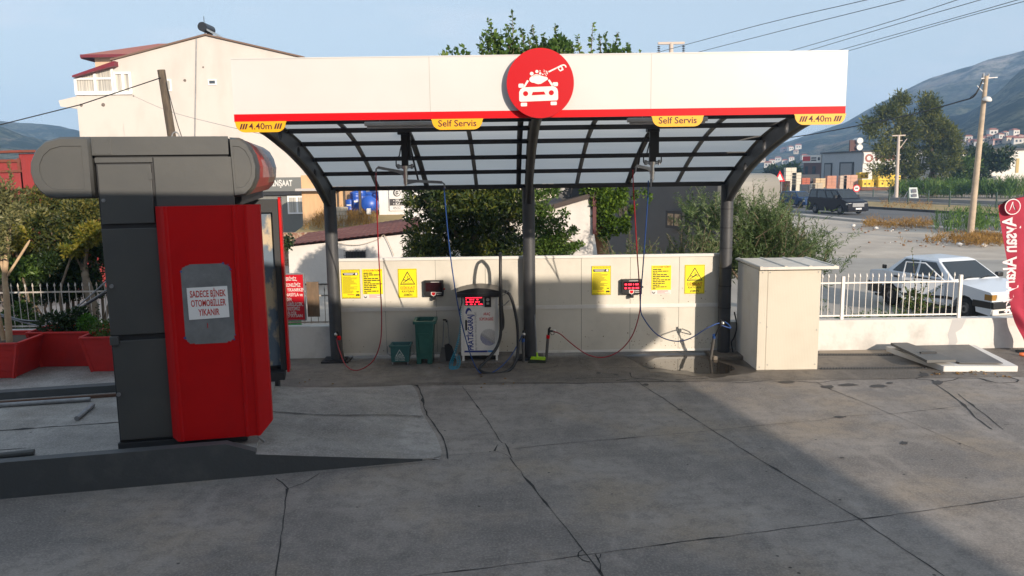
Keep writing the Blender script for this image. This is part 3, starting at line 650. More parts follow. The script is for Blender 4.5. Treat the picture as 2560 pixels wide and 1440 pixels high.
# ------------------------------------------------------------------ booms under the roof
def boom(X, Y, zt, zb, arms, lb):
    t = thing('swivel_boom', lb, 'hose boom', (X, Y, zt), 'hose booms under the canopy')
    MB().box(X-.05, X+.05, Y-.05, Y+.05, zb, zt+.02).box(X-.10, X+.10, Y-.08, Y+.08, zt-.02, zt+.05).box(X+.02, X+.10, Y-.03, Y+.05, zt-.42, zt).build('column', m_black, t)
    m = MB(); zz = zb
    for h, r in ((.05, .055), (.10, .034), (.045, .045), (.10, .034), (.03, .02)): m.cyl((X, Y, zz-h), (X, Y, zz), r, n=14); zz -= h
    m.build('swivel', m_chrome, t)
    MB().tube([(X-.13, Y, zb+.0), (X+.13, Y, zb+.0)], .014, 8).tube([(X-.13, Y, zb-.03), (X+.13, Y, zb-.03)], .010, 8).cyl((X-.11, Y, zb-.05), (X-.11, Y, zb+.03), .02, n=8).cyl((X+.11, Y, zb-.05), (X+.11, Y, zb+.03), .02, n=8).build('manifold', m_galv, t)
    for s in (-1, 1):
        MB().tube([(X+s*.055, Y, zt-.2), (X+s*.09, Y, zt-.36), (X+s*.145, Y, zb+.12), (X+s*.145, Y, zb+.0), (X+s*.125, Y, zb-.03)], .010, 8).build('feed_hose', m_black, t)
    for (dx, dy, dz0, dz1) in arms:
        p0 = Vector((X, Y, zb+dz0)); p1 = Vector((X+dx, Y+dy, zb+dz1))
        a_ = MB().bar(p0, p1, .03, .045).bar(p0+Vector((dx*.02, dy*.02, -.05)), p0+(p1-p0)*.35, .02, .03).tube([p1, p1+Vector((dx*.06, dy*.06, -.03)), p1+Vector((dx*.07, dy*.07, -.10))], .014, 8)
        a_.build('arm', m_galv, t)
B1 = at(1010, 325, -2.6); B2 = at(1632, 318, -2.6)
boom(B1.x, -2.6, 4.37, 3.85, ((-.44, -.05, -.11, -.02), (.60, -.05, -.24, -.275)), 'black hanging hose boom with two grey arms in the left bay')
boom(B2.x, -2.6, 4.36, 3.86, ((-.27, -.10, -.12, -.06), (-.03, -.06, -.28, -.30)), 'black hanging hose boom with short arms in the right bay')
def hose(pts, r, m, lb, nm='pressure_hose', grp='coloured pressure hoses', n=8, k=6):
    P = [at(*p) if len(p) == 3 else Vector(p) for p in pts]
    a = [P[0]*2-P[1]]+P+[P[-1]*2-P[-2]]; r_ = []
    for i in range(1, len(a)-2):
        for j in range(k):
            t = j/k; p0, p1, p2, p3 = a[i-1:i+3]; r_.append(.5*((2*p1)+(p2-p0)*t+(2*p0-5*p1+4*p2-p3)*t*t+(3*p1-p0-3*p2+p3)*t**3))
    r_.append(a[-2]); o = MB().tube(r_, r, n).build(nm, m, origin=P[0]); return tag(o, lb, 'hose', grp)
m_hr = mat('red_hose', (.30, .012, .02), .45); m_hb = mat('blue_hose', (.016, .06, .22), .5)
hose([(940, 432, -2.7), (941, 480, -2.6), (945, 600, -2.1), (951, 720, -1.7), (954, 800, -1.45), (950, 860, -1.3), (930, 905, -1.2), (893, 926, -1.12), (866, 915, -.9), (850, 880, -.5), (842, 850, -.25), (845, 838, -.22)], .0105, m_hr, 'red pressure hose looping to the ground beside the left post')
hose([(1110, 470, -2.7), (1114, 520, -2.5), (1126, 640, -2.1), (1146, 770, -1.7), (1168, 860, -1.4), (1188, 915, -1.25), (1208, 935, -1.2), (1240, 926, -1.1), (1275, 893, -.7), (1300, 850, -.35), (1309, 830, -.3)], .0105, m_hb, 'blue pressure hose hanging in front of the vacuum machine')
hose([(1582, 425, -2.75), (1584, 480, -2.6), (1592, 620, -2.0), (1600, 745, -1.6), (1597, 790, -1.45), (1580, 840, -1.25), (1550, 876, -1.15), (1510, 893, -1.08), (1470, 887, -1.0), (1430, 860, -.85), (1402, 836, -.65), (1384, 828, -.5)], .0105, m_hr, 'red pressure hose sagging low across the right bay')
hose([(1621, 452, -2.65), (1618, 520, -2.4), (1608, 660, -2.0), (1601, 765, -1.6), (1612, 800, -1.5), (1645, 838, -1.35), (1688, 853, -1.2), (1725, 846, -1.1), (1765, 822, -1.0), (1790, 810, -.9), (1806, 806, -.85)], .0105, m_hb, 'blue pressure hose curving to the gun beside the right post')
m_drop = mat('black_hose', (.02, .02, .022), .5)
hose([(1022, 350, -2.4), (1030, 385, -2.3), (1038, 420, -2.2), (1046, 452, -2.0)], .016, m_drop, 'black cable hanging beside the left boom', 'cable', 'black cables under the canopy')
hose([(1618, 335, -2.3), (1600, 375, -2.2), (1596, 410, -2.0), (1578, 445, -1.8), (1577, 455, -1.6)], .016, m_drop, 'black cable hanging beside the right boom', 'cable', 'black cables under the canopy')
# ------------------------------------------------------------------ panel wall
def ribmat(name, col, sc=24, st=.35, col2=None):
    m = mat(name, col, .5, col2=col2, scale=1.2, lo=.45, hi=.8); n = m.node_tree.nodes; l = m.node_tree.links.new
    tcn = n.new('ShaderNodeTexCoord'); wv = n.new('ShaderNodeTexWave'); wv.bands_direction = 'X'; wv.inputs['Scale'].default_value = sc; wv.wave_profile = 'SIN'
    bp = n.new('ShaderNodeBump'); bp.inputs['Strength'].default_value = st; bp.inputs['Distance'].default_value = .003
    l(tcn.outputs['Object'], wv.inputs['Vector']); l(wv.outputs['Fac'], bp.inputs['Height']); l(bp.outputs[0], n['Principled BSDF'].inputs['Normal']); return m
m_panel = ribmat('cream_panel', (.60, .565, .495), 14, .4, (.50, .47, .41))
m_mud = mat('dried_mud', (.17, .12, .075), .95)
pw = thing('panel_wall', 'cream sandwich panel wall with a white mid rail at the back of the bays', 'wall', (0, .15, 0))
XS = [-3.86, -2.89, -1.86, -.86, .06, 1.07, 2.055, 3.04, 3.90]
for z0, z1 in ((.10, .975), (1.05, 2.0)):
    for a, b_ in zip(XS[:-1], XS[1:]):
        pk_ = MB().box(a+.004, b_-.004, .135, .175, z0, z1); rsp = random.Random(int(a*100)+int(z0*10))
        for _ in range((10 if a < 2 else 46) if z0 < .5 else (3 if a < 2 else 12)):       # dried mud splashes
            x_ = rsp.uniform(a+.03, b_-.03); z_ = z0+.02+abs(rsp.gauss(0, .30)); r_ = rsp.uniform(.003, .010)
            if z_ < z1-.03: pk_.disc((x_, .1338, z_), (1, 0, 0), (0, 0, 1), r_, 1, 7, r_*rsp.uniform(.7, 1.6))
        pk_.build('panel', [m_panel, m_mud], pw)
MB().box(-3.88, 3.92, .14, .17, .08, 2.0).build('core', mat('joint_grey', (.16, .155, .14), .7), pw)  # grey core shows through the panel joints
MB().box(-3.88, 3.91, .118, .19, .975, 1.05).build('mid_rail', m_whitep, pw, bevel=.004)
MB().box(-3.89, 3.92, .11, .20, 2.0, 2.055).build('top_cap', m_whitep, pw, bevel=.004)
MB().box(-3.87, 3.91, .125, .185, .07, .115).build('bottom_rail', m_whitep, pw, bevel=.004)
MB().box(-3.9, -3.86, .10, .2, .07, 2.0).build('end_trim', m_whitep, pw)
PY = .129
def pq(px0, py0, px1, py1): a = at(px0, py0, PY); b = at(px1, py1, PY); return a.x, b.x, b.z, a.z
def rules_poster(px0, py0, px1, py1, lb):
    x0, x1, z0, z1 = pq(px0, py0, px1, py1); w_ = x1-x0; h_ = z1-z0; rs = random.Random(1); y = PY-.002
    s = MB().box(x0, x1, PY-.001, PY+.003, z0, z1, 0)
    def P(u, v): return (x0+u*w_, y, z1-v*h_)
    def rc(u0, u1, v0, v1, mi, dy=0): s.poly([(p[0], p[1]-dy, p[2]) for p in (P(u0, v0), P(u1, v0), P(u1, v1), P(u0, v1))], mi)
    for r in ((.0, 1, .0, .012), (0, 1, .988, 1), (0, .018, 0, 1), (.982, 1, 0, 1)): rc(*r, 1)
    for v in (.035, .945):
        for i in range(12):
            u = .05+i*.076; s.poly([P(u, v+.03), P(u+.035, v+.03), P(u+.065, v), P(u+.03, v)], 1)
    s.poly([P(u, v) for u, v in rrect(.08, .9, .105, .205, .045, 4)], 1); s.poly([(p[0], p[1]-.0005, p[2]) for p in [P(.81+.065*math.cos(a), .155+.042*math.sin(a)) for a in np.linspace(0, 6.1, 14)]], 2)
    s.text('!', h_*.06, P(.81, .175), mi=1, align='CENTER', bold=.03)
    rc(.13, .70, .125, .145, 2, .0005); rc(.17, .64, .165, .185, 2, .0005)
    for i in range(17):
        v = .25+i*.0345; u1 = rs.uniform(.45, .93); 
        if i > 12: u1 = min(u1, .62)
        rc(.07, u1, v, v+.0125, 1)
    rc(.30, .66, .855, .88, 3)
    for r in ((.74, .95, .875, .905), (.76, .93, .85, .875), (.77, .82, .905, .92), (.88, .93, .905, .92), (.80, .90, .77, .79), (.77, .93, .755, .775)): rc(*r, 1)
    tag(s.build('rules_poster', [m_yel2, m_ink, m_whitep, mat('orange_ink', (.5, .12, .02), .6)], origin=((x0+x1)/2, PY, z0)), lb, 'poster', 'yellow usage rules posters')
def qr_poster(px0, py0, px1, py1, lb):
    x0, x1, z0, z1 = pq(px0, py0, px1, py1); w_ = x1-x0; h_ = z1-z0; rs = random.Random(2); y = PY-.002
    s = MB().box(x0, x1, PY-.001, PY+.003, z0+h_*.15, z1, 0).box(x0, x1, PY-.001, PY+.003, z0, z0+h_*.147, 2)
    s.text('QR KULLANIM TALİMATI', h_*.075, (x0+w_*.06, y, z1-h_*.075), mi=3, bold=.02, w=w_*.9)
    v = .12
    for i, u1 in enumerate((.5, .86, .3, .82, .9, .4, .96, .68, .7, .42, .78, .22)):
        u = .06
        while u < u1-.03:
            u2 = min(u1, u+rs.uniform(.10, .24)); s.poly([(x0+u*w_, y, z1-v*h_), (x0+u2*w_, y, z1-v*h_), (x0+u2*w_, y, z1-(v+.034)*h_), (x0+u*w_, y, z1-(v+.034)*h_)], 1); u = u2+.025
        v += .061
    s.disc((x0+w_*.12, y, z0+h_*.075), (1, 0, 0), (0, 0, 1), h_*.055, 1, 14); s.disc((x0+w_*.12, y-.0006, z0+h_*.10), (1, 0, 0), (0, 0, 1), h_*.045, 2, 14)
    for i in range(4): s.box(x0+w_*.30, x0+w_*(.55+.4*rs.random()), y, y+.0008, z0+h_*(.118-.03*i), z0+h_*(.128-.03*i), 3)
    tag(s.build('instruction_poster', [m_yel2, m_ink, m_whitep, m_red_ink], origin=((x0+x1)/2, PY, z0)), lb, 'poster', 'yellow instruction posters')
def slip_poster(px0, py0, px1, py1, lb):
    x0, x1, z0, z1 = pq(px0, py0, px1, py1); w_ = x1-x0; h_ = z1-z0; y = PY-.002
    s = MB().box(x0, x1, PY-.001, PY+.003, z0, z1, 0)
    def P(u, v, d=0): return (x0+u*w_, y-d, z1-v*h_)
    for u0, u1, v0, v1 in ((.02, .98, .015, .027), (.02, .98, .973, .985), (.02, .037, .015, .985), (.963, .98, .015, .985)): s.poly([P(u0, v0), P(u1, v0), P(u1, v1), P(u0, v1)], 1)
    s.poly([P(.5, .085), P(.90, .545), P(.10, .545)], 1); s.poly([P(.5, .14, .0005), P(.835, .518, .0005), P(.165, .518, .0005)], 0)
    def ln(a, b, t):
        a = Vector(P(*a, .001)); b = Vector(P(*b, .001)); d = (b-a).normalized(); q = Vector((-d.z, 0, d.x))*t*w_; s.poly([a+q, b+q, b-q, a-q], 1)
    s.disc(P(.60, .335, .001), (1, 0, 0), (0, 0, 1), w_*.035, 1, 10)
    for a, b_, t in (((.42, .42), (.56, .35), .028), ((.54, .36), (.50, .27), .014), ((.50, .27), (.53, .25), .014), ((.55, .37), (.66, .40), .014), ((.66, .40), (.70, .37), .014), ((.43, .42), (.33, .37), .017), ((.33, .37), (.29, .41), .014), ((.42, .42), (.28, .48), .017), ((.22, .50), (.76, .50), .006), ((.50, .475), (.58, .455), .006)): ln(a, b_, t)
    s.text('DİKKAT', h_*.125, P(.5, .70), mi=2, align='CENTER', bold=.008, w=w_*.76)
    s.box(x0+w_*.12, x0+w_*.88, y, y+.0008, z1-h_*.722, z1-h_*.715, 2)
    s.text('KAYGAN', h_*.10, P(.5, .815), mi=1, align='CENTER', bold=.02, w=w_*.62); s.text('ZEMİN', h_*.10, P(.5, .935), mi=1, align='CENTER', bold=.02, w=w_*.46)
    tag(s.build('warning_poster', [m_yel2, m_ink, m_red_ink], origin=((x0+x1)/2, PY, z0)), lb, 'sign', 'yellow slippery floor signs')
rules_poster(852, 674, 902, 746, 'yellow striped rules poster nearest the left post'); rules_poster(1479, 665, 1527, 737, 'yellow striped rules poster in the right bay')
qr_poster(905, 673, 958, 746, 'yellow QR instruction poster beside the striped poster in the left bay'); qr_poster(1629, 664, 1677, 735, 'yellow QR instruction poster right of the lit display box')
slip_poster(994, 672, 1044, 744, 'yellow slippery floor sign beside the unlit display box'); slip_poster(1712, 662, 1761, 734, 'yellow slippery floor sign half in shade near the right post')
m_led = emit('led_red', (1.0, .02, .05), 2.2); m_scr = mat('dark_screen', (.022, .006, .008), .15)
def display(px0, py0, px1, py1, lit, lb):
    x0, x1, z0, z1 = pq(px0, py0, px1, py1); w_ = x1-x0; h_ = z1-z0
    t = thing('payment_display', lb, 'display', ((x0+x1)/2, .13, z0), 'payment display boxes on the wall')
    MB().box(x0, x1, .02, .13, z0+.02, z1).box(x0+w_*.42, x0+w_*.58, .0, .10, z0-.05, z0+.02).build('case', m_blackp, t, bevel=.012)
    s = MB().poly([(x0+.03, .0185, z0+.12), (x1-.03, .0185, z0+.12), (x1-.03, .0185, z1-.045), (x0+.03, .0185, z1-.045)], 0)
    if lit:
        rs = random.Random(7)
        for r_, zz in ((0, z1-.10), (1, z1-.175)):
            u = .14
            while u < .86:
                k_ = rs.choice((.04, .05, .055)); s.poly([(x0+u*w_, .0175, zz-.017), (x0+(u+k_)*w_, .0175, zz-.017), (x0+(u+k_)*w_, .0175, zz+.017), (x0+u*w_, .0175, zz+.017)], 1); u += k_+rs.choice((.008, .012, .07))
    s.build('screen', [m_scr, m_led], t)
    b_ = MB(); cx = x0+w_*.48; b_.poly([(cx-.05, .0183, z0+.11), (cx-.05, .0183, z0+.05), (cx, .0183, z0+.02), (cx+.05, .0183, z0+.05), (cx+.05, .0183, z0+.11)], 1); b_.poly([(cx-.035, .0178, z0+.10), (cx-.035, .0178, z0+.06), (cx, .0178, z0+.035), (cx+.035, .0178, z0+.06), (cx+.035, .0178, z0+.10)], 0)
    pr = MB(); pr.box(x0+w_*.62, x0+w_*.9, .0178, .0186, z0+.085, z0+.10, 0); pr.box(x0+w_*.65, x0+w_*.88, .0178, .0186, z0+.055, z0+.065, 0); pr.box(x0+w_*.35, x0+w_*.8, .0178, .0186, z1-.035, z1-.025, 0); pr.build('print', m_whitep, t)
    b_.build('badge', [m_redl, m_whitep], t)
    MB().cyl((x1, .07, z0+.16), (x1+.03, .07, z0+.16), .018, n=10).build('button', m_red_ink if not lit else m_blackp, t)
display(1061, 700, 1110, 741, 0, 'unlit black payment display box between poster and vacuum'); display(1553, 697, 1603, 736, 1, 'black payment display box with red lit digits')
# ================================================================== things along the panel wall
# plinth + vacuum machine
pb = gr(1200, 936, 0); pl0 = gr(1132, 918, .12).x-.02
vy = gr(1200, 901, .12).y
VX0, VX1 = at(1153, 880, vy).x, at(1247, 880, vy).x
px_ = MB(); px_.box(VX0-.10, at(1283, 900, vy).x, vy-.12, .11, -.02, .115)
tag(px_.build('plinth', m_apron, origin=(VX0, vy, 0), bevel=.015), 'low concrete plinth under the white vacuum machine', 'plinth')
vt = at(1200, 716, vy).z; vz0 = .115; vzt = at(1200, 742, vy).z
vac = thing('vacuum_machine', 'white coin vacuum machine with black lid and a thick black hose', 'vacuum', ((VX0+VX1)/2, vy, .115))
vd = .55; cx = (VX0+VX1)/2; W_ = VX1-VX0
MB().box(VX0, VX1, vy, vy+vd, vz0+.10, vzt).build('cabinet', m_whitep, vac, bevel=.012)
for x in (VX0+.02, VX1-.06):
    MB().box(x, x+.04, vy+.005, vy+.08, vz0, vz0+.10).box(x, x+.04, vy+vd-.08, vy+vd, vz0, vz0+.10).build('leg', m_whitep, vac)
MB().box(VX0+.03, VX1-.03, vy+.08, vy+vd-.05, vz0+.02, vz0+.10).build('base', m_black, vac)
lid = []
for k_ in range(13):
    u = -1+2*k_/12; lid.append((cx+u*(W_/2+.05), vy-.06, vzt+.10+.075*math.cos(u*1.45)))
MB().prism([(cx-W_/2-.06, vy-.06, vzt+.0), (cx-W_/2-.06, vy-.06, vzt+.09)]+lid+[(cx+W_/2+.06, vy-.06, vzt+.09), (cx+W_/2+.06, vy-.06, vzt+.0)], (0, vd+.12, 0), sm=False).box(cx-W_/2-.075, cx+W_/2+.075, vy-.075, vy+vd+.07, vzt+.005, vzt+.085).build('lid', m_blackp, vac, bevel=.012)
D0, D1 = VX0+.06, VX1-.06; dz0, dz1 = vz0+.16, vzt-.04; dy = vy-.014
def vq(px, py): p = at(px, py, dy-.002); return p
dp = MB().box(D0, D1, dy, vy, dz0, dz1, 0).build('door', m_whitep, vac, bevel=.004)
dc = MB(); yy = dy-.0015
def vtext(body, size, p, mi, **kw): dc.text(body, size, (p.x, yy, p.z), mi=mi, **kw)
a = vq(1183, 876)
dc.text('PRATİKGARAJ', .145, (a.x+.004, yy, a.z), X=(0, 0, 1), Y=(-1, 0, 0), mi=0, bold=.03, w=(at(1183, 787, dy).z-a.z))
a = vq(1192, 876); dc.text('SELF SERVİS OTO TEMİZLİK SİSTEMLERİ', .046, (a.x+.004, yy, a.z), X=(0, 0, 1), Y=(-1, 0, 0), mi=3, w=(at(1192, 781, dy).z-a.z))
a = vq(1217, 788); vtext('ARAÇ', .075, a, 1, align='CENTER', bold=.02, w=.135)
a = vq(1216, 801); vtext('SÜPÜRGESİ', .075, a, 1, align='CENTER', bold=.02, w=.27)
c0 = vq(1171, 786); pts = []
for k_ in range(9): t = R(170-k_*17); pts.append((c0.x+.005+.065*math.cos(t), yy, c0.z-.0+.13*math.sin(t)))
for k_ in range(8, -1, -1): t = R(170-k_*17); pts.append((c0.x+.018+.05*math.cos(t), yy, c0.z-.02+.10*math.sin(t)))
dc.poly(pts, 0)
cc = vq(1222, 843); rr = .165
for k_ in range(-15, 16):
    o_ = k_*.0155
    h_ = rr*rr-o_*o_
    if h_ <= 0: continue
    h_ = math.sqrt(h_); ux, uz = .82, -.57; nx, nz_ = .57, .82
    p0 = (cc.x+nx*o_-ux*h_, cc.z+nz_*o_-uz*h_); p1 = (cc.x+nx*o_+ux*h_, cc.z+nz_*o_+uz*h_)
    if p1[0] > D1-.012 and p0[0] < D1-.012:
        f_ = (D1-.012-p0[0])/(p1[0]-p0[0]); p1 = (D1-.012, p0[1]+(p1[1]-p0[1])*f_)
    tk = .0042 if o_ < 0 else .0026
    dc.poly([(p0[0]-nx*tk, yy, p0[1]-nz_*tk), (p1[0]-nx*tk, yy, p1[1]-nz_*tk), (p1[0]+nx*tk, yy, p1[1]+nz_*tk), (p0[0]+nx*tk, yy, p0[1]+nz_*tk)], 0 if o_ < -.06 else 3)
dc.box(D0+.004, D0+W_*.62, yy, yy+.001, dz0+.01, dz0+.045, 0).box(D0+W_*.63, D0+W_*.77, yy, yy+.001, dz0+.01, dz0+.045, 2)
m_navy = mat('navy_ink', (.012, .03, .20), .5); m_cy = mat('mid_blue_ink', (.02, .18, .50), .5); m_gr = mat('grey_ink', (.12, .12, .14), .6)
dc.build('lettering', [m_navy, m_red_ink, m_cy, m_gr], dp)
a = vq(1163, 800); b_ = vq(1168, 826); MB().box(a.x, b_.x, dy-.01, dy, b_.z, a.z).build('handle', m_black, dp, bevel=.003)
a = vq(1161, 742); b_ = vq(1208, 763)
ds = MB().box(a.x, b_.x, dy-.02, dy, b_.z, a.z, 0); rs = random.Random(3)
ds.box(a.x+.02, b_.x-.02, dy-.0215, dy-.02, a.z-.025, a.z-.008, 1)
for r_ in range(3):
    u = a.x+.025
    while u < b_.x-.05:
        k_ = rs.choice((.018, .03, .05)); zz = a.z-.055-.045*r_; ds.box(u, u+k_, dy-.0215, dy-.02, zz-.010, zz+.010, 1); u += k_+rs.choice((.012, .03, .05))
ds.build('red_display', [m_black, m_led], dp)
a = vq(1211, 741); b_ = vq(1228, 767); cn = MB().box(a.x, b_.x, dy-.03, dy, b_.z, a.z, 0)
cn.disc(((a.x+b_.x)/2, dy-.031, a.z-.06), (1, 0, 0), (0, 0, 1), .032, 1, 16); cn.box((a.x+b_.x)/2-.025, (a.x+b_.x)/2+.025, dy-.031, dy-.03, b_.z+.05, b_.z+.09, 1)
cn.build('coin_slot', [m_blackp, m_chrome], dp)
a = vq(1178, 735); MB().box(a.x, a.x+.10, dy-.012, dy, a.z-.016, a.z+.014, 0).box(a.x+.21, a.x+.31, dy-.012, dy, a.z-.016, a.z+.014, 1).build('button', [m_cy, mat('green_button', (.02, .18, .06), .4)], vac, bevel=.004)
w0 = vq(1158, 742); MB().tube([(VX0+.03, dy-.03, w0.z+.03), (VX0+.045, dy-.05, w0.z-.10), (VX0+.01, dy-.03, w0.z-.2), (VX0-.02, dy, w0.z-.28)], .012, 8).build('wand', m_black, vac)
br = at(1258, 735, vy+.1)
MB().tube([(VX1, vy+.05, br.z), (VX1+.12, vy-.02, br.z), (VX1+.22, vy-.1, br.z+.11)], .008, 6).tube([(VX1, vy+.05, br.z-.2), (VX1+.12, vy-.02, br.z-.2), (VX1+.22, vy-.1, br.z-.09)], .008, 6).build('hose_bracket', m_galv, vac)
def smp(P, k=8):
    P = [Vector(p) for p in P]; a = [P[0]*2-P[1]]+P+[P[-1]*2-P[-2]]; r_ = []
    for i in range(1, len(a)-2):
        for j in range(k):
            t = j/k; p0, p1, p2, p3 = a[i-1:i+3]; r_.append(.5*((2*p1)+(p2-p0)*t+(2*p0-5*p1+4*p2-p3)*t*t+(3*p1-p0-3*p2+p3)*t**3))
    r_.append(a[-2]); return r_
yf = vy-.10
vh = [at(1256, 800, vy+.35), at(1252, 715, vy+.42), at(1251, 665, vy+.40), at(1251, 639, vy+.22), at(1251, 634, vy+.1), at(1251, 642, vy-.02), at(1251, 680, yf), at(1251, 760, yf), at(1252, 830, yf), at(1243, 866, yf-.05), at(1222, 895, yf-.2), at(1203, 914, yf-.35), at(1199, 925, yf-.42), at(1216, 933, yf-.45), at(1250, 934, yf-.42), at(1277, 922, yf-.3), at(1291, 898, yf-.15), at(1295, 865, yf-.05), at(1293, 810, yf), at(1286, 772, yf+.05), at(1276, 740, yf+.1), at(1264, 729, yf+.15), at(1254, 728, vy+.03), at(1246, 730, vy+.06)]
MB().tube(smp(vh, 6), .030, 12).build('vacuum_hose', m_black, vac)
MB().tube(smp([at(1254, 770, yf+.04), at(1258, 800, yf+.05), at(1257, 818, yf+.04), at(1253, 826, yf+.02)], 6), .028, 10).build('hose_end', m_black, vac)
# coiled air hose
cl = MB(); P = smp([at(1154, 748, vy-.02), at(1152, 790, vy-.03), at(1150, 830, vy-.1), at(1144, 860, -.95), at(1136, 885, -1.0), at(1129, 905, -1.05), at(1127, 918, -1.1), at(1133, 920, -1.15), at(1143, 917, -1.12), at(1147, 905, -1.08), at(1144, 890, -1.0)], 30)
hl = []; acc = 0
for i, p in enumerate(P):
    acc += (P[i]-P[i-1]).length if i else 0; t = i/len(P); rr_ = .012+.022*min(1, max(0, (t-.15)*2.5)); ph = acc*150*(1.0 if t < .5 else 1.2)
    hl.append(p+Vector((math.cos(ph)*rr_, math.sin(ph)*rr_*.8, math.sin(ph)*rr_*.6)))
dn = [];
for i in range(len(hl)-1):
    for j in range(3): dn.append(hl[i].lerp(hl[i+1], j/3))
tag(cl.tube(hl, .0065, 6).build('air_hose', mat('turquoise_hose', (.012, .20, .30), .35), origin=P[-1]), 'coiled turquoise air hose hanging left of the vacuum machine', 'hose')
# bin
m_bin = mat('green_bin_plastic', (.018, .095, .080), .42, col2=(.028, .115, .098), scale=6)
by = -.42; X0, X1 = at(1038, 880, by).x, at(1082, 880, by).x; T0, T1 = at(1033, 812, by-.03).x, at(1088, 812, by-.03).x; bz = .86
bn = thing('waste_bin', 'tall dark green plastic waste bin with open top against the wall', 'bin', ((X0+X1)/2, by+.2, 0))
m = MB(); dpt = .42
def ring(x0, x1, y0, y1, z): return [(x0, y0, z), (x1, y0, z), (x1, y1, z), (x0, y1, z)]
A = ring(X0+.02, X1-.02, by+.01, by+dpt-.04, .10); B = ring(T0+.03, T1-.03, by-.03, by+dpt, bz); Cn = ring(T0+.05, T1-.05, by-.01, by+dpt-.02, bz); D_ = ring(X0+.05, X1-.05, by+.04, by+dpt-.07, .16)
vs = A+B+Cn+D_
fs = [[i, (i+1) % 4, 4+(i+1) % 4, 4+i] for i in range(4)]+[[4+i, 4+(i+1) % 4, 8+(i+1) % 4, 8+i] for i in range(4)]+[[8+i, 8+(i+1) % 4, 12+(i+1) % 4, 12+i] for i in range(4)]+[[12, 13, 14, 15], [3, 2, 1, 0]]
m.add(vs, fs); m.box(X0+.02, X0+.11, by+.01, by+dpt-.04, 0, .12); m.box(X1-.11, X1-.02, by+.01, by+dpt-.04, 0, .12); m.box(X0+.11, X1-.11, by+.01, by+.03, .14, .17)
m.build('body', m_bin, bn, bevel=.012)
rm = MB(); ro = rrect(T0-.01, T1+.01, by-.07, by+dpt+.04, .06, 4); ri = rrect(T0+.05, T1-.05, by-.01, by+dpt-.02, .04, 4); k = len(ro)
vs = [(x, y, bz-.05) for x, y in ro]+[(x, y, bz+.01) for x, y in ro]+[(x, y, bz+.01) for x, y in ri]+[(x, y, bz-.05) for x, y in ri]
rm.add(vs, [[r_*k+i, r_*k+(i+1) % k, (r_+1)*k+(i+1) % k, (r_+1)*k+i] for r_ in range(3) for i in range(k)], 0, False); rm.build('rim', m_bin, bn)
pn = MB(); pn.prism([(X0+.06, by-.002, .5), (X0+.10, by-.002, .22), (X1-.10, by-.002, .22), (X1-.06, by-.002, .5), (X1-.06, by-.02, .62), (X0+.06, by-.02, .62)], (0, -.012, 0)); pn.build('front_panel', m_bin, bn, bevel=.006)
for x in (X0+.03, X1-.03): MB().cyl((x-.015, by+dpt-.02, .07), (x+.015, by+dpt-.02, .07), .07, n=16).build('wheel', m_black, bn)
# mop bucket
by = -.48; X0, X1 = at(975, 895, by).x, at(1024, 895, by).x; T0, T1 = at(973, 866, by).x, at(1027, 866, by).x
m_bk = mat('teal_bucket_plastic', (.030, .105, .110), .4, col2=(.04, .13, .135), scale=6)
bk = thing('mop_bucket', 'teal mop bucket with caution wet floor print on castors', 'bucket', ((X0+X1)/2, by+.15, 0))
m = MB(); A = ring(X0+.02, X1-.02, by+.02, by+.26, .06); B = ring(T0+.02, T1-.02, by-.02, by+.32, .40); Cn = ring(T0+.035, T1-.035, by-.005, by+.305, .40); D_ = ring(X0+.04, X1-.04, by+.04, by+.24, .08)
m.add(A+B+Cn+D_, fs); m.build('tub', m_bk, bk, bevel=.012)
MB().box(T0+.0, T1, by-.035, by-.01, .365, .405).box(T0, T1, by+.31, by+.335, .365, .405).box(T0, T0+.02, by-.035, by+.335, .365, .405).box(T1-.02, T1, by-.035, by+.335, .365, .405).build('rim', m_bk, bk, bevel=.006)
dcx = (X0+X1)/2
tl = MB(); ty = by-.004
def tb(x, z): return (dcx+x, by+.02-.04*(z-.06)/.34-.003, z)
for (p, q, r_) in ((((-.085, .18), (.085, .18), (0, .325)), 0, 0),): tl.poly([tb(*v) for v in p], 0)
tl.poly([(v[0], v[1]-.001, v[2]) for v in (tb(-.06, .194), tb(.06, .194), tb(0, .298))], 1); tl.poly([(v[0], v[1]-.002, v[2]) for v in (tb(-.035, .205), tb(.01, .245), (tb(.02, .235)), tb(-.02, .20))], 0); tl.poly([(v[0], v[1]-.002, v[2]) for v in (tb(.0, .235), tb(.035, .21), tb(.03, .203), tb(-.005, .22))], 0)
q = tb(0, .135); tl.text('CAUTION', .048, (q[0], q[1]-.004, q[2]), mi=0, align='CENTER', bold=.02, w=.19); q = tb(0, .09); tl.text('WET FLOOR', .040, (q[0], q[1]-.004, q[2]), mi=0, align='CENTER', bold=.02, w=.19)
tl.build('print', [mat('pale_print_ink', (.5, .55, .55), .5), m_bk], bk)
MB().tube([(T0, by+.1, .39), (T0-.05, by+.1, .36), (T0-.05, by+.1, .22), (T0+.02, by+.1, .17)], .007, 6).tube([(T1, by+.1, .39), (T1+.05, by+.1, .36), (T1+.05, by+.1, .22), (T1-.02, by+.1, .17)], .007, 6).build('handle', m_galv, bk)
for x in (X0+.04, X1-.04):
    for y in (by+.04, by+.24): MB().cyl((x-.012, y, .028), (x+.012, y, .028), .028, n=12).box(x-.02, x+.02, y-.01, y+.01, .04, .065).build('castor', m_galv, bk)
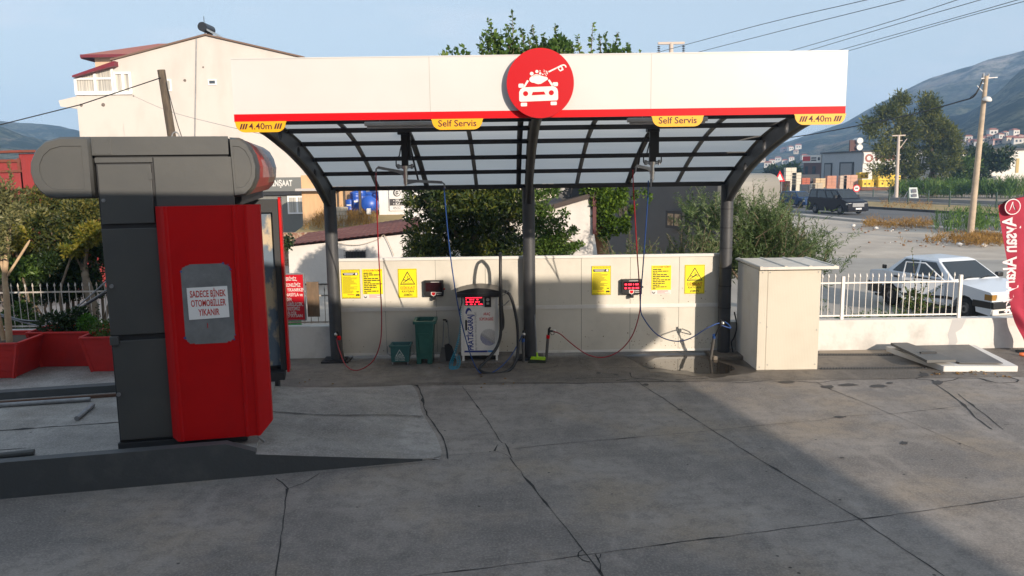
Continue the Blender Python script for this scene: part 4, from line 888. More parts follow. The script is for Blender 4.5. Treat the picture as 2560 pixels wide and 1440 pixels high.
# dustpan and floor brush by the coil
dpn = thing('dustpan', 'long handled grey dustpan with black tray leaning on the wall', 'dustpan', gr(1112, 905))
q = gr(1112, 905); a = at(1107, 868, -.28); b_ = at(1110, 802, .05)
MB().tube([a, b_], .012, 8).build('handle', m_galv, dpn); MB().tube([b_+V3(-.02, 0, .02), b_+V3(.04, 0, .02), b_+V3(.05, 0, -.03)], .016, 8).build('grip', m_black, dpn)
MB().prism([(q.x-.12, q.y, .0), (q.x+.10, q.y, .0), (q.x+.02, q.y+.12, .27), (q.x-.07, q.y+.12, .27)], (0, .03, 0)).build('tray', mat('tray_grey', (.11, .105, .10), .6), dpn, bevel=.005)
a = gr(1128, 900); sb = thing('black_scoop', 'black plastic scoop standing beside the dustpan', 'scoop', a)
MB().prism([(a.x-.09, -.25, .02), (a.x+.06, -.25, .01), (a.x+.10, -.25, .10), (a.x+.03, -.22, .30), (a.x-.03, -.2, .36), (a.x-.12, -.2, .33)], (0, .05, 0)).build('tray', m_black, sb, bevel=.008)
MB().tube([(a.x-.02, -.17, .34), at(1119, 800, .07)], .009, 6).build('handle', m_galv, sb)
# green broom
q = gr(1345, 906); bro = thing('broom', 'lime green broom leaning against the middle post', 'broom', q)
hb = MB(); e0 = Vector((q.x-.20, q.y-.02, .09)); hb.prism([(q.x-.15, q.y-.03, .07), (q.x+.14, q.y-.05, .055), (q.x+.15, q.y-.05, .11), (q.x-.13, q.y-.03, .12)], (0, .07, 0)).cyl((q.x-.01, q.y, .1), (q.x-.02, q.y+.02, .20), .022, .015, 10)
hb.build('head', mat('lime_plastic', (.36, .62, .02), .4), bro, bevel=.008)
MB().prism([(q.x-.20, q.y-.06, .0), (q.x+.15, q.y-.07, .0), (q.x+.14, q.y-.045, .065), (q.x-.15, q.y-.025, .075)], (0, .08, 0)).build('bristles', mat('bristles_dark', (.02, .025, .015), .9), bro)
MB().tube([(q.x-.02, q.y+.02, .18), at(1335, 757, .05)], .013, 8).build('handle', m_galv, bro)
# gun holders: tube in the ground with a spray gun in it
def gun(base, top, handle, colr, lb, holder_lb, dirx):
    p0 = gr(*base); p1 = at(*top); d = (p1-p0).normalized()
    hd = thing('gun_holder', holder_lb, 'holder', p0, 'gun holder tubes')
    MB().tube([p0-d*.05, p1], .030, 12).build('tube', mat('holder_grey', (.10, .095, .09), .6), hd); MB().tube([p1-d*.02, p1+d*.045], .036, 12).build('collar', colr, hd)
    g_ = thing('spray_gun', lb, 'spray gun', p1, 'spray guns in holders')
    h_ = at(*handle); MB().tube([p1-d*.1, h_], .014, 8).build('lance', m_black, g_)
    MB().tube([h_-d*.08, h_+d*.06, h_+d*.10+Vector((dirx*.02, 0, .0))], [.022, .026, .018], 8).tube([h_+d*.02, h_+Vector((dirx*.09, -.02, .02))], .018, 8).build('body', m_black, g_)
    e_ = h_+Vector((dirx*.10, -.02, .02)); MB().ball(e_, .038, 0, 12).build('swivel', m_chrome, g_)
    MB().tube([h_+Vector((dirx*.02, 0, .0)), h_+Vector((dirx*.05, 0, -.06)), h_+Vector((dirx*.09, 0, -.05)), h_+Vector((dirx*.10, 0, 0))], .006, 6).build('trigger_guard', m_black, g_)
gun((859, 903), (848, 846, -.30), (845, 838, -.28), m_redl, 'black spray gun with red hose at the left post', 'grey gun holder tube with red collar at the left post', -.35)
gun((1309, 905), (1308, 852, -.36), (1309, 838, -.34), m_hb, 'black spray gun with blue hose behind the vacuum hose', 'grey gun holder tube with blue collar beside the middle post', .02)
gun((1365, 905), (1370, 843, -.45), (1372, 830, -.46), m_redl, 'black spray gun with red hose right of the green broom', 'grey gun holder tube with red collar right of the broom', 1.1)
gun((1776, 899), (1785, 842, -.62), (1800, 810, -.85), m_hb, 'black spray gun with blue hose beside the right post', 'slanted grey gun holder tube with blue collar at the puddle', .45)
MB_ = MB().tube(smp([at(1812, 804, -.86), at(1822, 812, -.8), at(1827, 820, -.78), at(1818, 818, -.8), at(1800, 812, -.82)], 6), .010, 8)
tag(MB_.build('hose_loop', m_hb, origin=at(1812, 804, -.86)), 'short blue hose loop at the gun by the right post', 'hose')
tag(MB().tube(smp([at(1836, 780, -.05), at(1842, 815, -.08), at(1836, 842, -.1), at(1829, 856, -.1), at(1832, 880, -.1)], 6), .014, 8).build('cable', m_black, origin=at(1836, 780, -.05)), 'black cable looping behind the right post', 'cable')
tag(MB().box(3.62, 4.28, -.42, .36, -.02, .075).build('post_footing', m_apron, origin=(3.93, 0, 0), bevel=.02), 'low concrete footing under the right post', 'footing')
# ================================================================== cream cabinet
m_cab = ribmat('cabinet_cream', (.52, .475, .395), 11, .22, (.46, .42, .345))
cab = thing('pump_cabinet', 'tall cream panel cabinet with a ribbed roof sheet beside the right post', 'cabinet', (4.78, -.5, 0))
F0, F1, fy, bk_, ch = 4.215, 5.35, -1.26, .10, 1.885
MB().box(F0+.006, F1-.006, fy+.03, bk_, .0, ch-.01).build('core', mat('cabinet_core', (.30, .29, .26), .7), cab)
MB().box(F0+.16, F1, fy, fy+.04, .0, ch).build('front_panel', m_cab, cab, bevel=.004)
MB().box(F0-.005, F0+.155, fy-.004, fy+.04, .0, ch).build('corner_panel', m_cab, cab, bevel=.004)
MB().box(F0-.006, F0+.03, fy+.04, bk_, .0, ch).build('side_panel', m_whitep, cab, bevel=.004)
rf = MB(); z0 = ch+.012
rf.prism([(F0-.02, fy-.10, z0), (F0-.06, bk_+.02, z0+.03), (F0-.06, bk_+.02, z0+.055), (F0-.02, fy-.10, z0+.05)], (F1-F0+.30, 0, 0), 0)
for k_ in range(4):
    x = F0-.0+k_*.45; rf.prism([(x-.035, fy-.105, z0+.05), (x-.015, fy-.105, z0+.066), (x+.015, fy-.105, z0+.066), (x+.035, fy-.105, z0+.05)], (0, bk_-fy+.12, .006), 0)
rf.build('roof_sheet', mat('roof_grey_cream', (.62, .58, .52), .6, col2=(.40, .37, .34), scale=4, lo=.5, hi=.8), cab)
sc_ = MB()
for x, z in ((F0+.06, ch-.05), (F0+.20, ch-.05), (F1-.05, ch-.05), (F0+.04, .9), (F0+.17, .82), (F1-.04, .75), (F1-.05, .10), (F0+.05, .06), (F0+.20, .10)): sc_.cyl((x, fy-.012, z), (x, fy, z), .010, n=8)
sc_.build('screw', m_galv, cab)
# ================================================================== ramp hatch, drains
rh = thing('pit_cover_ramp', 'low concrete ramp with dark chequer plate cover by the white wall', 'ramp', (8.2, -.6, 0))
a = gr(2358, 929); b_ = gr(2542, 929); zt = .115
Pf = [(a.x, a.y, 0), (b_.x, b_.y, 0)]; c3 = gr(2440, 868, .12); c4 = gr(2238, 874, .10)
bs = MB(); base = [Vector((a.x, a.y, 0)), Vector((b_.x+.02, b_.y, 0)), Vector((c3.x+.15, .15, 0)), Vector((c4.x-.05, .12, 0))]
bs.prism([base[0], base[1], base[2], base[3]], (0, 0, .10)); bs.build('kerb_block', m_whitep, rh, bevel=.02)
pz = .125; ins = [Vector((a.x+.02, a.y+.10, pz)), Vector((b_.x-.20, b_.y+.10, pz)), Vector((c3.x-.05, .02, pz)), Vector((c4.x+.10, .0, pz))]
def chq():
    m = mat('chequer_plate', (.075, .075, .075), .5, col2=(.11, .108, .105), scale=3); n = m.node_tree.nodes; l = m.node_tree.links.new
    tcn = n.new('ShaderNodeTexCoord'); v = n.new('ShaderNodeTexChecker'); v.inputs['Scale'].default_value = 26; bp = n.new('ShaderNodeBump'); bp.inputs['Strength'].default_value = .6; bp.inputs['Distance'].default_value = .004
    l(tcn.outputs['Object'], v.inputs['Vector']); l(v.outputs['Fac'], bp.inputs['Height']); l(bp.outputs[0], n['Principled BSDF'].inputs['Normal']); return m
mc = chq()
sp = ins[0].lerp(ins[3], 0)+Vector((.30, 0, 0)), ins[3]+Vector((.30, 0, 0))
MB().prism([ins[0]+Vector((.33, 0, 0)), ins[1], ins[2], ins[3]+Vector((.33, 0, 0))], (0, 0, .015)).build('plate', mc, rh)
fq = [ins[0]+Vector((-.28, .0, .02)), ins[0]+Vector((.26, 0, .02)), ins[3]+Vector((.22, 0, .03)), ins[3]+Vector((-.12, 0, .03))]
MB().prism(fq, (0, 0, .05)).build('flap', mat('flap_grey', (.10, .10, .098), .6), rh, bevel=.005)
MB().box(fq[0].x+.15, fq[0].x+.45, fq[0].y+.5, fq[0].y+.56, .20, .225).build('pull_handle', m_machine_d, rh)
def drain(p0, p1, lb):
    a = gr(*p0); b_ = gr(*p1); d = (b_-a); n_ = int(d.length/.055); m = MB(); q = Vector((-d.y, d.x, 0)).normalized()*.035; d.normalize()
    for i in range(n_):
        c_ = a+d*(i*.055); m.prism([c_-q+Vector((0, 0, .004)), c_+d*.03-q+Vector((0, 0, .004)), c_+d*.055+q+Vector((0, 0, .004)), c_+d*.025+q+Vector((0, 0, .004))], (0, 0, .022))
    m.prism([a-q*1.1+Vector((0, 0, .003)), b_-q*1.1+Vector((0, 0, .003)), b_+q*1.1+Vector((0, 0, .003)), a+q*1.1+Vector((0, 0, .003))], (0, 0, .006))
    tag(m.build('drain_grate', m_machine_d, origin=a), lb, 'drain', 'black drain grates')
drain((2045, 888), (2236, 888), 'black drain grate farther back, near the white wall'); drain((2050, 923), (2325, 921), 'black drain grate nearer the yard, right of the cabinet')
MB_ = MB().poly([(lambda q: (q.x, q.y, .006))(gr(*p)) for p in ((2048, 884), (2048, 876), (2230, 870), (2235, 884))], 0); struct(MB_.build('dry_earth_strip', m_dirt))
# cup and litter
c_ = gr(2548, 890); tag(MB().lathe([(.03, 0), (.042, .10), (.040, .10)], (0, 0, 0), 14).build('paper_cup', mat('orange_cup', (.55, .12, .03), .5)), 'orange paper cup lying near the flag base', 'cup')
o_ = bpy.data.objects['paper_cup']; o_.location = (c_.x, c_.y, .04); o_.rotation_euler = (R(90), 0, R(55))
m_leafd = leafmat('dry_leaf', ['#5c4327', '#8a6a3c', '#3d2c1c'], .1)
lf = MB(); rs = random.Random(12)
for (x, y, n_, sx_, sy_) in ((2440, 934, 26, 50, 4), (2340, 936, 8, 25, 3), (2490, 942, 5, 40, 4), (1280, 955, 5, 60, 18), (780, 970, 4, 60, 30), (1220, 938, 3, 30, 6), (720, 925, 5, 20, 6), (1205, 965, 2, 10, 8), (1120, 920, 3, 30, 8)):
    for i in range(n_):
        q = gr(x+rs.uniform(-sx_, sx_), y+rs.uniform(-sy_, sy_)); a_ = rs.uniform(0, 6.3); r_ = rs.uniform(.02, .045)
        zz = .36 if (y == 970) else 0
        lf.add([(q.x+r_*math.cos(a_), q.y+r_*math.sin(a_), .012), (q.x-r_*.4*math.sin(a_), q.y+r_*.4*math.cos(a_), .03), (q.x-r_*math.cos(a_), q.y-r_*math.sin(a_), .010), (q.x+r_*.4*math.sin(a_), q.y-r_*.4*math.cos(a_), .012)], [(0, 1, 2, 3)], 0)
struct(lf.build('fallen_leaves', m_leafd), 'stuff')
# ================================================================== white boundary wall and spear fences
m_ww = mat('whitewash', (.60, .575, .545), .85, col2=(.42, .40, .375), scale=1.6, lo=.50, hi=.74, bump=.35, bsc=9)
bw = MB(); bw.box(3.95, 14, .26, .50, -.05, .63, 0)
rs = random.Random(2)
for x, pts in ((8.62, ((0, 0), (.02, .16), (-.02, .30), (.06, .62), (.34, .62), (.26, .42), (.14, .34), (.2, .15), (.1, 0))),): bw.poly([(x+u, .2585, v) for u, v in pts], 1)
crack(bw, [(8.95, .2585, .58), (8.93, .2585, .58)], .01)
tag(bw.build('boundary_wall', [m_ww, mat('bare_render', (.42, .41, .41), .9)], origin=(6, .38, 0)), 'low white boundary wall under the fence on the right', 'wall')
bl = MB().box(-14, -3.98, .24, .46, -.05, .66, 0)
tag(bl.build('boundary_wall', [m_ww], origin=(-8, .38, 0)), 'low white boundary wall behind the car wash gantry on the left', 'wall')
m_fw = mat('fence_white', (.70, .66, .62), .5, col2=(.6, .5, .42), scale=9, lo=.6, hi=.8)
def spear_fence(x0, x1, y, zb, ht, step, posts, lb, org, m=m_fw):
    f_ = thing('spear_fence', lb, 'fence', org); rs = random.Random(4)
    MB().box(x0, x1, y-.012, y+.012, zb+.06, zb+.09).box(x0, x1, y-.012, y+.012, zb+ht-.19, zb+ht-.16).build('rail', m, f_)
    n_ = int((x1-x0)/step)
    for i in range(n_+1):
        x = x0+.03+i*step; tl_ = rs.uniform(-.012, .012)
        if any(abs(x-p) < .04 for p in posts): continue
        MB().tube([(x, y, zb+.05), (x+tl_, y, zb+ht-.06)], .0085, 6).tube([(x+tl_, y, zb+ht-.075), (x+tl_, y, zb+ht-.05), (x+tl_, y, zb+ht-.03), (x+tl_*1.2, y, zb+ht+.02)], [.008, .019, .016, .001], 6).build('picket', m, f_)
    for p in posts: MB().box(p-.03, p+.03, y-.03, y+.03, zb-.02, zb+ht-.04).build('post', m, f_)
xr = at(2402, 700, .38).x; xl = at(2108, 700, .38).x
spear_fence(5.62, xr, .38, .63, .93, .128, (xl, xr), 'white spear topped fence on the wall right of the cabinet', (8, .38, .63))
m_fl = mat('fence_dull_white', (.50, .47, .43), .6, col2=(.35, .28, .22), scale=6)
x0 = at(30, 760, .34).x
spear_fence(x0-.3, at(285, 760, .34).x+.6, .34, .66, .95, .145, (), 'dull white spear fence left of the gantry in front of the hedge', (-9, .34, .66), m_fl)
spear_fence(-5.2, -4.0, .34, .66, .80, .145, (), 'short spear fence piece behind the red sign board', (-4.7, .34, .66), m_fl)
# ================================================================== red notice board
Yb = .20
p0 = at(640, 690, Yb); p1 = at(763, 799, Yb); pL = at(700, 760, Yb)
nb = thing('notice_board', 'red notice board with white Turkish text between gantry and left post', 'sign', (p1.x, Yb, p1.z))
MB().box(p0.x, p1.x, Yb, Yb+.02, p1.z, at(762, 686, Yb).z).build('panel', mat('notice_red', (.50, .006, .016), .4), nb)
zt_ = at(762, 686, Yb).z
MB().box(p1.x, p1.x+.025, Yb-.01, Yb+.03, p1.z-.02, zt_+.02).box(p0.x, p1.x, Yb-.01, Yb+.03, zt_, zt_+.025).box(p0.x, p1.x, Yb-.01, Yb+.03, p1.z-.02, p1.z).build('frame', m_galv, nb)
t = MB(); xr_ = at(712, 740, Yb).x
for body, hid, y in (('TERİMİZ,', 'MÜŞ', 694), ('RSONELİMİZ', 'PE', 709), ('Z YIKANIRKEN,', 'ARACINI', 721), ('INASIYLA ve', 'MAK', 733), ('NDEN', 'İÇERİSİ', 745), ('ELEBİLECEK,', 'G', 757), ('İRKETİMİZ', 'Ş', 768), ('ĞİLDİR.', 'DE', 780)):
    q = at(712, y+8, Yb-.004); t.text(body, .098, (xr_+.0, Yb-.003, q.z), mi=0, bold=.014, w=len(body)*.0325)
q = at(728, 793, Yb); t.text('AYSAN', .085, (at(728, 790, Yb).x, Yb-.003, q.z), mi=0, bold=.01, w=.23)
q = at(720, 788, Yb); t.disc((q.x, Yb-.003, q.z), (1, 0, 0), (0, 0, 1), .045, 0, 16); t.disc((q.x, Yb-.0036, q.z), (1, 0, 0), (0, 0, 1), .036, 1, 16)
t.poly([(q.x-.022, Yb-.004, q.z-.02), (q.x, Yb-.004, q.z+.024), (q.x+.022, Yb-.004, q.z-.02), (q.x+.012, Yb-.004, q.z-.02), (q.x, Yb-.004, q.z+.005), (q.x-.012, Yb-.004, q.z-.02)], 0)
t.build('lettering', [m_whitep, bpy.data.materials['notice_red']], nb)
bo = MB().box(at(765, 700, .30).x, at(795, 700, .30).x, .30, .33, at(780, 792, .3).z, at(780, 705, .3).z)
tag(bo.build('timber_board', mat('weathered_board', (.20, .13, .08), .8, col2=(.12, .085, .055), scale=5, stretch=(8, 8, .8)), origin=(at(780, 792, .3))), 'weathered brown board standing beside the red notice board', 'board')
gb = at(713, 655, .9); b_ = thing('green_barrel', 'bright green drum standing behind the red notice board', 'drum', (gb.x, 1.2, 0))
MB().lathe([(.24, 0), (.26, .05), (.25, .9), (.26, 1.35), (.24, 1.42)], (gb.x-.06, 1.2, 0), 16).build('drum', mat('green_drum', (.02, .35, .06), .5), b_)
# ================================================================== red planters
m_pl = mat('planter_red', (.52, .014, .010), .6, col2=(.42, .012, .010), scale=3, bump=.15, bsc=20)
m_soil = mat('soil', (.07, .045, .03), .95)
def planter(c0, dirv, wt, wb, dp, ht, lb):
    # c0: front bottom left corner, dirv: along the front, boards run across tapered sides
    u = Vector((dirv[0], dirv[1], 0)).normalized(); n_ = Vector((-u.y, u.x, 0)); ext = (wt-wb)/2; z0 = c0.z
    t = thing('planter', lb, 'planter', c0, 'red wooden planters')
    def rg(z):
        e_ = ext*z/ht; return [c0-u*e_-n_*e_*.6+V3(0, 0, z), c0+u*(wb+e_)-n_*e_*.6+V3(0, 0, z), c0+u*(wb+e_)+n_*(dp+e_*.6)+V3(0, 0, z), c0-u*e_+n_*(dp+e_*.6)+V3(0, 0, z)]
    m = MB(); nb_ = 5
    for i in range(nb_):
        a = rg(ht*i/nb_+.006); b__ = rg(ht*(i+1)/nb_-.006); ctr = sum(a, Vector())/4
        m.add(a+b__, [[0, 1, 5, 4], [1, 2, 6, 5], [2, 3, 7, 6], [3, 0, 4, 7]], 0)
    a = rg(0); b__ = rg(ht); q = [p.lerp(sum(a, Vector())/4, .02) for p in a]; q2 = [p.lerp(sum(b__, Vector())/4, .02) for p in b__]
    m.add(q+q2, [[0, 1, 5, 4], [1, 2, 6, 5], [2, 3, 7, 6], [3, 0, 4, 7]], 0); m.build('boards', m_pl, t)
    fr = MB()
    for i in range(4): fr.bar(a[i], b__[i], .05, .05); fr.bar(b__[i], b__[(i+1) % 4], .055, .03)
    fr.build('frame', m_pl, t, bevel=.004)
    s_ = rg(ht*.9); MB().poly([p.lerp(sum(s_, Vector())/4, .03) for p in s_]).build('soil', m_soil, t)
    return t, sum(rg(ht), Vector())/4, u
zs = .36
c1 = gr(105, 917, zs); c1b = gr(222, 920, zs)
pA, cA, uA = planter(c1, (1, -.01), 1.25, (c1b-c1).length, .55, .64, 'red tapered planter of low bushes, middle of three beside the gantry')
c2 = gr(231, 929, zs); pB, cB, uB = planter(c2, (1, .02), .95, .70, .45, .62, 'red tapered planter partly behind the gantry leg')
c3 = gr(35, 945, zs); c3b = gr(98, 908, zs)
fL = gr(-60, 947, zs)
dv = (c3-fL); pC, cC, uC = planter(fL, (dv.x, dv.y), dv.length+.35, dv.length, .9, .62, 'red planter with a small pale trunked tree at the left edge')
rs = np.random.RandomState(5)
def shrub(name, lb, cat, c, clumps, n, ln, wd, m, group=None, stems=None, smat=None, **kw):
    t = thing(name, lb, cat, c, group); np_mesh('foliage', crown(rs, clumps, n, ln, wd, **kw), 4, m, t)
    if stems:
        s = MB()
        for p, r in stems: s.tube(p, r, 7)
        s.build('stem', smat, t)
    return t
m_bark = mat('bark_grey', (.20, .15, .10), .9, col2=(.12, .09, .065), scale=8, bump=.5, bsc=25)
m_barkp = mat('bark_pale', (.50, .36, .22), .85, col2=(.38, .26, .16), scale=7, bump=.3, bsc=20)
m_lf_dark = leafmat('leaf_dark', ['#121c0c', '#22331a', '#31451f', '#46592a'])
m_lf_lime = leafmat('leaf_lime', ['#33561a', '#4d7a22', '#6b9434'])
m_lf_hedge = leafmat('leaf_hedge', ['#1e2c16', '#303e1e', '#4a5128', '#6f6a34', '#8f8440'], scale=1.1)
m_lf_yel = leafmat('leaf_yellow', ['#38451a', '#5a6122', '#857a2c', '#a8943c'])
m_lf_olive = leafmat('leaf_olive', ['#363f24', '#555a36', '#7d7b50', '#a39a6c'])
m_lf_mid = leafmat('leaf_mid', ['#263a16', '#3a5420', '#56702c', '#80904a'])
m_lf_ivy = leafmat('leaf_ivy', ['#22340f', '#3d561a', '#607a28', '#879a3c'])
m_lf_grey = leafmat('leaf_greygreen', ['#2c3e20', '#455a30', '#63764a', '#8c946c'])
m_lf_citrus = leafmat('leaf_citrus', ['#131f0c', '#22331a', '#36471f', '#5c6426', '#8a8434'], scale=1.6)
m_lf_euc = leafmat('leaf_eucalyptus', ['#2c3619', '#485322', '#6a6d30', '#8a8844'], scale=.25)
m_lf_reed = leafmat('leaf_reed', ['#2f4a1e', '#4b6b2c', '#6c8a40', '#97a054'], scale=.5)
m_lf_dry = leafmat('leaf_dry', ['#6d4c22', '#8e6a32', '#b08a48', '#5a4526'])
a = cA; shrub('bush', 'dark low bush growing in the middle red planter', 'bush', a+V3(-.15, 0, .0), [(a.x-.32, a.y, a.z+.10, .28, .20), (a.x-.02, a.y+.05, a.z+.14, .26, .22), (a.x+.15, a.y+.1, a.z+.2, .15, .2)], 1500, .07, .035, m_lf_dark)
shrub('bush', 'bright green ball bush in the middle red planter', 'bush', a+V3(.30, -.08, 0), [(a.x+.32, a.y-.08, a.z+.11, .17, .16)], 800, .045, .025, m_lf_lime)
a = cB; shrub('bush', 'green clipped bush in the planter beside the gantry leg', 'bush', a+V3(-.2, 0, 0), [(a.x-.18, a.y-.05, a.z+.10, .22, .16), (a.x+.2, a.y, a.z+.12, .22, .18)], 1100, .05, .028, m_lf_lime if 0 else m_lf_mid)
tw = MB()
v, st_ = sprigs(rs, [(cA.x+.38, cA.y+.15, cA.z), (cB.x-.36, cB.y+.12, cB.z), (cB.x-.1, cB.y+.15, cB.z)], [(.05, 0, 1), (.1, 0, 1), (0, 0, 1)], [.42, .42, .36], 40, .06, .03, bend=.1)
t = thing('twig_plant', 'thin upright dark twigs behind the planter bushes', 'plant', (cA.x+.38, cA.y+.15, cA.z)); np_mesh('foliage', v, 4, m_lf_dark, t)
for s_ in st_: tw.tube(s_, .008, 5)
tw.build('stem', m_bark, t)
# small olive like tree in the left planter
tb_ = gr(22, 850, .95); t = thing('small_tree', 'small pale trunked tree in the left red planter', 'tree', (tb_.x, tb_.y, .9))
def tp(px, py, d=0): return at(px, py, tb_.y+d)
tk = MB().tube(smp([tp(24, 860), tp(20, 800), tp(16, 740), tp(12, 690), tp(18, 620), tp(24, 560)], 4), [.055]*5+[.05]*5+[.045]*5+[.035]*5+[.02], 9)
tk.tube(smp([tp(10, 850), tp(-2, 800), tp(-14, 740)], 4), [.04]*8+[.03], 8).tube(smp([tp(16, 700), tp(-2, 640), tp(-16, 580)], 4), [.03]*8+[.015], 7).tube(smp([tp(18, 690), tp(50, 640, .1), tp(75, 600, .2)], 4), [.022]*8+[.01], 7)
tk.build('trunk', m_barkp, t)
cl_ = []
for px, py, r_ in ((0, 480, .26), (22, 500, .22), (-20, 530, .3), (28, 545, .18), (4, 580, .2), (-14, 620, .24), (45, 520, .10)): p = tp(px, py, random.Random(px).uniform(-.3, .3)); cl_.append((p.x, p.y, p.z, r_, r_*.9))
np_mesh('crown', crown(rs, cl_, 2400, .085, .03, fill=.1), 4, m_lf_olive, t)
v, _ = sprigs(rs, [tuple(tp(*p)) for p in ((20, 500), (40, 510), (5, 490), (50, 540), (30, 470))], [(.25, 0, 1), (.8, 0, .7), (-.2, 0, 1), (.9, 0, .3), (.1, -.2, 1)], [.75, .6, .6, .5, .5], 46, .085, .03)
np_mesh('shoot', v, 4, m_lf_olive, t)
# hedge behind the left fence: separate bushes grown together
def hp(px, py, Y): p = at(px, py, Y); return p
def hedge(px, py, Y, rx, rz, n, m, lb, ln=.10, wd=.038, extra=(), nm='hedge_bush'):
    p = hp(px, py, Y); cl = [(p.x, p.y, p.z, rx*.75, rz*.75)]; r_ = random.Random(int(px*7+py))
    for k_ in range(16):
        q = Vector((r_.gauss(0, 1), r_.gauss(0, 1), r_.gauss(0, 1))).normalized(); cl.append((p.x+q.x*rx*.8, p.y+q.y*rx*.6, p.z+q.z*rz*.8, rx*r_.uniform(.2, .42), rz*r_.uniform(.2, .42)))
    t = thing(nm, lb, 'bush', (p.x, p.y, 0), 'hedge bushes behind the left fence')
    np_mesh('foliage', crown(rs, cl, n, ln, wd, fill=.4), 4, m, t)
    s_ = MB()
    for k_ in range(2):
        e_ = p+Vector((r_.uniform(-.5, .5)*rx, r_.uniform(-.3, .3)*rx, r_.uniform(-.2, .6)*rz)); s_.tube(smp([(p.x+r_.uniform(-.2, .2), p.y, -.05), (p.x+r_.uniform(-.3, .3), p.y+r_.uniform(-.2, .2), max(.3, p.z*.5)), e_], 3), [.035]*3+[.025]*3+[.012], 6)
    s_.build('stem', m_bark, t)
    return t
hedge(150, 590, 2.5, .85, .75, 6500, m_lf_hedge, 'olive green hedge bush behind the middle of the left fence')
hedge(228, 575, 2.6, .80, .80, 6000, m_lf_hedge, 'olive hedge bush under the left end cap of the gantry')
hedge(70, 585, 2.7, .85, .80, 6500, m_lf_hedge, 'pale olive hedge bush below the red shed')
hedge(-20, 560, 2.8, .85, .95, 5000, m_lf_hedge, 'hedge bush cut by the left picture edge')
hedge(135, 500, 3.2, .75, .42, 4000, m_lf_hedge, 'upper olive hedge bush just under the red shed corner')
hedge(215, 508, 3.1, .60, .36, 3000, m_lf_hedge, 'upper hedge bush touching the underside of the gantry end cap')
hedge(180, 720, 2.3, .75, .32, 3600, m_lf_dark, 'dark lower hedge bush behind the fence near the bare trunk')
hedge(70, 725, 2.3, .75, .32, 3600, m_lf_dark, 'dark lower hedge bush behind the fence near the left planter')
hedge(225, 655, 2.0, .60, .52, 4200, m_lf_dark, 'dark green hedge bush tight against the gantry leg')
hedge(130, 680, 2.0, .70, .42, 4200, m_lf_dark, 'shaded dark hedge bush just above the fence tips')
hedge(50, 690, 1.9, .62, .40, 3600, m_lf_dark, 'shaded dark hedge bush behind the pale trunked tree')
hedge(225, 590, 1.6, .32, .26, 1300, m_lf_yel, 'yellow green tuft in the hedge beside the gantry')
hedge(180, 628, 1.5, .26, .16, 700, m_lf_yel, 'small yellow tuft in the middle of the hedge')
hedge(25, 600, 1.6, .42, .35, 1500, m_lf_yel, 'yellow leaved tuft at the left edge over the fence')
hedge(55, 670, 1.5, .40, .22, 1200, m_lf_mid, 'fresh green tuft above the left fence tips')
hedge(50, 800, .9, .36, .36, 1800, m_lf_mid, 'low green bush by the left fence end behind the tree planter')
tkp = hp(232, 760, 1.4); MBt = MB().tube(smp([hp(240, 795, 1.4), hp(228, 750, 1.4), hp(215, 700, 1.5), hp(208, 650, 1.8)], 4), [.11]*4+[.10]*4+[.08]*4+[.05], 9)
tag(MBt.build('tree_trunk', m_bark, origin=hp(240, 795, 1.4)), 'dark bare trunk behind the left fence beside the gantry', 'trunk')
# red corrugated shed far left
m_rshed = ribmat('red_corrugated', (.27, .030, .028), 9, .9, (.20, .03, .03)); m_rust = mat('rusty_red', (.20, .035, .022), .8, col2=(.14, .05, .03), scale=3)
sA = at(76, 385, 9); sL = at(-140, 400, 9)
t = thing('red_shed', 'dark red corrugated shed on the left edge behind the hedge', 'shed', (sA.x, 9, 0))
cA_ = at(52, 400, 9).x
MB().box(sL.x, cA_, 9, 9.06, 0, at(40, 402, 9).z).build('front_wall', m_rshed, t)
MB().prism([(cA_, 9, 0), (cA_+1.2, 11.5, 0), (cA_+1.2, 11.5, at(72, 384, 11.5).z), (cA_, 9, at(52, 384, 9).z)], (-.05, 0, 0)).build('side_wall', m_rshed, t)
MB().prism([(sL.x, 8.8, at(40, 385, 8.8).z), (cA_+.1, 8.8, at(40, 381, 8.8).z), (cA_+1.4, 11.6, at(72, 381, 11.6).z), (sL.x, 11.6, at(72, 383, 11.6).z)], (0, 0, .07)).build('roof', m_rust, t)
zt_ = at(40, 402, 9).z
MB().bar((sL.x, 8.97, zt_-.0), (cA_, 8.97, zt_), .06, .09).bar((sL.x, 8.97, zt_-.33), (cA_, 8.97, zt_-.31), .06, .07).bar((cA_-.05, 8.97, zt_-.33), (cA_-.05, 8.97, zt_+.08), .07, .07, (0, 1, 0)).bar((cA_-.75, 8.97, zt_-.33), (cA_-.75, 8.97, zt_+.02), .07, .07, (0, 1, 0)).build('frame', m_rust, t)
MB().box(sL.x, cA_-.8, 8.985, 9.0, zt_-.29, zt_-.05).build('opening', m_black, t)
# ================================================================== wooden pole and its cables
a = at(403, 175, 3.0); b_ = at(430, 345, 3.0); d = (b_-a); foot = a+d*(a.z/(a.z-b_.z))
m_wood = mat('weathered_pole', (.13, .10, .07), .9, col2=(.06, .045, .035), scale=5, stretch=(6, 6, .5), bump=.6, bsc=18)
t = thing('wooden_pole', 'leaning weathered wooden pole behind the gantry top', 'pole', (foot.x, 3, 0))
MB().tube([foot, a], [.12, .085], 12).build('shaft', m_wood, t)
br = at(422, 208, 2.95)
tag(MB().tube([a+d*.12+V3(0, -.09, 0), at(200, 262, 3), at(0, 312, 3), at(-300, 380, 3)], .012, 6).build('cable', m_black, origin=a), 'black cable running left from the wooden pole', 'cable')
tag(MB().tube(smp([a+d*.18+V3(.09, -.05, 0), at(430, 262, 2.9), at(443, 308, 2.8), at(455, 345, 2.8), at(470, 400, 2.8)], 4), .010, 6).build('cable', m_black, origin=a), 'black cable hanging down beside the wooden pole', 'cable')
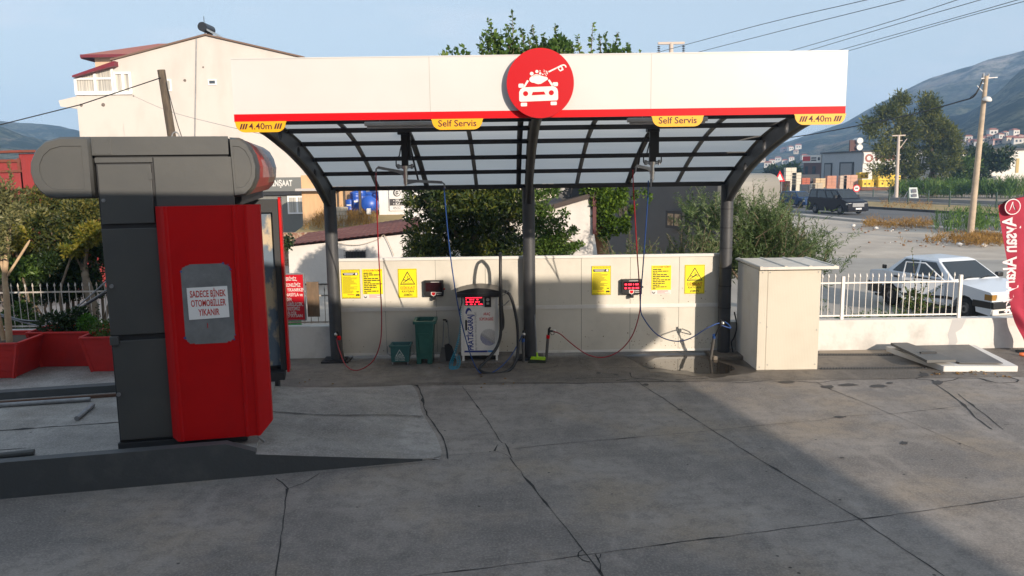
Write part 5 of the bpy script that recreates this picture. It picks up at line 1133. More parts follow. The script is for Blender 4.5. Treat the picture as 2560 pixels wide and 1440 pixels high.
tag(MB().tube(smp([at(325, 236, 30), at(420, 277, 20), at(560, 314, 12), at(700, 345, 8), at(840, 372, 6)], 4), .008, 5).build('cable', m_galv, origin=at(325, 236, 30)), 'thin grey wire sagging across the beige gable wall', 'cable')
# bundle of cables at the left
for k_, (pts, lb) in enumerate((([(-60, 775, -.6), (0, 785, -.6), (55, 800, -.5), (115, 803, -.4), (150, 795, -.4), (190, 770, -.4), (262, 707, -.4), (300, 675, -.4)], 'uppermost of the grey cables sagging left of the gantry'),
                               ([(-60, 772, -.62), (0, 789, -.6), (60, 806, -.5), (108, 815, -.45), (125, 803, -.4), (180, 780, -.4), (262, 728, -.4), (300, 700, -.4)], 'middle grey cable sagging left of the gantry'),
                               ([(-60, 776, -.55), (0, 792, -.55), (60, 803, -.5), (125, 800, -.4), (190, 776, -.4), (262, 734, -.4), (300, 705, -.4)], 'lowest dark cable sagging left of the gantry'))):
    tag(MB().tube(smp([at(*p) for p in pts], 5), .016, 7).build('cable', m_galv if k_ < 2 else m_black, origin=at(*pts[0])), lb, 'cable', 'cables sagging at the left')
# ================================================================== beige gable house
YH = 34
def hq(px, py, d=0): return at(px, py, YH+d)
m_hw = mat('house_plaster', (.56, .515, .475), .9, col2=(.455, .41, .37), scale=.30, lo=.46, hi=.80, det=9, stretch=(1.6, 1, .7), bump=.3, bsc=3)
m_hg = mat('house_grey', (.20, .205, .19), .8, col2=(.17, .172, .16), scale=.4)
m_pvc = mat('white_window_frame', (.78, .78, .77), .4); m_glass = mat('window_glass', (.05, .06, .07), .08, spec=.8)
m_curt = mat('net_curtain', (.55, .52, .46), .9, col2=(.30, .29, .27), scale=1.5, stretch=(14, 14, .2), lo=.4, hi=.6)
t = thing('gable_house', 'big beige gable house with grey ground floor and a glazed balcony', 'house', (-19, YH, 0))
def yz(p): return (p.x, p.y, p.z)
L0 = hq(190, 235); pk = hq(515, 90); e1 = hq(281, 152); zr = e1.z; rx = 2*pk.x-e1.x
W = MB(); zg = hq(700, 446).z
W.prism([(L0.x, YH, zg), (rx, YH, zg), (rx, YH, zr), (pk.x, YH, pk.z), (e1.x, YH, zr), (e1.x, YH, hq(300, 182).z), (L0.x, YH, hq(190, 235).z)], (0, 14, 0), 0)
W.build('wall', m_hw, t)
MB().box(L0.x, rx+.6, YH-.02, YH+13.9, -.1, zg).build('ground_floor', m_hg, t)
sg = MB().box(hq(640, 446).x-3, rx+.62, YH-.35, YH, hq(700, 478).z, zg+.06, 0)
q0 = hq(690, 466, -.36); sg.text('İNŞAAT', .50, (hq(731, 466, -.36).x, YH-.36, hq(700, 465, -.36).z), mi=1, align='RIGHT', bold=.03, w=1.22)
sg.build('shop_fascia', [mat('fascia_grey', (.15, .155, .15), .6), m_whitep], t)
MB().box(hq(640, 446).x-3, rx+.62, YH-.30, YH, hq(700, 487).z, hq(700, 478).z-.004).build('soffit', m_machine_d, t)
rfh = MB()
for pa, pb in (((e1.x-.1, zr), (pk.x, pk.z+.03)), ((rx+.1, zr), (pk.x, pk.z+.03))): rfh.prism([(pa[0], YH-.12, pa[1]), (pb[0], YH-.12, pb[1]), (pb[0], YH-.12, pb[1]+.10), (pa[0], YH-.12, pa[1]+.10)], (0, 14.3, 0))
rfh.build('roof', mat('roof_edge_brown', (.16, .10, .07), .8), t)
wd = MB(); x0, x1, z0, z1 = hq(191, 235).x, hq(332, 235).x, hq(191, 236).z, hq(191, 197).z; xm = hq(283, 200).x
wo = MB()
wo.poly([(x0, YH-.03, z0), (xm, YH-.03, z0), (xm, YH-.03, hq(283, 170).z), (x0, YH-.03, z1)], 0); wo.box(xm, x1, YH-.03, YH, z0, hq(325, 180).z, 0)
bz = wo.build('balcony_glazing', m_curt, t)
fr = MB(); zm = hq(240, 197).z
fr.box(x0, x1, YH-.12, YH-.03, z0-.05, z0+.16); fr.box(x0, xm, YH-.12, YH-.03, zm-.06, zm+.06)
for x, zt in ((x0+.05, zm), (hq(239, 200).x, hq(239, 184).z), (xm, hq(283, 172).z), (hq(288, 200).x, hq(288, 180).z), (hq(309, 200).x, hq(309, 182).z), (x1-.05, hq(325, 182).z)): fr.box(x-.07, x+.07, YH-.135, YH-.035, z0, zt)
fr.box(xm, x1, YH-.125, YH-.03, hq(325, 185).z, hq(325, 180).z); fr.build('window_frame', m_pvc, bz)
pa = hq(180, 193, -.5); pb = hq(286, 164, -.5); MB().prism([(pa.x, YH-.5, pa.z), (pb.x, YH-.5, pb.z), (pb.x, YH-.5, pb.z+.28), (pa.x, YH-.5, pa.z+.10)], (0, 3, 0)).build('balcony_roof', mat('maroon_sheet', (.16, .012, .022), .5), t)
pa = hq(155, 253, .5); MB().prism([(pa.x, YH+.1, pa.z), (L0.x, YH+.1, hq(190, 240).z), (L0.x, YH+.1, hq(190, 272).z), (pa.x+.1, YH+.1, hq(160, 266).z)], (0, 9, 0)).build('eaves_box', m_hw, t)
for (px0, py0, px1, py1, dk) in ((413, 198, 428, 228, 0), (521, 198, 541, 213, 1)):
    a = hq(px0, py1); b_ = hq(px1, py0); f_ = MB().box(a.x, b_.x, YH-.05, YH-.004, a.z, b_.z).build('window', m_pvc, t); MB().box(a.x+.08, b_.x-.08, YH-.055, YH-.05, a.z+.08, b_.z-.08).build('pane', m_glass if dk else m_curt, f_)
a = hq(721, 535); b_ = hq(767, 489); f_ = MB().box(a.x, b_.x, YH-.10, YH-.024, a.z, b_.z).build('window', m_pvc, t)
xm_ = (a.x+b_.x)/2; pn = MB(); pn.box(a.x+.1, xm_-.06, YH-.105, YH-.10, a.z+.1, b_.z-.1).box(xm_+.06, b_.x-.1, YH-.105, YH-.10, a.z+.1, b_.z-.1)
pn.build('pane', m_curt, f_)
sm = MB(); crack(sm, [(0, 0, 0), (.01, 0, 0)]);
pp = MB(); q1 = hq(492, 97); q2 = hq(488, 345); pp.cyl((q1.x, YH-.05, q1.z), (q2.x, YH-.05, q2.z), .035, n=8); pp.build('downpipe', m_galv, t)
ho = MB()
for px, py, r_ in ((462, 201, .09), (508, 168, .06), (258, 262, .12), (203, 263, .10), (334, 240, .05)): q = hq(px, py); ho.ball((q.x, YH, q.z), r_, 0, 8, (1, .3, 1))
ho.build('vent_hole', mat('vent_dark', (.16, .13, .11), .9), t)
# solar water heater on the roof
q = at(519, 72, YH+2); sw = thing('solar_heater', 'black solar water tank with tilted collector on the gable roof', 'water heater', (q.x, YH+2, pk.z))
MB().cyl((q.x-.05, YH+1.2, q.z), (q.x, YH+2.6, q.z), .28, n=18).build('tank', m_blackp, sw)
c1_ = at(530, 82, YH+2); c2_ = at(570, 103, YH+2); MB().prism([c1_+V3(0, -.9, 0), c2_+V3(0, -.9, -.05), c2_+V3(0, -.9, .06), c1_+V3(0, -.9, .11)], (0, 1.8, 0)).build('collector', m_chrome, sw)
MB().bar((q.x, YH+1.5, pk.z-.2), (q.x, YH+1.5, q.z), .05, .05, (0, 1, 0)).bar((q.x+.3, YH+1.5, pk.z-.3), (q.x+.05, YH+1.5, q.z), .04, .04, (0, 1, 0)).bar((q.x+.1, YH+1.2, q.z+.2), (q.x+.1, YH+1.2, q.z+.6), .03, .03, (0, 1, 0)).build('stand', m_steel2, sw)
# peach house behind with tiled roof
Y2 = 62
t = thing('tiled_house', 'peach house with red tiled roof rising behind the gable house', 'house', (-28, Y2, 0))
xa, xb = at(237, 150, Y2).x, at(655, 150, Y2).x; ze = at(237, 140, Y2).z
MB().box(xa, xb, Y2, Y2+9, 0, ze).build('wall', mat('peach_plaster', (.60, .42, .29), .85), t)
zr_ = at(320, 108, Y2+4).z; m_tile = ribmat('roof_tiles', (.36, .10, .05), 2.2, 1.0, (.27, .075, .04))
rr_ = MB(); o_ = .9
A = [(xa-o_, Y2-o_, ze), (xb+o_, Y2-o_, ze), (xb+o_, Y2+9+o_, ze), (xa-o_, Y2+9+o_, ze)]; B = [(xa+4.2, Y2+4.5, zr_), (xb-4.2, Y2+4.5, zr_)]
rr_.add(A+B, [[0, 1, 5, 4], [1, 2, 5], [2, 3, 4, 5], [3, 0, 4]], 0); rr_.build('roof', m_tile, t)
MB().box(xa-o_, xb+o_, Y2-o_, Y2-o_+.1, ze-.25, ze+.02).box(xa-o_, xa-o_+.1, Y2-o_+.1, Y2+9, ze-.35, ze+.05).box(xb+o_-.1, xb+o_, Y2-o_+.1, Y2+9, ze-.35, ze+.05).build('gutter', mat('maroon_gutter', (.15, .014, .02), .5), t)
# ================================================================== white sheds behind the wall
YS = 11.5
m_shed = mat('shed_whitewash', (.62, .585, .55), .85, col2=(.48, .44, .41), scale=.9, lo=.55, hi=.85, bump=.3, bsc=10)
m_rroof = mat('rusty_roof', (.15, .034, .022), .8, col2=(.30, .13, .085), scale=1.2, lo=.5, hi=.75, stretch=(.5, 2.2, 1), bump=.3, bsc=12)
sl_ = at(716, 606, YS); sr = at(1040, 571, YS); t = thing('white_shed', 'low whitewashed shed with sloping rusty red sheet roof', 'shed', (sl_.x, YS, 0))
MB().prism([(sl_.x+.05, YS, 0), (sr.x, YS, 0), (sr.x, YS, sr.z-.16), (sl_.x+.05, YS, sl_.z-.16)], (0, 4.2, 0)).build('wall', m_shed, t)
r0 = at(706, 613, YS-.15); r1 = at(1045, 574, YS-.15); r2 = at(1050, 541, YS+4.4); r3 = at(770, 582, YS+4.4)
rr_ = MB(); NX, NY = 4, 44
def rfn(u, v):
    a = r0.lerp(r3, u); b_ = r1.lerp(r2, u); p = a.lerp(b_, v); p.z += .009*math.sin(v*NY*math.pi*.5*2); return p
rr_.sheet(lambda u, v: rfn(v, u), 88, 6, 0); rr_.sheet(lambda u, v: rfn(v, u)-V3(0, 0, .03), 88, 6, 0); rr_.build('roof', m_rroof, t)
a = at(864, 643, YS-.02); b_ = at(913, 628, YS-.02); wn = MB().box(a.x, b_.x, YS-.03, YS-.002, a.z-.25, b_.z).build('window', m_black, t)
gm = MB()
for k_ in range(8): x = a.x-.03+(b_.x-a.x+.06)*k_/7; gm.bar((x, YS-.09, a.z-.3), (x, YS-.09, b_.z+.05), .012, .012, (0, 1, 0))
for z in (a.z-.1, a.z+.07, b_.z+.04): gm.bar((a.x-.05, YS-.10, z), (b_.x+.05, YS-.10, z), .012, .012)
gm.build('bars', m_steel2, wn)
tag(MB().tube(smp([at(835, 605, YS-.1), at(870, 612, YS-.1), at(905, 611, YS-.1), at(945, 598, YS-.1), at(960, 588, YS-.1), at(975, 615, YS-.1), at(985, 640, YS-.1)], 5), .012, 6).build('cable', mat('beige_cable', (.45, .38, .30), .6), origin=at(835, 605, YS-.1)), 'beige cable drooping along the whitewashed shed eave', 'cable')
Y3 = 4.9; a = at(1380, 528, Y3); b_ = at(1483, 492, Y3)
t = thing('white_shed', 'taller whitewashed shed with dark tiled eave right of the middle post', 'shed', (a.x, Y3, 0))
MB().prism([(a.x-2.2, Y3, 0), (b_.x, Y3, 0), (b_.x, Y3, b_.z), (a.x-2.2, Y3, a.z-.6)], (0, 3.5, 0)).build('wall', m_shed, t)
MB().prism([(a.x-2.4, Y3-.12, a.z-.62), (b_.x+.08, Y3-.12, b_.z+.02), (b_.x+.08, Y3-.12, b_.z+.14), (a.x-2.4, Y3-.12, a.z-.50)], (0, 3.8, 0)).build('roof', mat('dark_tile', (.06, .045, .04), .8), t)
pts = [];
rs_ = random.Random(4)
MB().box(b_.x-.02, b_.x+.07, Y3-.10, Y3-.02, at(1483, 585, Y3).z, b_.z).build('drainpipe', mat('oxide_pipe', (.09, .02, .022), .6), t)
tag(MB().box(at(1400, 490, 9).x-2.5, at(1485, 490, 9).x, 10.5, 14, 0, at(1440, 462, 10.5).z+.2).build('back_building', mat('pale_wall', (.62, .55, .46), .85), origin=(2, 10.5, 0)), 'pale beige low building seen above the tiled white shed', 'building')
q = at(1424, 468, 5.6); dsh = thing('satellite_dish', 'black satellite dish on the tiled white shed roof', 'dish', (q.x, 5.6, 2.6))
dm = MB(); vs = []; fs = []
for i in range(5):
    for k_ in range(18): r_ = .42*i/4; aa = 2*math.pi*k_/18; vs.append((q.x+r_*math.cos(aa), 5.6-.25*(r_/.42)**2*.5, q.z+.05+r_*math.sin(aa)))
for i in range(4):
    for k_ in range(18): fs.append([i*18+k_, i*18+(k_+1) % 18, (i+1)*18+(k_+1) % 18, (i+1)*18+k_])
dm.add(vs, fs, 0, True); dm.build('reflector', m_blackp, dsh)
MB().bar((q.x, 5.65, 2.4), (q.x, 5.65, q.z), .03, .03, (0, 1, 0)).bar((q.x, 5.5, q.z-.3), (q.x+.02, 5.1, q.z), .02, .02).ball((q.x+.02, 5.08, q.z+.02), .04, 0, 8).build('arm', m_galv, dsh)
# ================================================================== trees and buildings behind the wall
def tree(nm, lb, base, trunk, r0, r1, clumps, n, ln, wd, m, bark, limbs=(), fill=.4, group=None, Y=0):
    t = thing(nm, lb, 'tree', base, group); k = MB(); P = smp([at(*p) if len(p) == 3 and p[2] is not None else p for p in trunk], 4)
    k.tube(P, [r0+(r1-r0)*i/(len(P)-1) for i in range(len(P))], 10)
    for lm in limbs:
        Q = smp([at(*p) for p in lm], 4); k.tube(Q, [r1*.8+(.012-r1*.8)*i/(len(Q)-1) for i in range(len(Q))], 7)
    k.build('trunk', bark, t); cl = []
    for px, py, Y_, rx, rz in clumps: p = at(px, py, Y_); cl.append((p.x, p.y, p.z, rx, rz))
    np_mesh('crown', crown(rs, cl, n, ln, wd, fill=fill), 4, m, t); return t
r7 = random.Random(17)
# dark citrus tree
cl = []
for k_ in range(46):
    px, py = r7.uniform(1045, 1300), r7.uniform(440, 640)
    if (px-1165)**2/150**2+(py-560)**2/140**2 > 1.05: continue
    cl.append((px, py, 3.2+r7.uniform(-.9, .7), r7.uniform(.26, .48), r7.uniform(.22, .40)))
cl += [(1032, 505, 3.0, .15, .14), (1022, 545, 2.8, .12, .14), (1085, 470, 3, .30, .28), (1080, 625, 3, .4, .25), (1150, 630, 3, .45, .25), (1220, 630, 3, .45, .25), (1280, 620, 3, .4, .3), (1190, 600, 2.9, .5, .4), (1120, 455, 3, .5, .4), (1230, 460, 3.2, .5, .4), (1290, 500, 3.2, .35, .4), (1060, 600, 3, .3, .35)]
tree('citrus_tree', 'dense dark citrus tree behind the panel wall of the left bay', (at(1165, 600, 3.2).x, 3.2, 0), [(1165, 760, 3.2), (1160, 680, 3.2), (1170, 600, 3.2)], .12, .08, cl, 25000, .115, .042, m_lf_citrus, m_bark, [[(1170, 620, 3.2), (1110, 550, 3.1), (1060, 500, 3)], [(1170, 620, 3.2), (1220, 540, 3.3), (1270, 480, 3.2)]])
# fig-like lighter tree behind the middle post
cl = [(1350, 500, 3, .22, .30), (1365, 545, 3, .28, .3), (1345, 590, 3, .35, .35), (1385, 600, 2.9, .30, .3), (1360, 620, 3, .4, .25), (1395, 560, 2.9, .18, .16), (1412, 535, 2.9, .12, .12), (1408, 590, 2.8, .2, .14), (1432, 578, 2.8, .13, .10), (1425, 618, 2.8, .22, .10), (1448, 612, 2.8, .12, .07), (1340, 480, 3, .2, .25), (1380, 480, 3.1, .2, .16), (1335, 545, 3, .3, .3), (1400, 635, 2.8, .3, .1)]
tree('fig_tree', 'bright green loose tree with side shoots right behind the middle post', (at(1350, 600, 3).x, 3, 0), [(1355, 760, 3), (1352, 680, 3), (1356, 600, 3)], .07, .05, cl, 7500, .075, .040, m_lf_mid, m_bark, [[(1356, 620, 3), (1390, 590, 2.9), (1445, 610, 2.8)], [(1356, 600, 3), (1385, 560, 2.9), (1415, 530, 2.9)]], fill=.2)
# tall ivy-clad mulberry whose shoots show above the fascia
YT = 5.35
cl = []
for px, py, rx, rz in ((1500, 478, .42, .32), (1515, 510, .42, .3), (1500, 545, .34, .3), (1525, 560, .28, .22), (1545, 500, .3, .3), (1490, 500, .25, .3), (1560, 570, .22, .14), (1480, 470, .4, .3), (1512, 590, .18, .14), (1580, 525, .10, .10), (1565, 545, .12, .10), (1588, 490, .08, .12), (1608, 480, .07, .14), (1622, 495, .06, .10)): cl.append((px, py, YT-.35, rx*.8, rz)); cl += [(px+r7.gauss(0, 26)*rx*2, py+r7.gauss(0, 26)*rx*2, YT-.4, rx*.35, rz*.35) for _ in range(3)]
tree('ivy_tree', 'ivy covered tree trunk with bright leaves between shed and dark building', (at(1508, 640, YT).x, YT, 0), [(1515, 720, YT), (1508, 630, YT), (1497, 560, YT), (1505, 480, YT), (1480, 400, YT), (1440, 250, YT)], .19, .08, cl, 9500, .085, .055, m_lf_ivy, mat('bark_orange', (.36, .20, .11), .9, col2=(.22, .12, .07), scale=6, bump=.6, bsc=16), fill=.2)
cl = []
for k_ in range(34):
    px = r7.gauss(1385, 95); py = r7.uniform(120, 330); cl.append((px, py, 7.5+r7.uniform(-.9, .9), r7.uniform(.35, .6), r7.uniform(.3, .5)))
bs_, ds_, ls_ = [], [], []
for px, py, ln_ in ((1228, 45, 1.2), (1279, 38, 1.5), (1240, 90, .7), (1262, 80, .8), (1305, 62, 1.1), (1335, 55, 1.1), (1388, 68, 1.0), (1360, 80, .9), (1420, 95, .9), (1448, 92, .8), (1483, 66, 1.3), (1500, 82, 1.0), (1512, 90, .9), (1540, 84, 1.0), (1575, 106, .7), (1603, 124, .45), (1170, 132, .4), (1200, 118, .6), (1215, 70, .9), (1290, 85, .9), (1320, 95, .8), (1400, 100, .8), (1345, 95, .8), (1270, 60, 1.1), (1250, 110, .6), (1225, 100, .7), (1430, 110, .6)):
    top = at(px, py, 7.5); lean = (px-1400)/1400; d = Vector((lean+r7.uniform(-.12, .12), r7.uniform(-.1, .1), 1)).normalized(); b_ = top-d*(ln_+.35); bs_.append(tuple(b_)); ds_.append(tuple(d)); ls_.append(ln_+.35)
t = tree('mulberry_tree', 'tall tree whose upright leafy shoots rise above the white fascia', (at(1420, 600, 7.5).x, 7.5, 0), [(1450, 640, 7.5), (1440, 500, 7.5), (1410, 380, 7.5), (1390, 260, 7.5)], .17, .09, cl, 6000, .16, .10, m_lf_mid, m_bark, [[(1400, 300, 7.5), (1320, 220, 7.5), (1280, 130, 7.5)], [(1395, 300, 7.5), (1450, 220, 7.5), (1490, 150, 7.5)]], fill=.3)
v, st_ = sprigs(rs, bs_, ds_, ls_, 62, .17, .11, bend=.12, spread=.9, up=-.1); np_mesh('shoot', v, 4, m_lf_mid, t)
k = MB()
for s_ in st_: k.tube(s_, [.02, .016, .012, .006], 5)
k.build('branch', m_bark, t)
# grey green feathery willow bush behind the cabinet
bs_, ds_, ls_ = [], [], []
for k_ in range(760):
    px = r7.gauss(1895, 95); py = r7.uniform(530, 700); yy = 1.9+r7.uniform(-.7, .9)
    if not 1715 < px < 2100 or py < 560+(px-1950)*.55: continue
    p = at(px, py, yy); lean = (px-1900)/260
    d = Vector((lean*.8+r7.gauss(0, .45), r7.gauss(0, .4)-.15, 1.0+r7.gauss(0, .3))).normalized(); bs_.append(tuple(p)); ds_.append(tuple(d)); ls_.append(r7.uniform(.35, .85))
v, st_ = sprigs(rs, bs_, ds_, ls_, 44, .13, .020, bend=.55, spread=.65, up=.1)
c0 = at(1915, 640, 1.9); t = thing('willow_bush', 'large feathery grey green bush with narrow leaves behind the cabinet', 'bush', (c0.x, 1.9, 0))
vw_ = [v]; k = MB()
for i, s_ in enumerate(st_):
    if i % 4 == 0: k.tube(s_, [.010, .008, .006, .003], 4)
for i in range(14): e = at(r7.uniform(1780, 2060), r7.uniform(540, 640), 1.9); k.tube(smp([(c0.x+r7.uniform(-.4, .4), 1.9, -.05), (c0.x+(e.x-c0.x)*.4, 1.9, e.z*.5), e], 3), [.03]*3+[.02]*3+[.01], 6)
k.build('stem', m_bark, t)
cl = [(p.x, p.y, p.z, r_, r_*.8) for p, r_ in ((at(1860, 640, 2.3), .7), (at(1950, 650, 2.3), .65), (at(1910, 580, 2.3), .6), (at(2000, 640, 2.3), .4), (at(1800, 650, 2.3), .5))]
vw_.append(crown(rs, cl, 9000, .13, .024, fill=.1))
bs_, ds_, ls_ = [], [], []
for px, py, ln_ in ((2050, 560, .9), (2090, 600, .8), (2110, 640, .7), (2080, 650, .6), (2060, 540, .9), (2120, 600, .6), (2075, 690, .55), (2070, 720, .5), (2090, 740, .4)):
    p = at(px-60, py+25, 1.6); d = Vector((.9, -.1, .35+(640-py)/300)).normalized(); bs_.append(tuple(p)); ds_.append(tuple(d)); ls_.append(ln_)
v, st_ = sprigs(rs, bs_, ds_, ls_, 26, .14, .022, bend=.5, spread=.7, up=-.2); np_mesh('foliage', np.concatenate(vw_+[v]), 4, m_lf_grey, t)
# low plants just behind the wall
for i, (px, py, w_, n_, m, lb) in enumerate(((1570, 625, .5, 26, m_lf_grey, 'grey leaved low plant at the foot of the ivy tree'), (1640, 630, .4, 18, m_lf_mid, 'low green plant behind the wall under the grey building'), (1725, 615, .45, 26, m_lf_grey, 'feathery low plant beside the grey building corner'), (1000, 640, .3, 14, m_lf_mid, 'small weed in front of the whitewashed shed wall'))):
    p = at(px, py, 1.2 if px > 1100 else 2.0); bs_ = [(p.x+r7.gauss(0, w_*.5), p.y+r7.gauss(0, .1), p.z-.45) for _ in range(n_)]; ds_ = [(r7.gauss(0, .5), r7.gauss(0, .2), 1) for _ in range(n_)]
    v, st_ = sprigs(rs, bs_, ds_, [r7.uniform(.45, .9) for _ in range(n_)], 34, .11, .02, bend=.4)
    t = thing('low_plant', lb, 'plant', (p.x, p.y, 0), 'plants along the back of the wall'); np_mesh('foliage', v, 4, m, t); k = MB()
    for s_ in st_: k.tube(s_, .005, 4)
    for _ in range(3): k.tube([(p.x+r7.uniform(-.1, .1), p.y, 0), (p.x+r7.uniform(-.2, .2), p.y, max(.2, p.z-.3))], .012, 5)
    k.build('stem', m_bark, t)
# grey building with rounded corners
m_gb = [mat('beige_wall_tone', (.215, .205, .185), .6, col2=(.235, .225, .205), scale=.6), mat('dark_wall_tone', (.060, .062, .068), .5, col2=(.075, .077, .082), scale=.6)]  # left wall faces take the darker tone, the rest beige
c_ = at(1795, 500, 12.0); e_ = at(1952, 433, 12.0); wl = Vector((-.45, .893, 0))
ztop = e_.z; P = []
W0 = c_; W1 = c_+wl*7.5
t = thing('grey_building', 'dark grey flat building with rounded edges and small windows behind the bush', 'building', (c_.x, 12, 0))
fp = []
cen = Vector((c_.x+.9*.55, 12+.9, 0))
pts = [Vector((W1.x, W1.y, 0))]
for k_ in range(8): a_ = R(207-(207-270)*-1*0+(k_/7)*63); pts.append(Vector((c_.x+.62+.7*math.cos(a_), 12.7+.7*math.sin(a_), 0)))
pts += [Vector((e_.x, 12, 0)), Vector((e_.x, 17, 0)), Vector((W1.x+2, 20, 0))]
MB_ = MB(); k = len(pts); rr_ = .42
lv = [(0, 0), (ztop-rr_, 0)]+[(ztop-rr_+rr_*math.sin(R(a_)), rr_*(1-math.cos(R(a_)))) for a_ in (20, 40, 60, 80, 90)]
ctr = sum(pts, Vector())/k; vs = []
for z, ins_ in lv:
    for p in pts:
        d = ctr-p; d.z = 0; vs.append(p+d.normalized()*ins_+V3(0, 0, z))
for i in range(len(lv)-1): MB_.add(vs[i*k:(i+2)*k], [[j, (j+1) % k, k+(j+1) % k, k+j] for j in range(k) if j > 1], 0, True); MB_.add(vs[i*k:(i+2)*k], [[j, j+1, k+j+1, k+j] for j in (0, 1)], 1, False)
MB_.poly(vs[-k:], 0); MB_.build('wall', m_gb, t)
nw = Vector((-.893, -.45, 0))
def onw(px, py): d = ray(px, py); q = c_+nw*0; tt = (q-CO).dot(nw)/d.dot(nw); return CO+d*tt
for (xa, ya, xb, yb) in ((1669, 526, 1712, 569), (1550, 506, 1577, 546)):
    a = onw(xa, yb); b_ = onw(xb, ya); a2 = Vector((a.x, a.y, 0)); b2 = Vector((b_.x, b_.y, 0)); z0, z1 = a.z, onw(xa, ya).z
    f_ = MB().prism([a2+V3(0, 0, z0)+nw*.002, b2+V3(0, 0, z0)+nw*.002, b2+V3(0, 0, z1)+nw*.002, a2+V3(0, 0, z1)+nw*.002], nw*.10).build('window', m_machine_d, t)
    u = (b2-a2).normalized(); L_ = (b2-a2).length; pn = MB()
    for s0, s1 in ((.12, .46), (.54, .88)): pn.poly([a2+u*L_*s0+nw*.104+V3(0, 0, z0+(z1-z0)*.16), a2+u*L_*s1+nw*.104+V3(0, 0, z0+(z1-z0)*.16), a2+u*L_*s1+nw*.104+V3(0, 0, z1-(z1-z0)*.16), a2+u*L_*s0+nw*.104+V3(0, 0, z1-(z1-z0)*.16)])
    pn.build('pane', mat('warm_pane', (.12, .09, .06), .15, col2=(.34, .26, .18), scale=4, lo=.45, hi=.55), f_)
# strip seen under the left bay roof: timber screen, blue tanks, white corrugated office
Yb_ = 26.0
def bq(px, py, d=0): return at(px, py, Yb_+d)
a = bq(815, 545); b_ = bq(862, 466)
t = thing('timber_screen', 'pale plywood hut with a tin eave behind the left post', 'hut', (a.x, Yb_, 0))
MB().box(a.x-1.2, b_.x, Yb_, Yb_+3, 0, b_.z+.6).build('wall', mat('plywood', (.62, .40, .22), .8, col2=(.52, .32, .17), scale=1.5, stretch=(3, 3, .4)), t)
MB().box(a.x-1.4, bq(855, 478).x, Yb_-.5, Yb_+.2, bq(840, 476).z, bq(840, 470).z).build('eave', ribmat('tin', (.45, .42, .40), 5, .8), t)
for x in (bq(846, 500).x, bq(862, 500).x): MB().box(x-.04, x+.04, Yb_-.08, Yb_-.004, 0, b_.z+.6).build('post', m_wood, t)
m_tank = mat('blue_tank', (.012, .065, .34), .38, col2=(.02, .09, .42), scale=2)
for px, yt, yb, w_, d, lb in ((874, 498, 520, 22, 0, 'short blue water tank nearest the plywood hut'), (890, 478, 524, 30, .4, 'blue water tank with white print beside the short one'), (903, 466, 522, 26, 1.4, 'tall blue water tank left of the thin post'), (932, 478, 524, 54, 2.4, 'wide blue water tank right of the thin post'), (947, 484, 524, 30, 1.6, 'blue water tank partly behind the white corrugated office')):
    zb_ = bq(px, 525, d).z; zt_ = bq(px, yt, d).z; r_ = w_/2/2000*(Yb_+d+15.8); q = bq(px, 500, d)
    t = thing('water_tank', lb, 'water tank', (q.x, q.y, zb_), 'blue water tanks'); m = MB(); h_ = zt_-zb_; pf = [(r_, 0)]
    for k_ in range(1, 5): pf += [(r_, h_*.2*k_-.03), (r_*.965, h_*.2*k_), (r_, h_*.2*k_+.03)]
    pf += [(r_, h_*.9), (r_*.8, h_*.97), (r_*.3, h_)]
    m.lathe(pf, (q.x, q.y, zb_), 20).build('shell', m_tank, t)
    MB().lathe([(r_*.28, h_*.98), (r_*.28, h_*1.03), (r_*.1, h_*1.04)], (q.x, q.y, zb_), 12).build('cap', m_tank, t)
    if px in (874, 890): MB().box(q.x-r_*.5, q.x+r_*.5, q.y-r_-.012, q.y-r_+.05, zb_+h_*.42, zb_+h_*.52).build('print', m_whitep, t)
q = bq(925, 512, -.4); t = thing('water_tank', 'blue water tank lying on its side in front of the others', 'water tank', (q.x, q.y, q.z), 'blue water tanks')
m = MB(); r_ = .42; prof = [(0.02, -.6), (r_*.8, -.58), (r_, -.45), (r_, .45), (r_*.8, .58), (.02, .6)]
m.T = Matrix.Translation(q) @ Matrix.Rotation(R(80), 4, 'X'); m.lathe(prof, (0, 0, 0), 18); m.build('shell', m_tank, t)
zb_ = bq(900, 523).z
struct(MB().poly([(bq(780, 523).x, Yb_-3.5, 1.0), (bq(960, 523).x+1, Yb_-3.5, 1.0), (bq(960, 523).x+1, Yb_+4, zb_), (bq(780, 523).x, Yb_+4, zb_)], 0).poly([(bq(780, 523).x, Yb_-8, -.05), (bq(960, 523).x+1, Yb_-8, -.05), (bq(960, 523).x+1, Yb_-3.5, 1.0), (bq(780, 523).x, Yb_-3.5, 1.0)]).build('grass_bank', m_drygrass))
bs_, ds_, ls_ = [], [], []
for k_ in range(340):
    x = r7.uniform(bq(800, 530).x, bq(952, 530).x); y = Yb_-3.4+r7.uniform(0, 3.0); bs_.append((x, y, 1.0+(y-Yb_+3.5)/7.5*(zb_-1.0))); ds_.append((r7.gauss(0, .2), r7.gauss(0, .2), 1)); ls_.append(r7.uniform(.3, .75))
v, _ = sprigs(rs, bs_, ds_, ls_, 8, .22, .03, bend=.3, spread=.35, up=.6); struct(np_mesh('dry_grass', v, 4, m_lf_dry), 'stuff')
a = bq(949, 552, 1); b_ = bq(1100, 466, 1)
t = thing('corrugated_office', 'white corrugated metal building with a shop sign behind the citrus tree', 'building', (a.x, Yb_+1, 0))
MB().box(a.x, b_.x, Yb_+1, Yb_+6, 0, b_.z+1.2).build('wall', ribmat('white_corrugated', (.66, .65, .63), 1.6, 1.0, (.6, .59, .57)), t)
s0 = bq(974, 527, .9); s1 = bq(1075, 455, .9); sg = MB().box(s0.x, s1.x, Yb_+.90, Yb_+.99, s0.z, s1.z, 0)
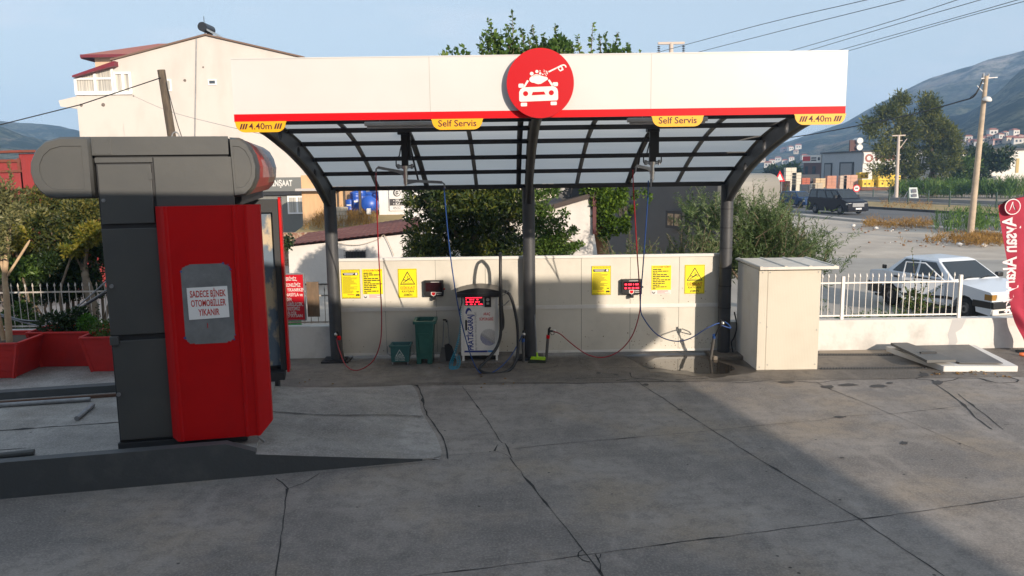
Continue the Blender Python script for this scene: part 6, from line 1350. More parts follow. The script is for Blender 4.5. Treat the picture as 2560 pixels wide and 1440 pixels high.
k0 = bq(976, 514, .88); k1 = bq(1075, 496, .88); sg.box(s0.x+.02, s1.x-.02, Yb_+.89, Yb_+.90, k0.z, k1.z, 1)
q = bq(1003, 482, .88); sg.text('SAGE', .42, (q.x, Yb_+.885, q.z), mi=1, bold=.01); q = bq(1004, 490, .88); sg.text('DİZAYN', .20, (q.x, Yb_+.885, q.z-.03), mi=1)
q = bq(983, 505, .88); sg.text('• MÜTEAHHİT', .20, (q.x, Yb_+.88, q.z), mi=0, bold=.02); q = bq(983, 513, .88); sg.text('• KAT', .20, (q.x, Yb_+.88, q.z), mi=0, bold=.02); q = bq(983, 523, .88); sg.text('0532', .20, (q.x, Yb_+.885, q.z), mi=2)
q = bq(992, 482, .88); sg.disc((q.x, Yb_+.887, q.z), (1, 0, 0), (0, 0, 1), .20, 1, 18); sg.disc((q.x+.02, Yb_+.885, q.z), (1, 0, 0), (0, 0, 1), .15, 0, 18)
for sgn in (1, -1): sg.poly([(q.x+sgn*-.13, Yb_+.883, q.z+sgn*.02), (q.x, Yb_+.883, q.z+sgn*.10), (q.x+sgn*.12, Yb_+.883, q.z+sgn*.05), (q.x+.0, Yb_+.883, q.z+sgn*.01)], 1)
sg.build('shop_sign', [m_whitep, mat('charcoal_ink', (.05, .045, .045), .6), m_gr], t)
q = bq(900, 500, -1); q2 = bq(902, 540, -1); tag(MB().box(q.x-.06, q.x+.06, q.y-.06, q.y+.06, 0, bq(900, 466, -1).z).build('timber_post', m_wood, origin=(q.x, q.y, 0)), 'thin weathered timber post in front of the blue tanks', 'post')
q = bq(922, 530, -2); t = thing('meter_box', 'small white meter box on a post before the blue tanks', 'box', (q.x, q.y, 0))
MB().box(q.x-.10, q.x+.10, q.y-.1, q.y+.1, q.z-.12, q.z+.18).build('case', m_whitep, t, bevel=.02); MB().box(q.x-.03, q.x+.03, q.y-.03, q.y+.03, 0, q.z-.2).build('post', m_galv, t)
a = bq(828, 527, -2); b_ = bq(861, 560, -2); t = thing('concrete_blocks', 'stack of pale concrete blocks beyond the left post', 'blocks', (a.x, a.y, 0)); rs_ = random.Random(6)
m = MB()
for r_ in range(4):
    for k_ in range(3): x = a.x-.2+k_*.30+(r_ % 2)*.06; m.box(x, x+.29, a.y, a.y+.4, b_.z+r_*.21+.01, b_.z+r_*.21+.205)
m.build('block', mat('block_beige', (.52, .44, .34), .9), t); MB().box(a.x-.3, b_.x+.1, a.y-.05, a.y+.5, -.05, b_.z).build('plinth', mat('block_wall', (.46, .40, .32), .9), t)
# old wall and weeds between grey house and whitewashed shed
a = at(708, 592, 17.5); b_ = at(830, 575, 17.5)
tag(MB().box(a.x-1.5, b_.x+1, 17.5, 17.8, -.05, at(720, 582, 17.5).z).build('brick_wall', mat('rubble_brick', (.22, .10, .06), .95, col2=(.36, .27, .19), scale=9, det=3, lo=.45, hi=.55, bump=.6, bsc=14), origin=(a.x, 17.5, 0)), 'crumbling red brown rubble wall above the whitewashed shed roof', 'wall')
shrub('weed', 'dark green weed growing left of the rusty shed roof', 'plant', at(722, 605, 11.1), [(*at(724, 600, 11.1), .14, .22), (*at(716, 612, 11.1), .16, .20)], 260, .11, .07, m_lf_dark)
# ================================================================== lot, roads
def quad(nm, pts, m, z): return struct(MB().poly([(x, y, z) for x, y in pts]).build(nm, m))
quad('gravel_lot', [(-14, .5), (60, .5), (60, 20), (26.4, 27.5), (6.5, 130), (-14, 130)], m_lot, -.045)
quad('frontage_asphalt', [(5.0, .9), (30, .9), (20.5, 15.5), (13.0, 17.5), (5, 30)], mat('dusty_asphalt', (.36, .335, .30), .9, col2=(.28, .26, .235), scale=.5, bump=.25, bsc=12, det=8), -.030)
RA = [(36, -20), (26.4, 27.5), (24.7, 35.3), (22.7, 46), (6.5, 130)]; RB = [(51, -20), (35.4, 42.8), (32.47, 55), (28.55, 68.9), (11.4, 130)]
RC = [(64.5, -20), (42.8, 55), (38.7, 68.5), (34.4, 86), (23.4, 130)]; RD = [(75, -20), (50.5, 62), (44.5, 75), (40.4, 103.8), (33, 130)]
quad('highway', RA+RB[::-1], m_asph, -.030)
quad('median_grass', RB+RC[::-1], m_drygrass, .02)
quad('service_road', RC+RD[::-1], m_asph2, -.02)
def strip(nm, Ln, wd, h, m, off=0):
    k = MB()
    for a, b in zip(Ln[:-1], Ln[1:]):
        a = Vector((*a, 0)); b = Vector((*b, 0)); d = (b-a).normalized(); q = Vector((-d.y, d.x, 0)); k.prism([a+q*(off-wd/2)+V3(0, 0, -.05), a+q*(off+wd/2)+V3(0, 0, -.05), a+q*(off+wd/2)+V3(0, 0, h), a+q*(off-wd/2)+V3(0, 0, h)], b-a)
    return struct(k.build(nm, m))
strip('kerb_near', RA, .9, .10, m_curb); strip('kerb_median', RB, .35, .16, mat('kerb_dark', (.06, .055, .05), .9)); strip('kerb_far', RC, .3, .18, m_curb); strip('kerb_service', RC, .25, .5, m_asph2, -.6)
# dry weeds and rubble along the verge: uncountable
bs_, ds_, ls_ = [], [], []
for k_ in range(900):
    t_ = r7.random()
    if k_ < 380: q = gr(2425+r7.gauss(30, 62), 603+abs(r7.gauss(0, 8))-4)
    elif k_ < 640: q = gr(r7.uniform(2160, 2330), r7.gauss(566, 4)+ (0))
    else: q = Vector((0, 0, 0)); a = r7.uniform(0, 1); j = r7.choice((0, 1, 2)); A_, B_ = Vector((*RB[j+1], 0)), Vector((*RB[j], 0)); C_, D_ = Vector((*RC[j+1], 0)), Vector((*RC[j], 0)); q = A_.lerp(B_, a*.5).lerp(C_.lerp(D_, a*.5), r7.random())
    bs_.append((q.x, q.y, 0)); ds_.append((r7.gauss(0, .5), r7.gauss(0, .4), 1)); ls_.append(r7.uniform(.25, .6))
v, _ = sprigs(rs, bs_, ds_, ls_, 12, .22, .035, bend=.4, spread=.6, up=.3); struct(np_mesh('dry_weeds', v, 4, m_lf_dry), 'stuff')
rb = MB()
for k_ in range(120):
    q = gr(r7.gauss(2400, 90), r7.gauss(606, 6)) if k_ < 80 else gr(r7.uniform(2130, 2300), r7.gauss(572, 6)); s_ = r7.uniform(.03, .09); rb.ball((q.x, q.y, .02), s_, r7.choice((0, 0, 0, 0, 1)), 6, (1, 1, .55))
struct(rb.build('rubble', [mat('rubble_brown', (.22, .13, .08), .95), mat('rubble_pale', (.62, .58, .54), .9)]), 'stuff')
mb_ = mat('plastic_bag', (.68, .66, .64), .5)
for px, py, lb in ((2398, 614, 'white plastic bag lying left of the concrete pole foot'), (2460, 617, 'white scrap bag lying right of the concrete pole foot'), (2190, 573, 'white litter bag on the verge below the dark van'), (2133, 567, 'small white stone block on the verge behind the willow bush')):
    q = gr(px, py); m = MB(); m.ball((q.x, q.y, .07), .13, 0, 9, (1.2, .8, .6)); o = m.build('litter', mb_, origin=(q.x, q.y, 0))
    for v_ in o.data.vertices: v_.co += Vector((r7.gauss(0, .02), r7.gauss(0, .02), r7.gauss(0, .018)))
    tag(o, lb, 'litter')
# fence with mesh posts in the median
t = thing('mesh_fence', 'green wire mesh fence on posts along the highway median', 'fence', (42, 60, 0)); m_fg = mat('fence_green', (.03, .06, .045), .5)
for px, yt, yb in ((2560-2, 478, 522), (2490, 479, 520), (2373, 477, 518), (2320, 475, 512), (2269, 474, 512), (2222, 472, 511), (2182, 472, 502), (2120, 470, 497), (2060, 468, 492), (2000, 466, 490), (1969, 465, 490)):
    b_ = gr(px, yb); a = at(px, yt, b_.y); MB().cyl((b_.x, b_.y, 0), (b_.x, b_.y, a.z), .07, n=8).build('post', m_fg, t)
# roadside poles
a = at(2466, 190, 24.2); b_ = gr(2424, 601); m_conc = mat('pole_concrete', (.46, .36, .26), .85, col2=(.34, .27, .20), scale=3, bump=.3, bsc=14)
t = thing('concrete_pole', 'leaning concrete utility pole with a street lamp on the right', 'pole', b_)
MB().tube([b_-V3(0, 0, .1), b_.lerp(a, .6), a], [.165, .125, .095], 14).build('shaft', m_conc, t)
d = (a-b_).normalized(); q = a-d*1.05
m = MB(); pf = [(.03, .16), (.12, .13), (.20, .05), (.22, -.02), (.20, -.03)]; m.T = Matrix.Translation(q+V3(.02, -.22, -.1)) @ Matrix.Rotation(R(24), 4, 'X'); m.lathe(pf, (0, 0, 0), 18, cap=False); m.T = None; lm = m.build('lamp_shade', m_whitep, t); MB().ball(q+V3(.02, -.25, -.13), .10, 0, 10).build('bulb', m_glass, lm)
MB().bar(a-d*.12+V3(-.25, 0, 0), a-d*.12+V3(.55, 0, .05), .05, .05).bar(a-d*.35+V3(-.18, 0, .0), a-d*.35+V3(.1, 0, .0), .05, .05).cyl(a+V3(-.15, 0, -.1), a+V3(-.15, 0, .12), .05, n=8).cyl(a+V3(.1, 0, -.05), a+V3(.1, 0, .1), .05, n=8).bar(a-d*.75+V3(-.4, 0, .3), a-d*.85, .03, .03).build('crossarm', m_galv, t)
tag(MB().tube(smp([a-d*.15+V3(-.15, 0, 0), at(2445, 225, 24.2), at(2432, 243, 24.4), at(2405, 252, 25), at(2330, 273, 27), at(2260, 290, 30), at(2160, 311, 34), at(2040, 334, 38), at(1930, 350, 42)], 4), .035, 6).build('cable', m_black, origin=a), 'thick black overhead cable running left from the concrete pole', 'cable')
tag(MB().tube(smp([a-d*.1+V3(-.1, 0, .05), at(2450, 215, 24.2), at(2440, 232, 24.2), at(2425, 244, 24.3)], 4), .02, 6).build('cable', m_black, origin=a), 'short black cable drop at the concrete pole top', 'cable')
b_ = gr(2240, 497); a = at(2247, 338, b_.y); t = thing('power_pole', 'pale T shaped power pole in front of the eucalyptus trees', 'pole', b_); m_cp = mat('pale_concrete', (.50, .42, .36), .85)
MB().tube([b_, a], [.22, .14], 10).build('shaft', m_cp, t); k = MB(); u = 77/2000*1.2
k.bar(a+V3(-.75, 0, -.05), a+V3(.75, 0, -.02), .16, .12)
for dz, w_ in ((-.6, .45), (-1.3, .4), (-2.2, .35), (-2.7, .35)): k.bar(a+V3(-.1, 0, dz), a+V3(w_, 0, dz), .1, .08)
k.bar(a+V3(.1, 0, -1.6), a+V3(.95, 0, -.4), .06, .06); k.build('crossarm', m_cp, t)
q = at(1678, 108, 60); t = thing('pylon_pole', 'concrete pylon head with insulators showing above the white fascia', 'pole', (q.x, 60, 0))
MB().tube([(q.x+.1, 60, 0), (q.x, 60, q.z)], [.35, .2], 10).build('shaft', m_cp, t); MB().bar((at(1645, 108, 60).x, 60, q.z), (at(1711, 110, 60).x, 60, q.z), .25, .2).build('crossarm', m_cp, t)
for px in (1647, 1709):
    x = at(px, 110, 60).x; m = MB()
    for k_ in range(5): m.lathe([(.05, 0), (.16, .05), (.05, .12)], (x, 60, q.z-.35-k_*.17), 10)
    m.build('insulator', m_steel2, t)
WIRES = (((1600, 143, 60), (1900, 62, 42), (2165, 0, 33), (2400, -58, 28)), ((1700, 142, 60), (2000, 65, 42), (2260, 0, 33), (2500, -63, 28)), ((1900, 149, 60), (2200, 62, 42), (2392, 0, 33), (2600, -70, 28)),
         ((1960, 145, 60), (2250, 58, 42), (2450, 0, 33), (2650, -60, 28)), ((2000, 153, 60), (2350, 55, 42), (2543, 0, 33), (2700, -46, 28)), ((2060, 145, 60), (2380, 52, 42), (2565, 2, 33), (2720, -42, 28)))
for p, w_ in zip(WIRES, ('first', 'second', 'third', 'fourth', 'fifth', 'sixth')):
    tag(MB().tube(smp([at(*x) for x in p], 4), .022, 5).build('power_line', m_steel2, origin=at(*p[0])), w_+' overhead power line from the left crossing the upper right sky', 'power line', 'overhead power lines')
# ================================================================== feather flag
FY = -.15
t = thing('feather_flag', 'tall red feather flag with white lettering seen from behind at right edge', 'flag', gr(2562, 893))
LE = [(2496, 512), (2499, 530), (2508, 590), (2516, 650), (2521, 700), (2528, 760), (2540, 800), (2551, 840), (2558, 868)]
TE = [(2496, 512), (2510, 500), (2530, 492), (2550, 488), (2575, 492), (2595, 505)]
fr = smp([at(x, y, FY) for x, y in LE], 5); n_ = len(fr)
def flagf(u, v):
    i = v*(n_-1); a = fr[int(i)].lerp(fr[min(n_-1, int(i)+1)], i-int(i)); top = 1-v
    wd_ = .62-.30*v; x = a.x+u*wd_; z = a.z+(.0 if v > .0 else 0)
    z += max(0, (1-v*9))*(.17*math.sin(min(1, u)*math.pi/2))
    y = FY+.05*math.sin(v*11+u*3)*(.3+v)+.04*math.sin(u*7+v*4)*v+.05*math.sin(u*9-v*23)*max(0, v-.55)*2
    return (x, y, z)
m_flag = mat('flag_red', (.36, .034, .062), .8, col2=(.30, .026, .048), scale=3, spec=.2)
MB().sheet(flagf, 14, 60).build('banner', m_flag, t)
hem = MB().tube([Vector(flagf(k_/14, 0)) for k_ in range(15)], .018, 6); hem.build('hem', m_black, t)
xp = flagf(1, 0); pole = [Vector((fr[0].x+.60, FY+.02, fr[0].z+.05))]; bx = at(2566, 893, FY).x
MB().tube([(bx, FY, 0), (fr[0].x+.62, FY+.02, fr[0].z)], .018, 8).build('pole', m_galv, t); MB().lathe([(.20, 0), (.20, .03), (.05, .05), (.03, .25)], (bx, FY, 0), 16).build('base', m_black, t)
fl = MB(); X_ = Vector((.055, 0, -1)).normalized(); Y_ = Vector((-1, 0, -.055)).normalized(); cu_ = bpy.data.curves.new('t', 'FONT'); 
q = at(2532, 517, FY-.075); fl.disc(q, (1, 0, 0), (0, 0, 1), .155, 0, 30); fl.disc(q+V3(0, -.002, 0), (1, 0, 0), (0, 0, 1), .138, 1, 30)
fl.poly([q+V3(x, -.004, z) for x, z in ((-.085, -.085), (-.055, -.07), (-.02, .02), (.0, .075), (.02, .0), (.055, -.06), (.085, -.085), (.04, -.05), (.005, .0), (.0, .1), (-.02, .09), (-.035, .03), (-.06, -.06))], 0)
q = at(2537, 541, FY-.07)
tmp = MB().text('Aysan Akaryakıt', .36, q+V3(.06, 0, 0), X=X_, Y=Y_, mi=0, bold=.022, sx=.82)
for p in tmp.v:
    # lettering follows the waves of the cloth
    v = min(1, max(0, (fr[0].z-p.z)/(fr[0].z-fr[-1].z))); i = v*(n_-1); a = fr[int(i)].lerp(fr[min(n_-1, int(i)+1)], i-int(i)); u = (p.x-a.x)/(.62-.30*v); p.y = flagf(u, v)[1]-.012
fl.add(tmp.v, tmp.f, 0); fl.build('lettering', [mat('flag_white', (.70, .60, .62), .7), m_flag], t)
bpy.data.curves.remove(cu_)
# weed shrub in front of the white car, inside the lot
bs_, ds_, ls_ = [], [], []
for k_ in range(46):
    p = at(r7.gauss(2290, 24), r7.uniform(742, 812), .95+r7.uniform(-.2, .25)); bs_.append(tuple(p)); ds_.append((r7.gauss(0, .7), r7.gauss(0, .4), r7.uniform(.2, 1))); ls_.append(r7.uniform(.2, .5))
p = at(2288, 760, .9); bs_ += [tuple(p), tuple(p+V3(.06, 0, 0)), tuple(p+V3(-.05, 0, 0))]; ds_ += [(-.05, 0, 1), (.3, 0, 1), (-.5, 0, 1)]; ls_ += [1.2, .75, .6]
v, st_ = sprigs(rs, bs_, ds_, ls_, 34, .065, .032, bend=.2, spread=.8)
t = thing('weed_shrub', 'tall leafy weed growing behind the white fence by the car', 'plant', (p.x, .9, 0)); np_mesh('foliage', v, 4, m_lf_mid, t); k = MB()
for s_ in st_: k.tube(s_, [.009, .007, .005, .003], 5)
k.tube([(p.x, .9, 0), tuple(p)], .012, 6); k.build('stem', m_bark, t)
bs_ = [tuple(gr(r7.uniform(2070, 2240), r7.uniform(797, 812))) for _ in range(36)]; v, _ = sprigs(rs, bs_, [(r7.gauss(0, .6), r7.gauss(0, .4), .6) for _ in bs_], [r7.uniform(.2, .5) for _ in bs_], 18, .09, .03); struct(np_mesh('ground_weeds', v, 4, m_lf_mid), 'stuff')
bs_ = [tuple(gr(r7.uniform(2120, 2360), r7.uniform(820, 880), .60)) for _ in range(2)]
# ================================================================== vehicles (local axes: x forward, y to the car's left)
m_tyre = mat('tyre', (.014, .014, .015), .8); m_rim = mat('rim_grey', (.20, .20, .21), .4, metal=.5)
m_glassc = mat('car_glass', (.018, .022, .026), .05, spec=.8); m_head = mat('headlight_glass', (.62, .62, .60), .1, spec=.8); m_amber = mat('amber_lens', (.32, .17, .04), .2)
m_plate = mat('plate_white', (.7, .7, .7), .4)
def vehicle(nm, lb, cat_, X, Y, ang, prof, W, gh, wheels, wr, paint, trim, bump_h, front, plate=None, cap_x=None, door=None, sc=1.0):
    T = Matrix.Translation((X, Y, 0)) @ Matrix.Rotation(ang, 4, 'Z') @ Matrix.Scale(sc, 4); t = thing(nm, lb, cat_, (X, Y, 0)); hw = W/2
    # body shell: side profile with wheel arches, tucked in towards sill and shoulder
    pts = list(prof)                                   # top outline, front bottom -> rear bottom
    bot = []
    for wx in sorted(wheels):                          # rear arch first
        for k_ in range(9):
            a_ = R(180-180*k_/8); bot.append((wx+(wr+.06)*math.cos(a_), max(prof[0][1], wr+ (wr+.055)*math.sin(a_))))
    out_ = pts+bot
    b = MB(T); cs = [(-hw+.10, .96), (-hw, 1), (hw, 1), (hw-.10, .96)]
    b.prism([(x, -hw, z) for x, z in out_], (0, W, 0)); b.build('body', paint, t, bevel=.035*1, seg=3)
    ub = MB(T).box(min(p[0] for p in pts)+.1, max(p[0] for p in pts)-.1, -hw+.12, hw-.12, prof[0][1]-.05, .62); ub.build('underbody', m_black, t)
    # greenhouse: base front x, base rear x, roof front x, roof rear x, z0, z1, roof half width
    x0, x1, x2, x3, z0, z1, rw = gh; bw_ = hw-.05
    A = [(x0, -bw_, z0), (x0, bw_, z0), (x1, bw_, z0), (x1, -bw_, z0)]; B = [(x2, -rw, z1-.05), (x2, rw, z1-.05), (x3, rw, z1-.05), (x3, -rw, z1-.05)]; C_ = [(x2-.14, -rw+.10, z1), (x2-.14, rw-.10, z1), (x3+.12, rw-.10, z1), (x3+.12, -rw+.10, z1)]
    g_ = MB(T); g_.add(A+B+C_, [[0, 1, 5, 4], [1, 2, 6, 5], [2, 3, 7, 6], [3, 0, 4, 7], [4, 5, 9, 8], [5, 6, 10, 9], [6, 7, 11, 10], [7, 4, 8, 11], [8, 9, 10, 11]], 0); g_.build('roof', paint, t, bevel=.02)
    V = [Vector(p) for p in A+B]
    def face(a, b_, c, d, u0, u1, v0, v1, off=.012):
        P_ = lambda u, v: (a.lerp(b_, u)).lerp(d.lerp(c, u), v)
        q = [P_(u0, v0), P_(u1, v0), P_(u1, v1), P_(u0, v1)]; n_ = (q[1]-q[0]).cross(q[3]-q[0]).normalized(); ce = sum(V, Vector())/8
        if n_.dot(q[0]-ce) < 0: n_ = -n_
        return [p+n_*off for p in q]
    MB(T).poly(face(V[0], V[1], V[5], V[4], .05, .95, .07, .94)).build('windscreen', m_glassc, t); MB(T).poly(face(V[2], V[3], V[7], V[6], .07, .93, .1, .9)).build('rear_window', m_glassc, t)
    for a, b_, c, d in ((V[3], V[0], V[4], V[7]), (V[2], V[1], V[5], V[6])):
        for u0, u1 in (door or ((.10, .47), (.52, .90))): MB(T).poly(face(a, b_, c, d, u0, u1, .10, .90)).build('side_window', m_glassc, t)
    for wx in wheels:
        for s in (-1, 1):
            w_ = MB(T); yo = s*(hw-.10); w_.T = T @ Matrix.Translation((wx, yo, wr)) @ Matrix.Rotation(R(90), 4, 'X')
            w_.lathe([(wr*.62, -.09), (wr*.92, -.095), (wr, -.06), (wr, .06), (wr*.92, .095), (wr*.62, .09)], (0, 0, 0), 24); wo = w_.build('wheel', m_tyre, t)
            r_ = MB(); r_.T = w_.T; r_.lathe([(.02, -s*.085), (wr*.3, -s*.095), (wr*.5, -s*.07), (wr*.63, -s*.09)] if s < 0 else [(.02, -.085), (wr*.3, -.095), (wr*.5, -.07), (wr*.63, -.09)], (0, 0, 0), 18); r_.build('rim', m_rim, wo)
    fx = max(p[0] for p in pts)
    MB(T).box(fx-.05, fx+.045, -hw-.005, hw+.005, bump_h[0], bump_h[1]).box(fx-.55, fx-.04, -hw-.008, -hw+.03, bump_h[0], bump_h[1]).box(fx-.55, fx-.04, hw-.03, hw+.008, bump_h[0], bump_h[1]).build('front_bumper', trim, t, bevel=.02)
    rx = min(p[0] for p in pts)
    MB(T).box(rx-.04, rx+.05, -hw-.005, hw+.005, bump_h[0]-.10, bump_h[1]+.04).box(rx+.05, rx+.5, -hw-.008, -hw+.03, bump_h[0]-.10, bump_h[1]+.02).box(rx+.05, rx+.5, hw-.03, hw+.008, bump_h[0]-.10, bump_h[1]+.02).build('rear_bumper', trim, t, bevel=.02)
    hx, h0, h1, hy = front
    for s in (-1, 1):
        ho_ = MB(T).box(hx-.06, hx+.02, min(s*hy, s*(hw-.14)), max(s*hy, s*(hw-.14)), h0, h1).build('headlight', m_head, t, bevel=.01)
        MB(T).box(hx-.20, hx+.012, min(s*(hw-.135), s*(hw+.004)), max(s*(hw-.135), s*(hw+.004)), h0, h1).build('indicator', m_amber if plate else m_head, ho_, bevel=.01)
    return t, T
# white saloon
P_ = [(1.93, .24), (1.98, .40), (1.965, .62), (1.945, .755), (1.90, .785), (1.2, .875), (.74, .925), (-1.30, .935), (-1.93, .905), (-1.985, .86), (-1.99, .60), (-1.95, .28)]
m_carw = mat('car_white', (.66, .69, .74), .30, coat=.4); CA = math.atan2(-.955, .295)
cw, TW = vehicle('white_saloon_car', 'white boxy saloon car with its front side door open behind the white fence', 'car', 11.03, 4.62, CA, P_, 1.62, (.78, -1.48, .16, -.98, .915, 1.385, .585), (-1.22, 1.20), .285, m_carw, m_blackp, (.40, .57), (1.955, .59, .735, .33), plate=1)
g_ = MB(TW).box(1.93, 1.975, -.32, .32, .585, .74, 0)
for z in (.615, .665, .71): g_.box(1.975, 1.985, -.30, .30, z, z+.022, 1)
g_.box(1.985, 1.99, -.12, .12, .64, .66, 2); g_.build('grille', [m_carw, mat('grille_slot', (.12, .12, .125), .5), m_redl], cw)  # grey bars drawn as the grille slots
MB(TW).box(1.90, 2.0, -.80, .80, .245, .395).build('lower_bumper', m_whitep, cw, bevel=.03); MB(TW).box(1.99, 2.006, -.62, -.30, .29, .36).box(1.99, 2.006, .30, .62, .29, .36).build('fog_light', m_blackp, cw, bevel=.01)
pt = MB(TW).box(2.03, 2.045, -.26, .26, .385, .50, 0).box(2.045, 2.048, -.255, -.21, .39, .495, 1)
pt.text('48 H 3', .115, (2.0475, -.185, .405), X=(0, 1, 0), Y=(0, 0, 1), mi=2, bold=.02, sx=.85); pt.build('number_plate', [m_plate, m_cy, m_ink], cw)
MB(TW).box(1.88, 2.07, -.68, .68, .20, .235).build('spoiler_lip', m_whitep, cw, bevel=.01)
for s in (1,): MB(TW).box(.55, .68, s*.80, s*.98, .93, 1.05).build('mirror', m_blackp, cw, bevel=.03)
MB(TW).box(-1.55, -1.40, -.80, -.76, .98, 1.09).build('vent', m_black, cw, bevel=.02)
# open front right door: hinge at the front edge, swung outwards
MB(TW).poly([(.62, -.816, .36), (.62, -.816, .90), (-.36, -.816, .91), (-.36, -.816, .36)]).build('door_opening', m_black, cw)  # flat black sheet painted in for the dark car interior
TD = TW @ Matrix.Translation((.62, -.82, 0)) @ Matrix.Rotation(R(31), 4, 'Z')
dd = MB(TD).prism([(0, -.03, .36), (-.99, -.03, .36), (-1.0, -.03, .92), (0, -.03, .90)], (0, .05, 0)).build('front_door', m_carw, cw, bevel=.012)
MB(TD).tube([(-.02, -.01, .90), (-.50, .10, 1.30), (-.96, .12, 1.31), (-1.0, -.0, .91)], .018, 8).build('window_frame', m_carw, dd); MB(TD).box(-.97, -.0, -.04, -.03, .46, .53).build('rub_strip', m_blackp, dd); MB(TD).box(-.95, -.78, -.05, -.03, .80, .85).build('handle', m_blackp, dd, bevel=.01)
MB(TW).box(-1.9, -.4, -.822, -.81, .46, .53).box(.64, .86, -.822, -.81, .46, .53).build('rub_strip', m_blackp, cw); MB(TW).box(-1.08, -.92, -.835, -.81, .80, .85).build('handle', m_blackp, cw, bevel=.01)
MB(TW).tube([(.80, .1, .945), (.70, .45, .985)], .012, 6).tube([(.80, -.45, .945), (.70, -.1, .985)], .012, 6).build('wiper', m_black, cw)
# dark van on the highway
m_van = mat('van_navy', (.006, .007, .013), .35, spec=.3)
P_ = [(2.40, .26), (2.45, .45), (2.43, .80), (2.30, 1.02), (1.55, 1.22), (-2.35, 1.22), (-2.45, 1.1), (-2.46, .5), (-2.40, .30)]
vn, TV = vehicle('dark_van', 'dark navy passenger van driving towards the viewer on the highway', 'van', 26.25, 49.2, math.atan2(-.955, .30), P_, 1.92, (1.62, -2.42, .78, -2.30, 1.21, 1.95, .80), (-1.5, 1.5), .34, m_van, m_van, (.30, .52), (2.37, .76, .90, .60), door=((.04, .26), (.29, .56), (.60, .78), (.81, .97)))
MB(TV).box(2.35, 2.47, -.55, .55, .60, .90).build('grille', m_galv, vn, bevel=.01); MB(TV).box(2.48, 2.51, -.27, .27, .40, .52).build('number_plate', m_plate, vn)
MB(TV).box(1.0, 1.2, -1.16, -.96, 1.25, 1.5).box(1.0, 1.2, .96, 1.16, 1.25, 1.5).build('mirror', m_blackp, vn, bevel=.03)
# blue estate behind it
m_blue = mat('car_blue', (.008, .035, .11), .35, spec=.3)
P_ = [(2.02, .25), (2.06, .42), (2.04, .70), (1.95, .78), (.95, .92), (-1.95, .95), (-2.02, .8), (-2.03, .5), (-1.98, .28)]
bc, TB = vehicle('blue_estate_car', 'blue estate car driving behind the dark van', 'car', 27.35, 60.8, math.atan2(-.955, .30), P_, 1.72, (.95, -1.98, .25, -1.82, .92, 1.48, .62), (-1.28, 1.28), .30, m_blue, m_blue, (.34, .52), (1.99, .56, .72, .36), door=((.03, .24), (.27, .60), (.63, .95)))
MB(TB).box(2.0, 2.06, -.35, .35, .55, .70).build('grille', m_black, bc)
# ================================================================== far buildings
m_wh = mat('warehouse_grey', (.34, .36, .38), .6, col2=(.30, .32, .34), scale=.25); m_whw = ribmat('warehouse_white', (.62, .59, .54), .9, .8, (.56, .53, .48)); m_brn = mat('brown_plaster', (.11, .055, .045), .85)
YW = 128.0
def wq(px, py, d=0): return at(px, py, YW+d)
c0 = wq(2152, 465); zt_ = wq(2152, 380).z; c1 = at(2052, 460, YW+14); c2 = at(2007, 460, YW+19)
t = thing('grey_warehouse', 'grey metal warehouse with two loading doors and white front across the highway', 'warehouse', (c0.x, YW, 0))
xr_ = c0.x+34
MB().prism([(c0.x, YW, 0), (c0.x, YW, zt_), (c1.x, c1.y, zt_), (c1.x, c1.y, 0)], Vector((20, 9, 0))).build('wall', m_wh, t)
MB().box(c0.x+.05, xr_, YW-.3, YW-.02, 0, zt_).build('front_wall', m_whw, t)
MB().prism([(c0.x-.3, YW-.5, zt_), (c1.x-.3, c1.y+.3, zt_), (c1.x+20, c1.y+9, zt_), (xr_, YW-.5, zt_)], (0, 0, .25)).build('roof', m_machine_d, t)
u_ = (c1-c0); u_.z = 0; L_ = u_.length; u_.normalize(); n_ = Vector((-u_.y, u_.x, 0)); n_ = n_ if n_.dot(CO-c0) > 0 else -n_
def side(px): # distance along the grey side wall
    d = ray(px, 440); tt = (Vector((c0.x, YW, 0))-CO).dot(n_)/d.dot(n_); return (CO+d*tt-Vector((c0.x, YW, 0))).dot(u_)
for xa, xb, ht in ((2134, 2099, 4.3), (2080, 2061, 4.2)):
    a = Vector((c0.x, YW, 0))+u_*side(xa)+n_*.05; b_ = Vector((c0.x, YW, 0))+u_*side(xb)+n_*.05
    f_ = MB().prism([a, b_, b_+V3(0, 0, ht+.25), a+V3(0, 0, ht+.25)], n_*.1).build('door_frame', m_machine_d, t); e = (b_-a)*.1
    MB().poly([a+e+n_*.12, b_-e+n_*.12, b_-e+n_*.12+V3(0, 0, ht), a+e+n_*.12+V3(0, 0, ht)]).build('loading_door', mat('door_grey', (.22, .225, .23), .6), f_)
q = wq(2160, 383, -.4); q2 = wq(2232, 407, -.4); sg = MB().box(q.x, q2.x, YW-.5, YW-.32, q2.z, q.z, 0); sg.text('ÖZEL', 1.5, (q.x+1.6, YW-.52, q2.z+.6), mi=1, bold=.02) if 0 else None
sg.disc((q.x+.9, YW-.52, (q.z+q2.z)/2), (1, 0, 0), (0, 0, 1), .75, 1, 10); sg.disc((q.x+.9, YW-.53, (q.z+q2.z)/2), (1, 0, 0), (0, 0, 1), .4, 0, 10)
for k_ in range(5): sg.box(q.x+2.0+k_*.75, q.x+2.5+k_*.75, YW-.52, YW-.50, (q.z+q2.z)/2-.5, (q.z+q2.z)/2+.5, 1)
sg.build('sign_panel', [m_whitep, mat('red_brown_ink', (.30, .09, .06), .6)], t)
q = wq(2147, 365, 3); sw = thing('roof_tanks', 'pair of pale round water tanks on the warehouse roof corner', 'water tank', (q.x, YW+3, zt_))
for dz in (0, 1.15): MB().tube([(q.x, YW+2.5, zt_+.9+dz), (q.x, YW+4.5, zt_+.9+dz)], .55, 14).build('tank', m_whitep, sw)
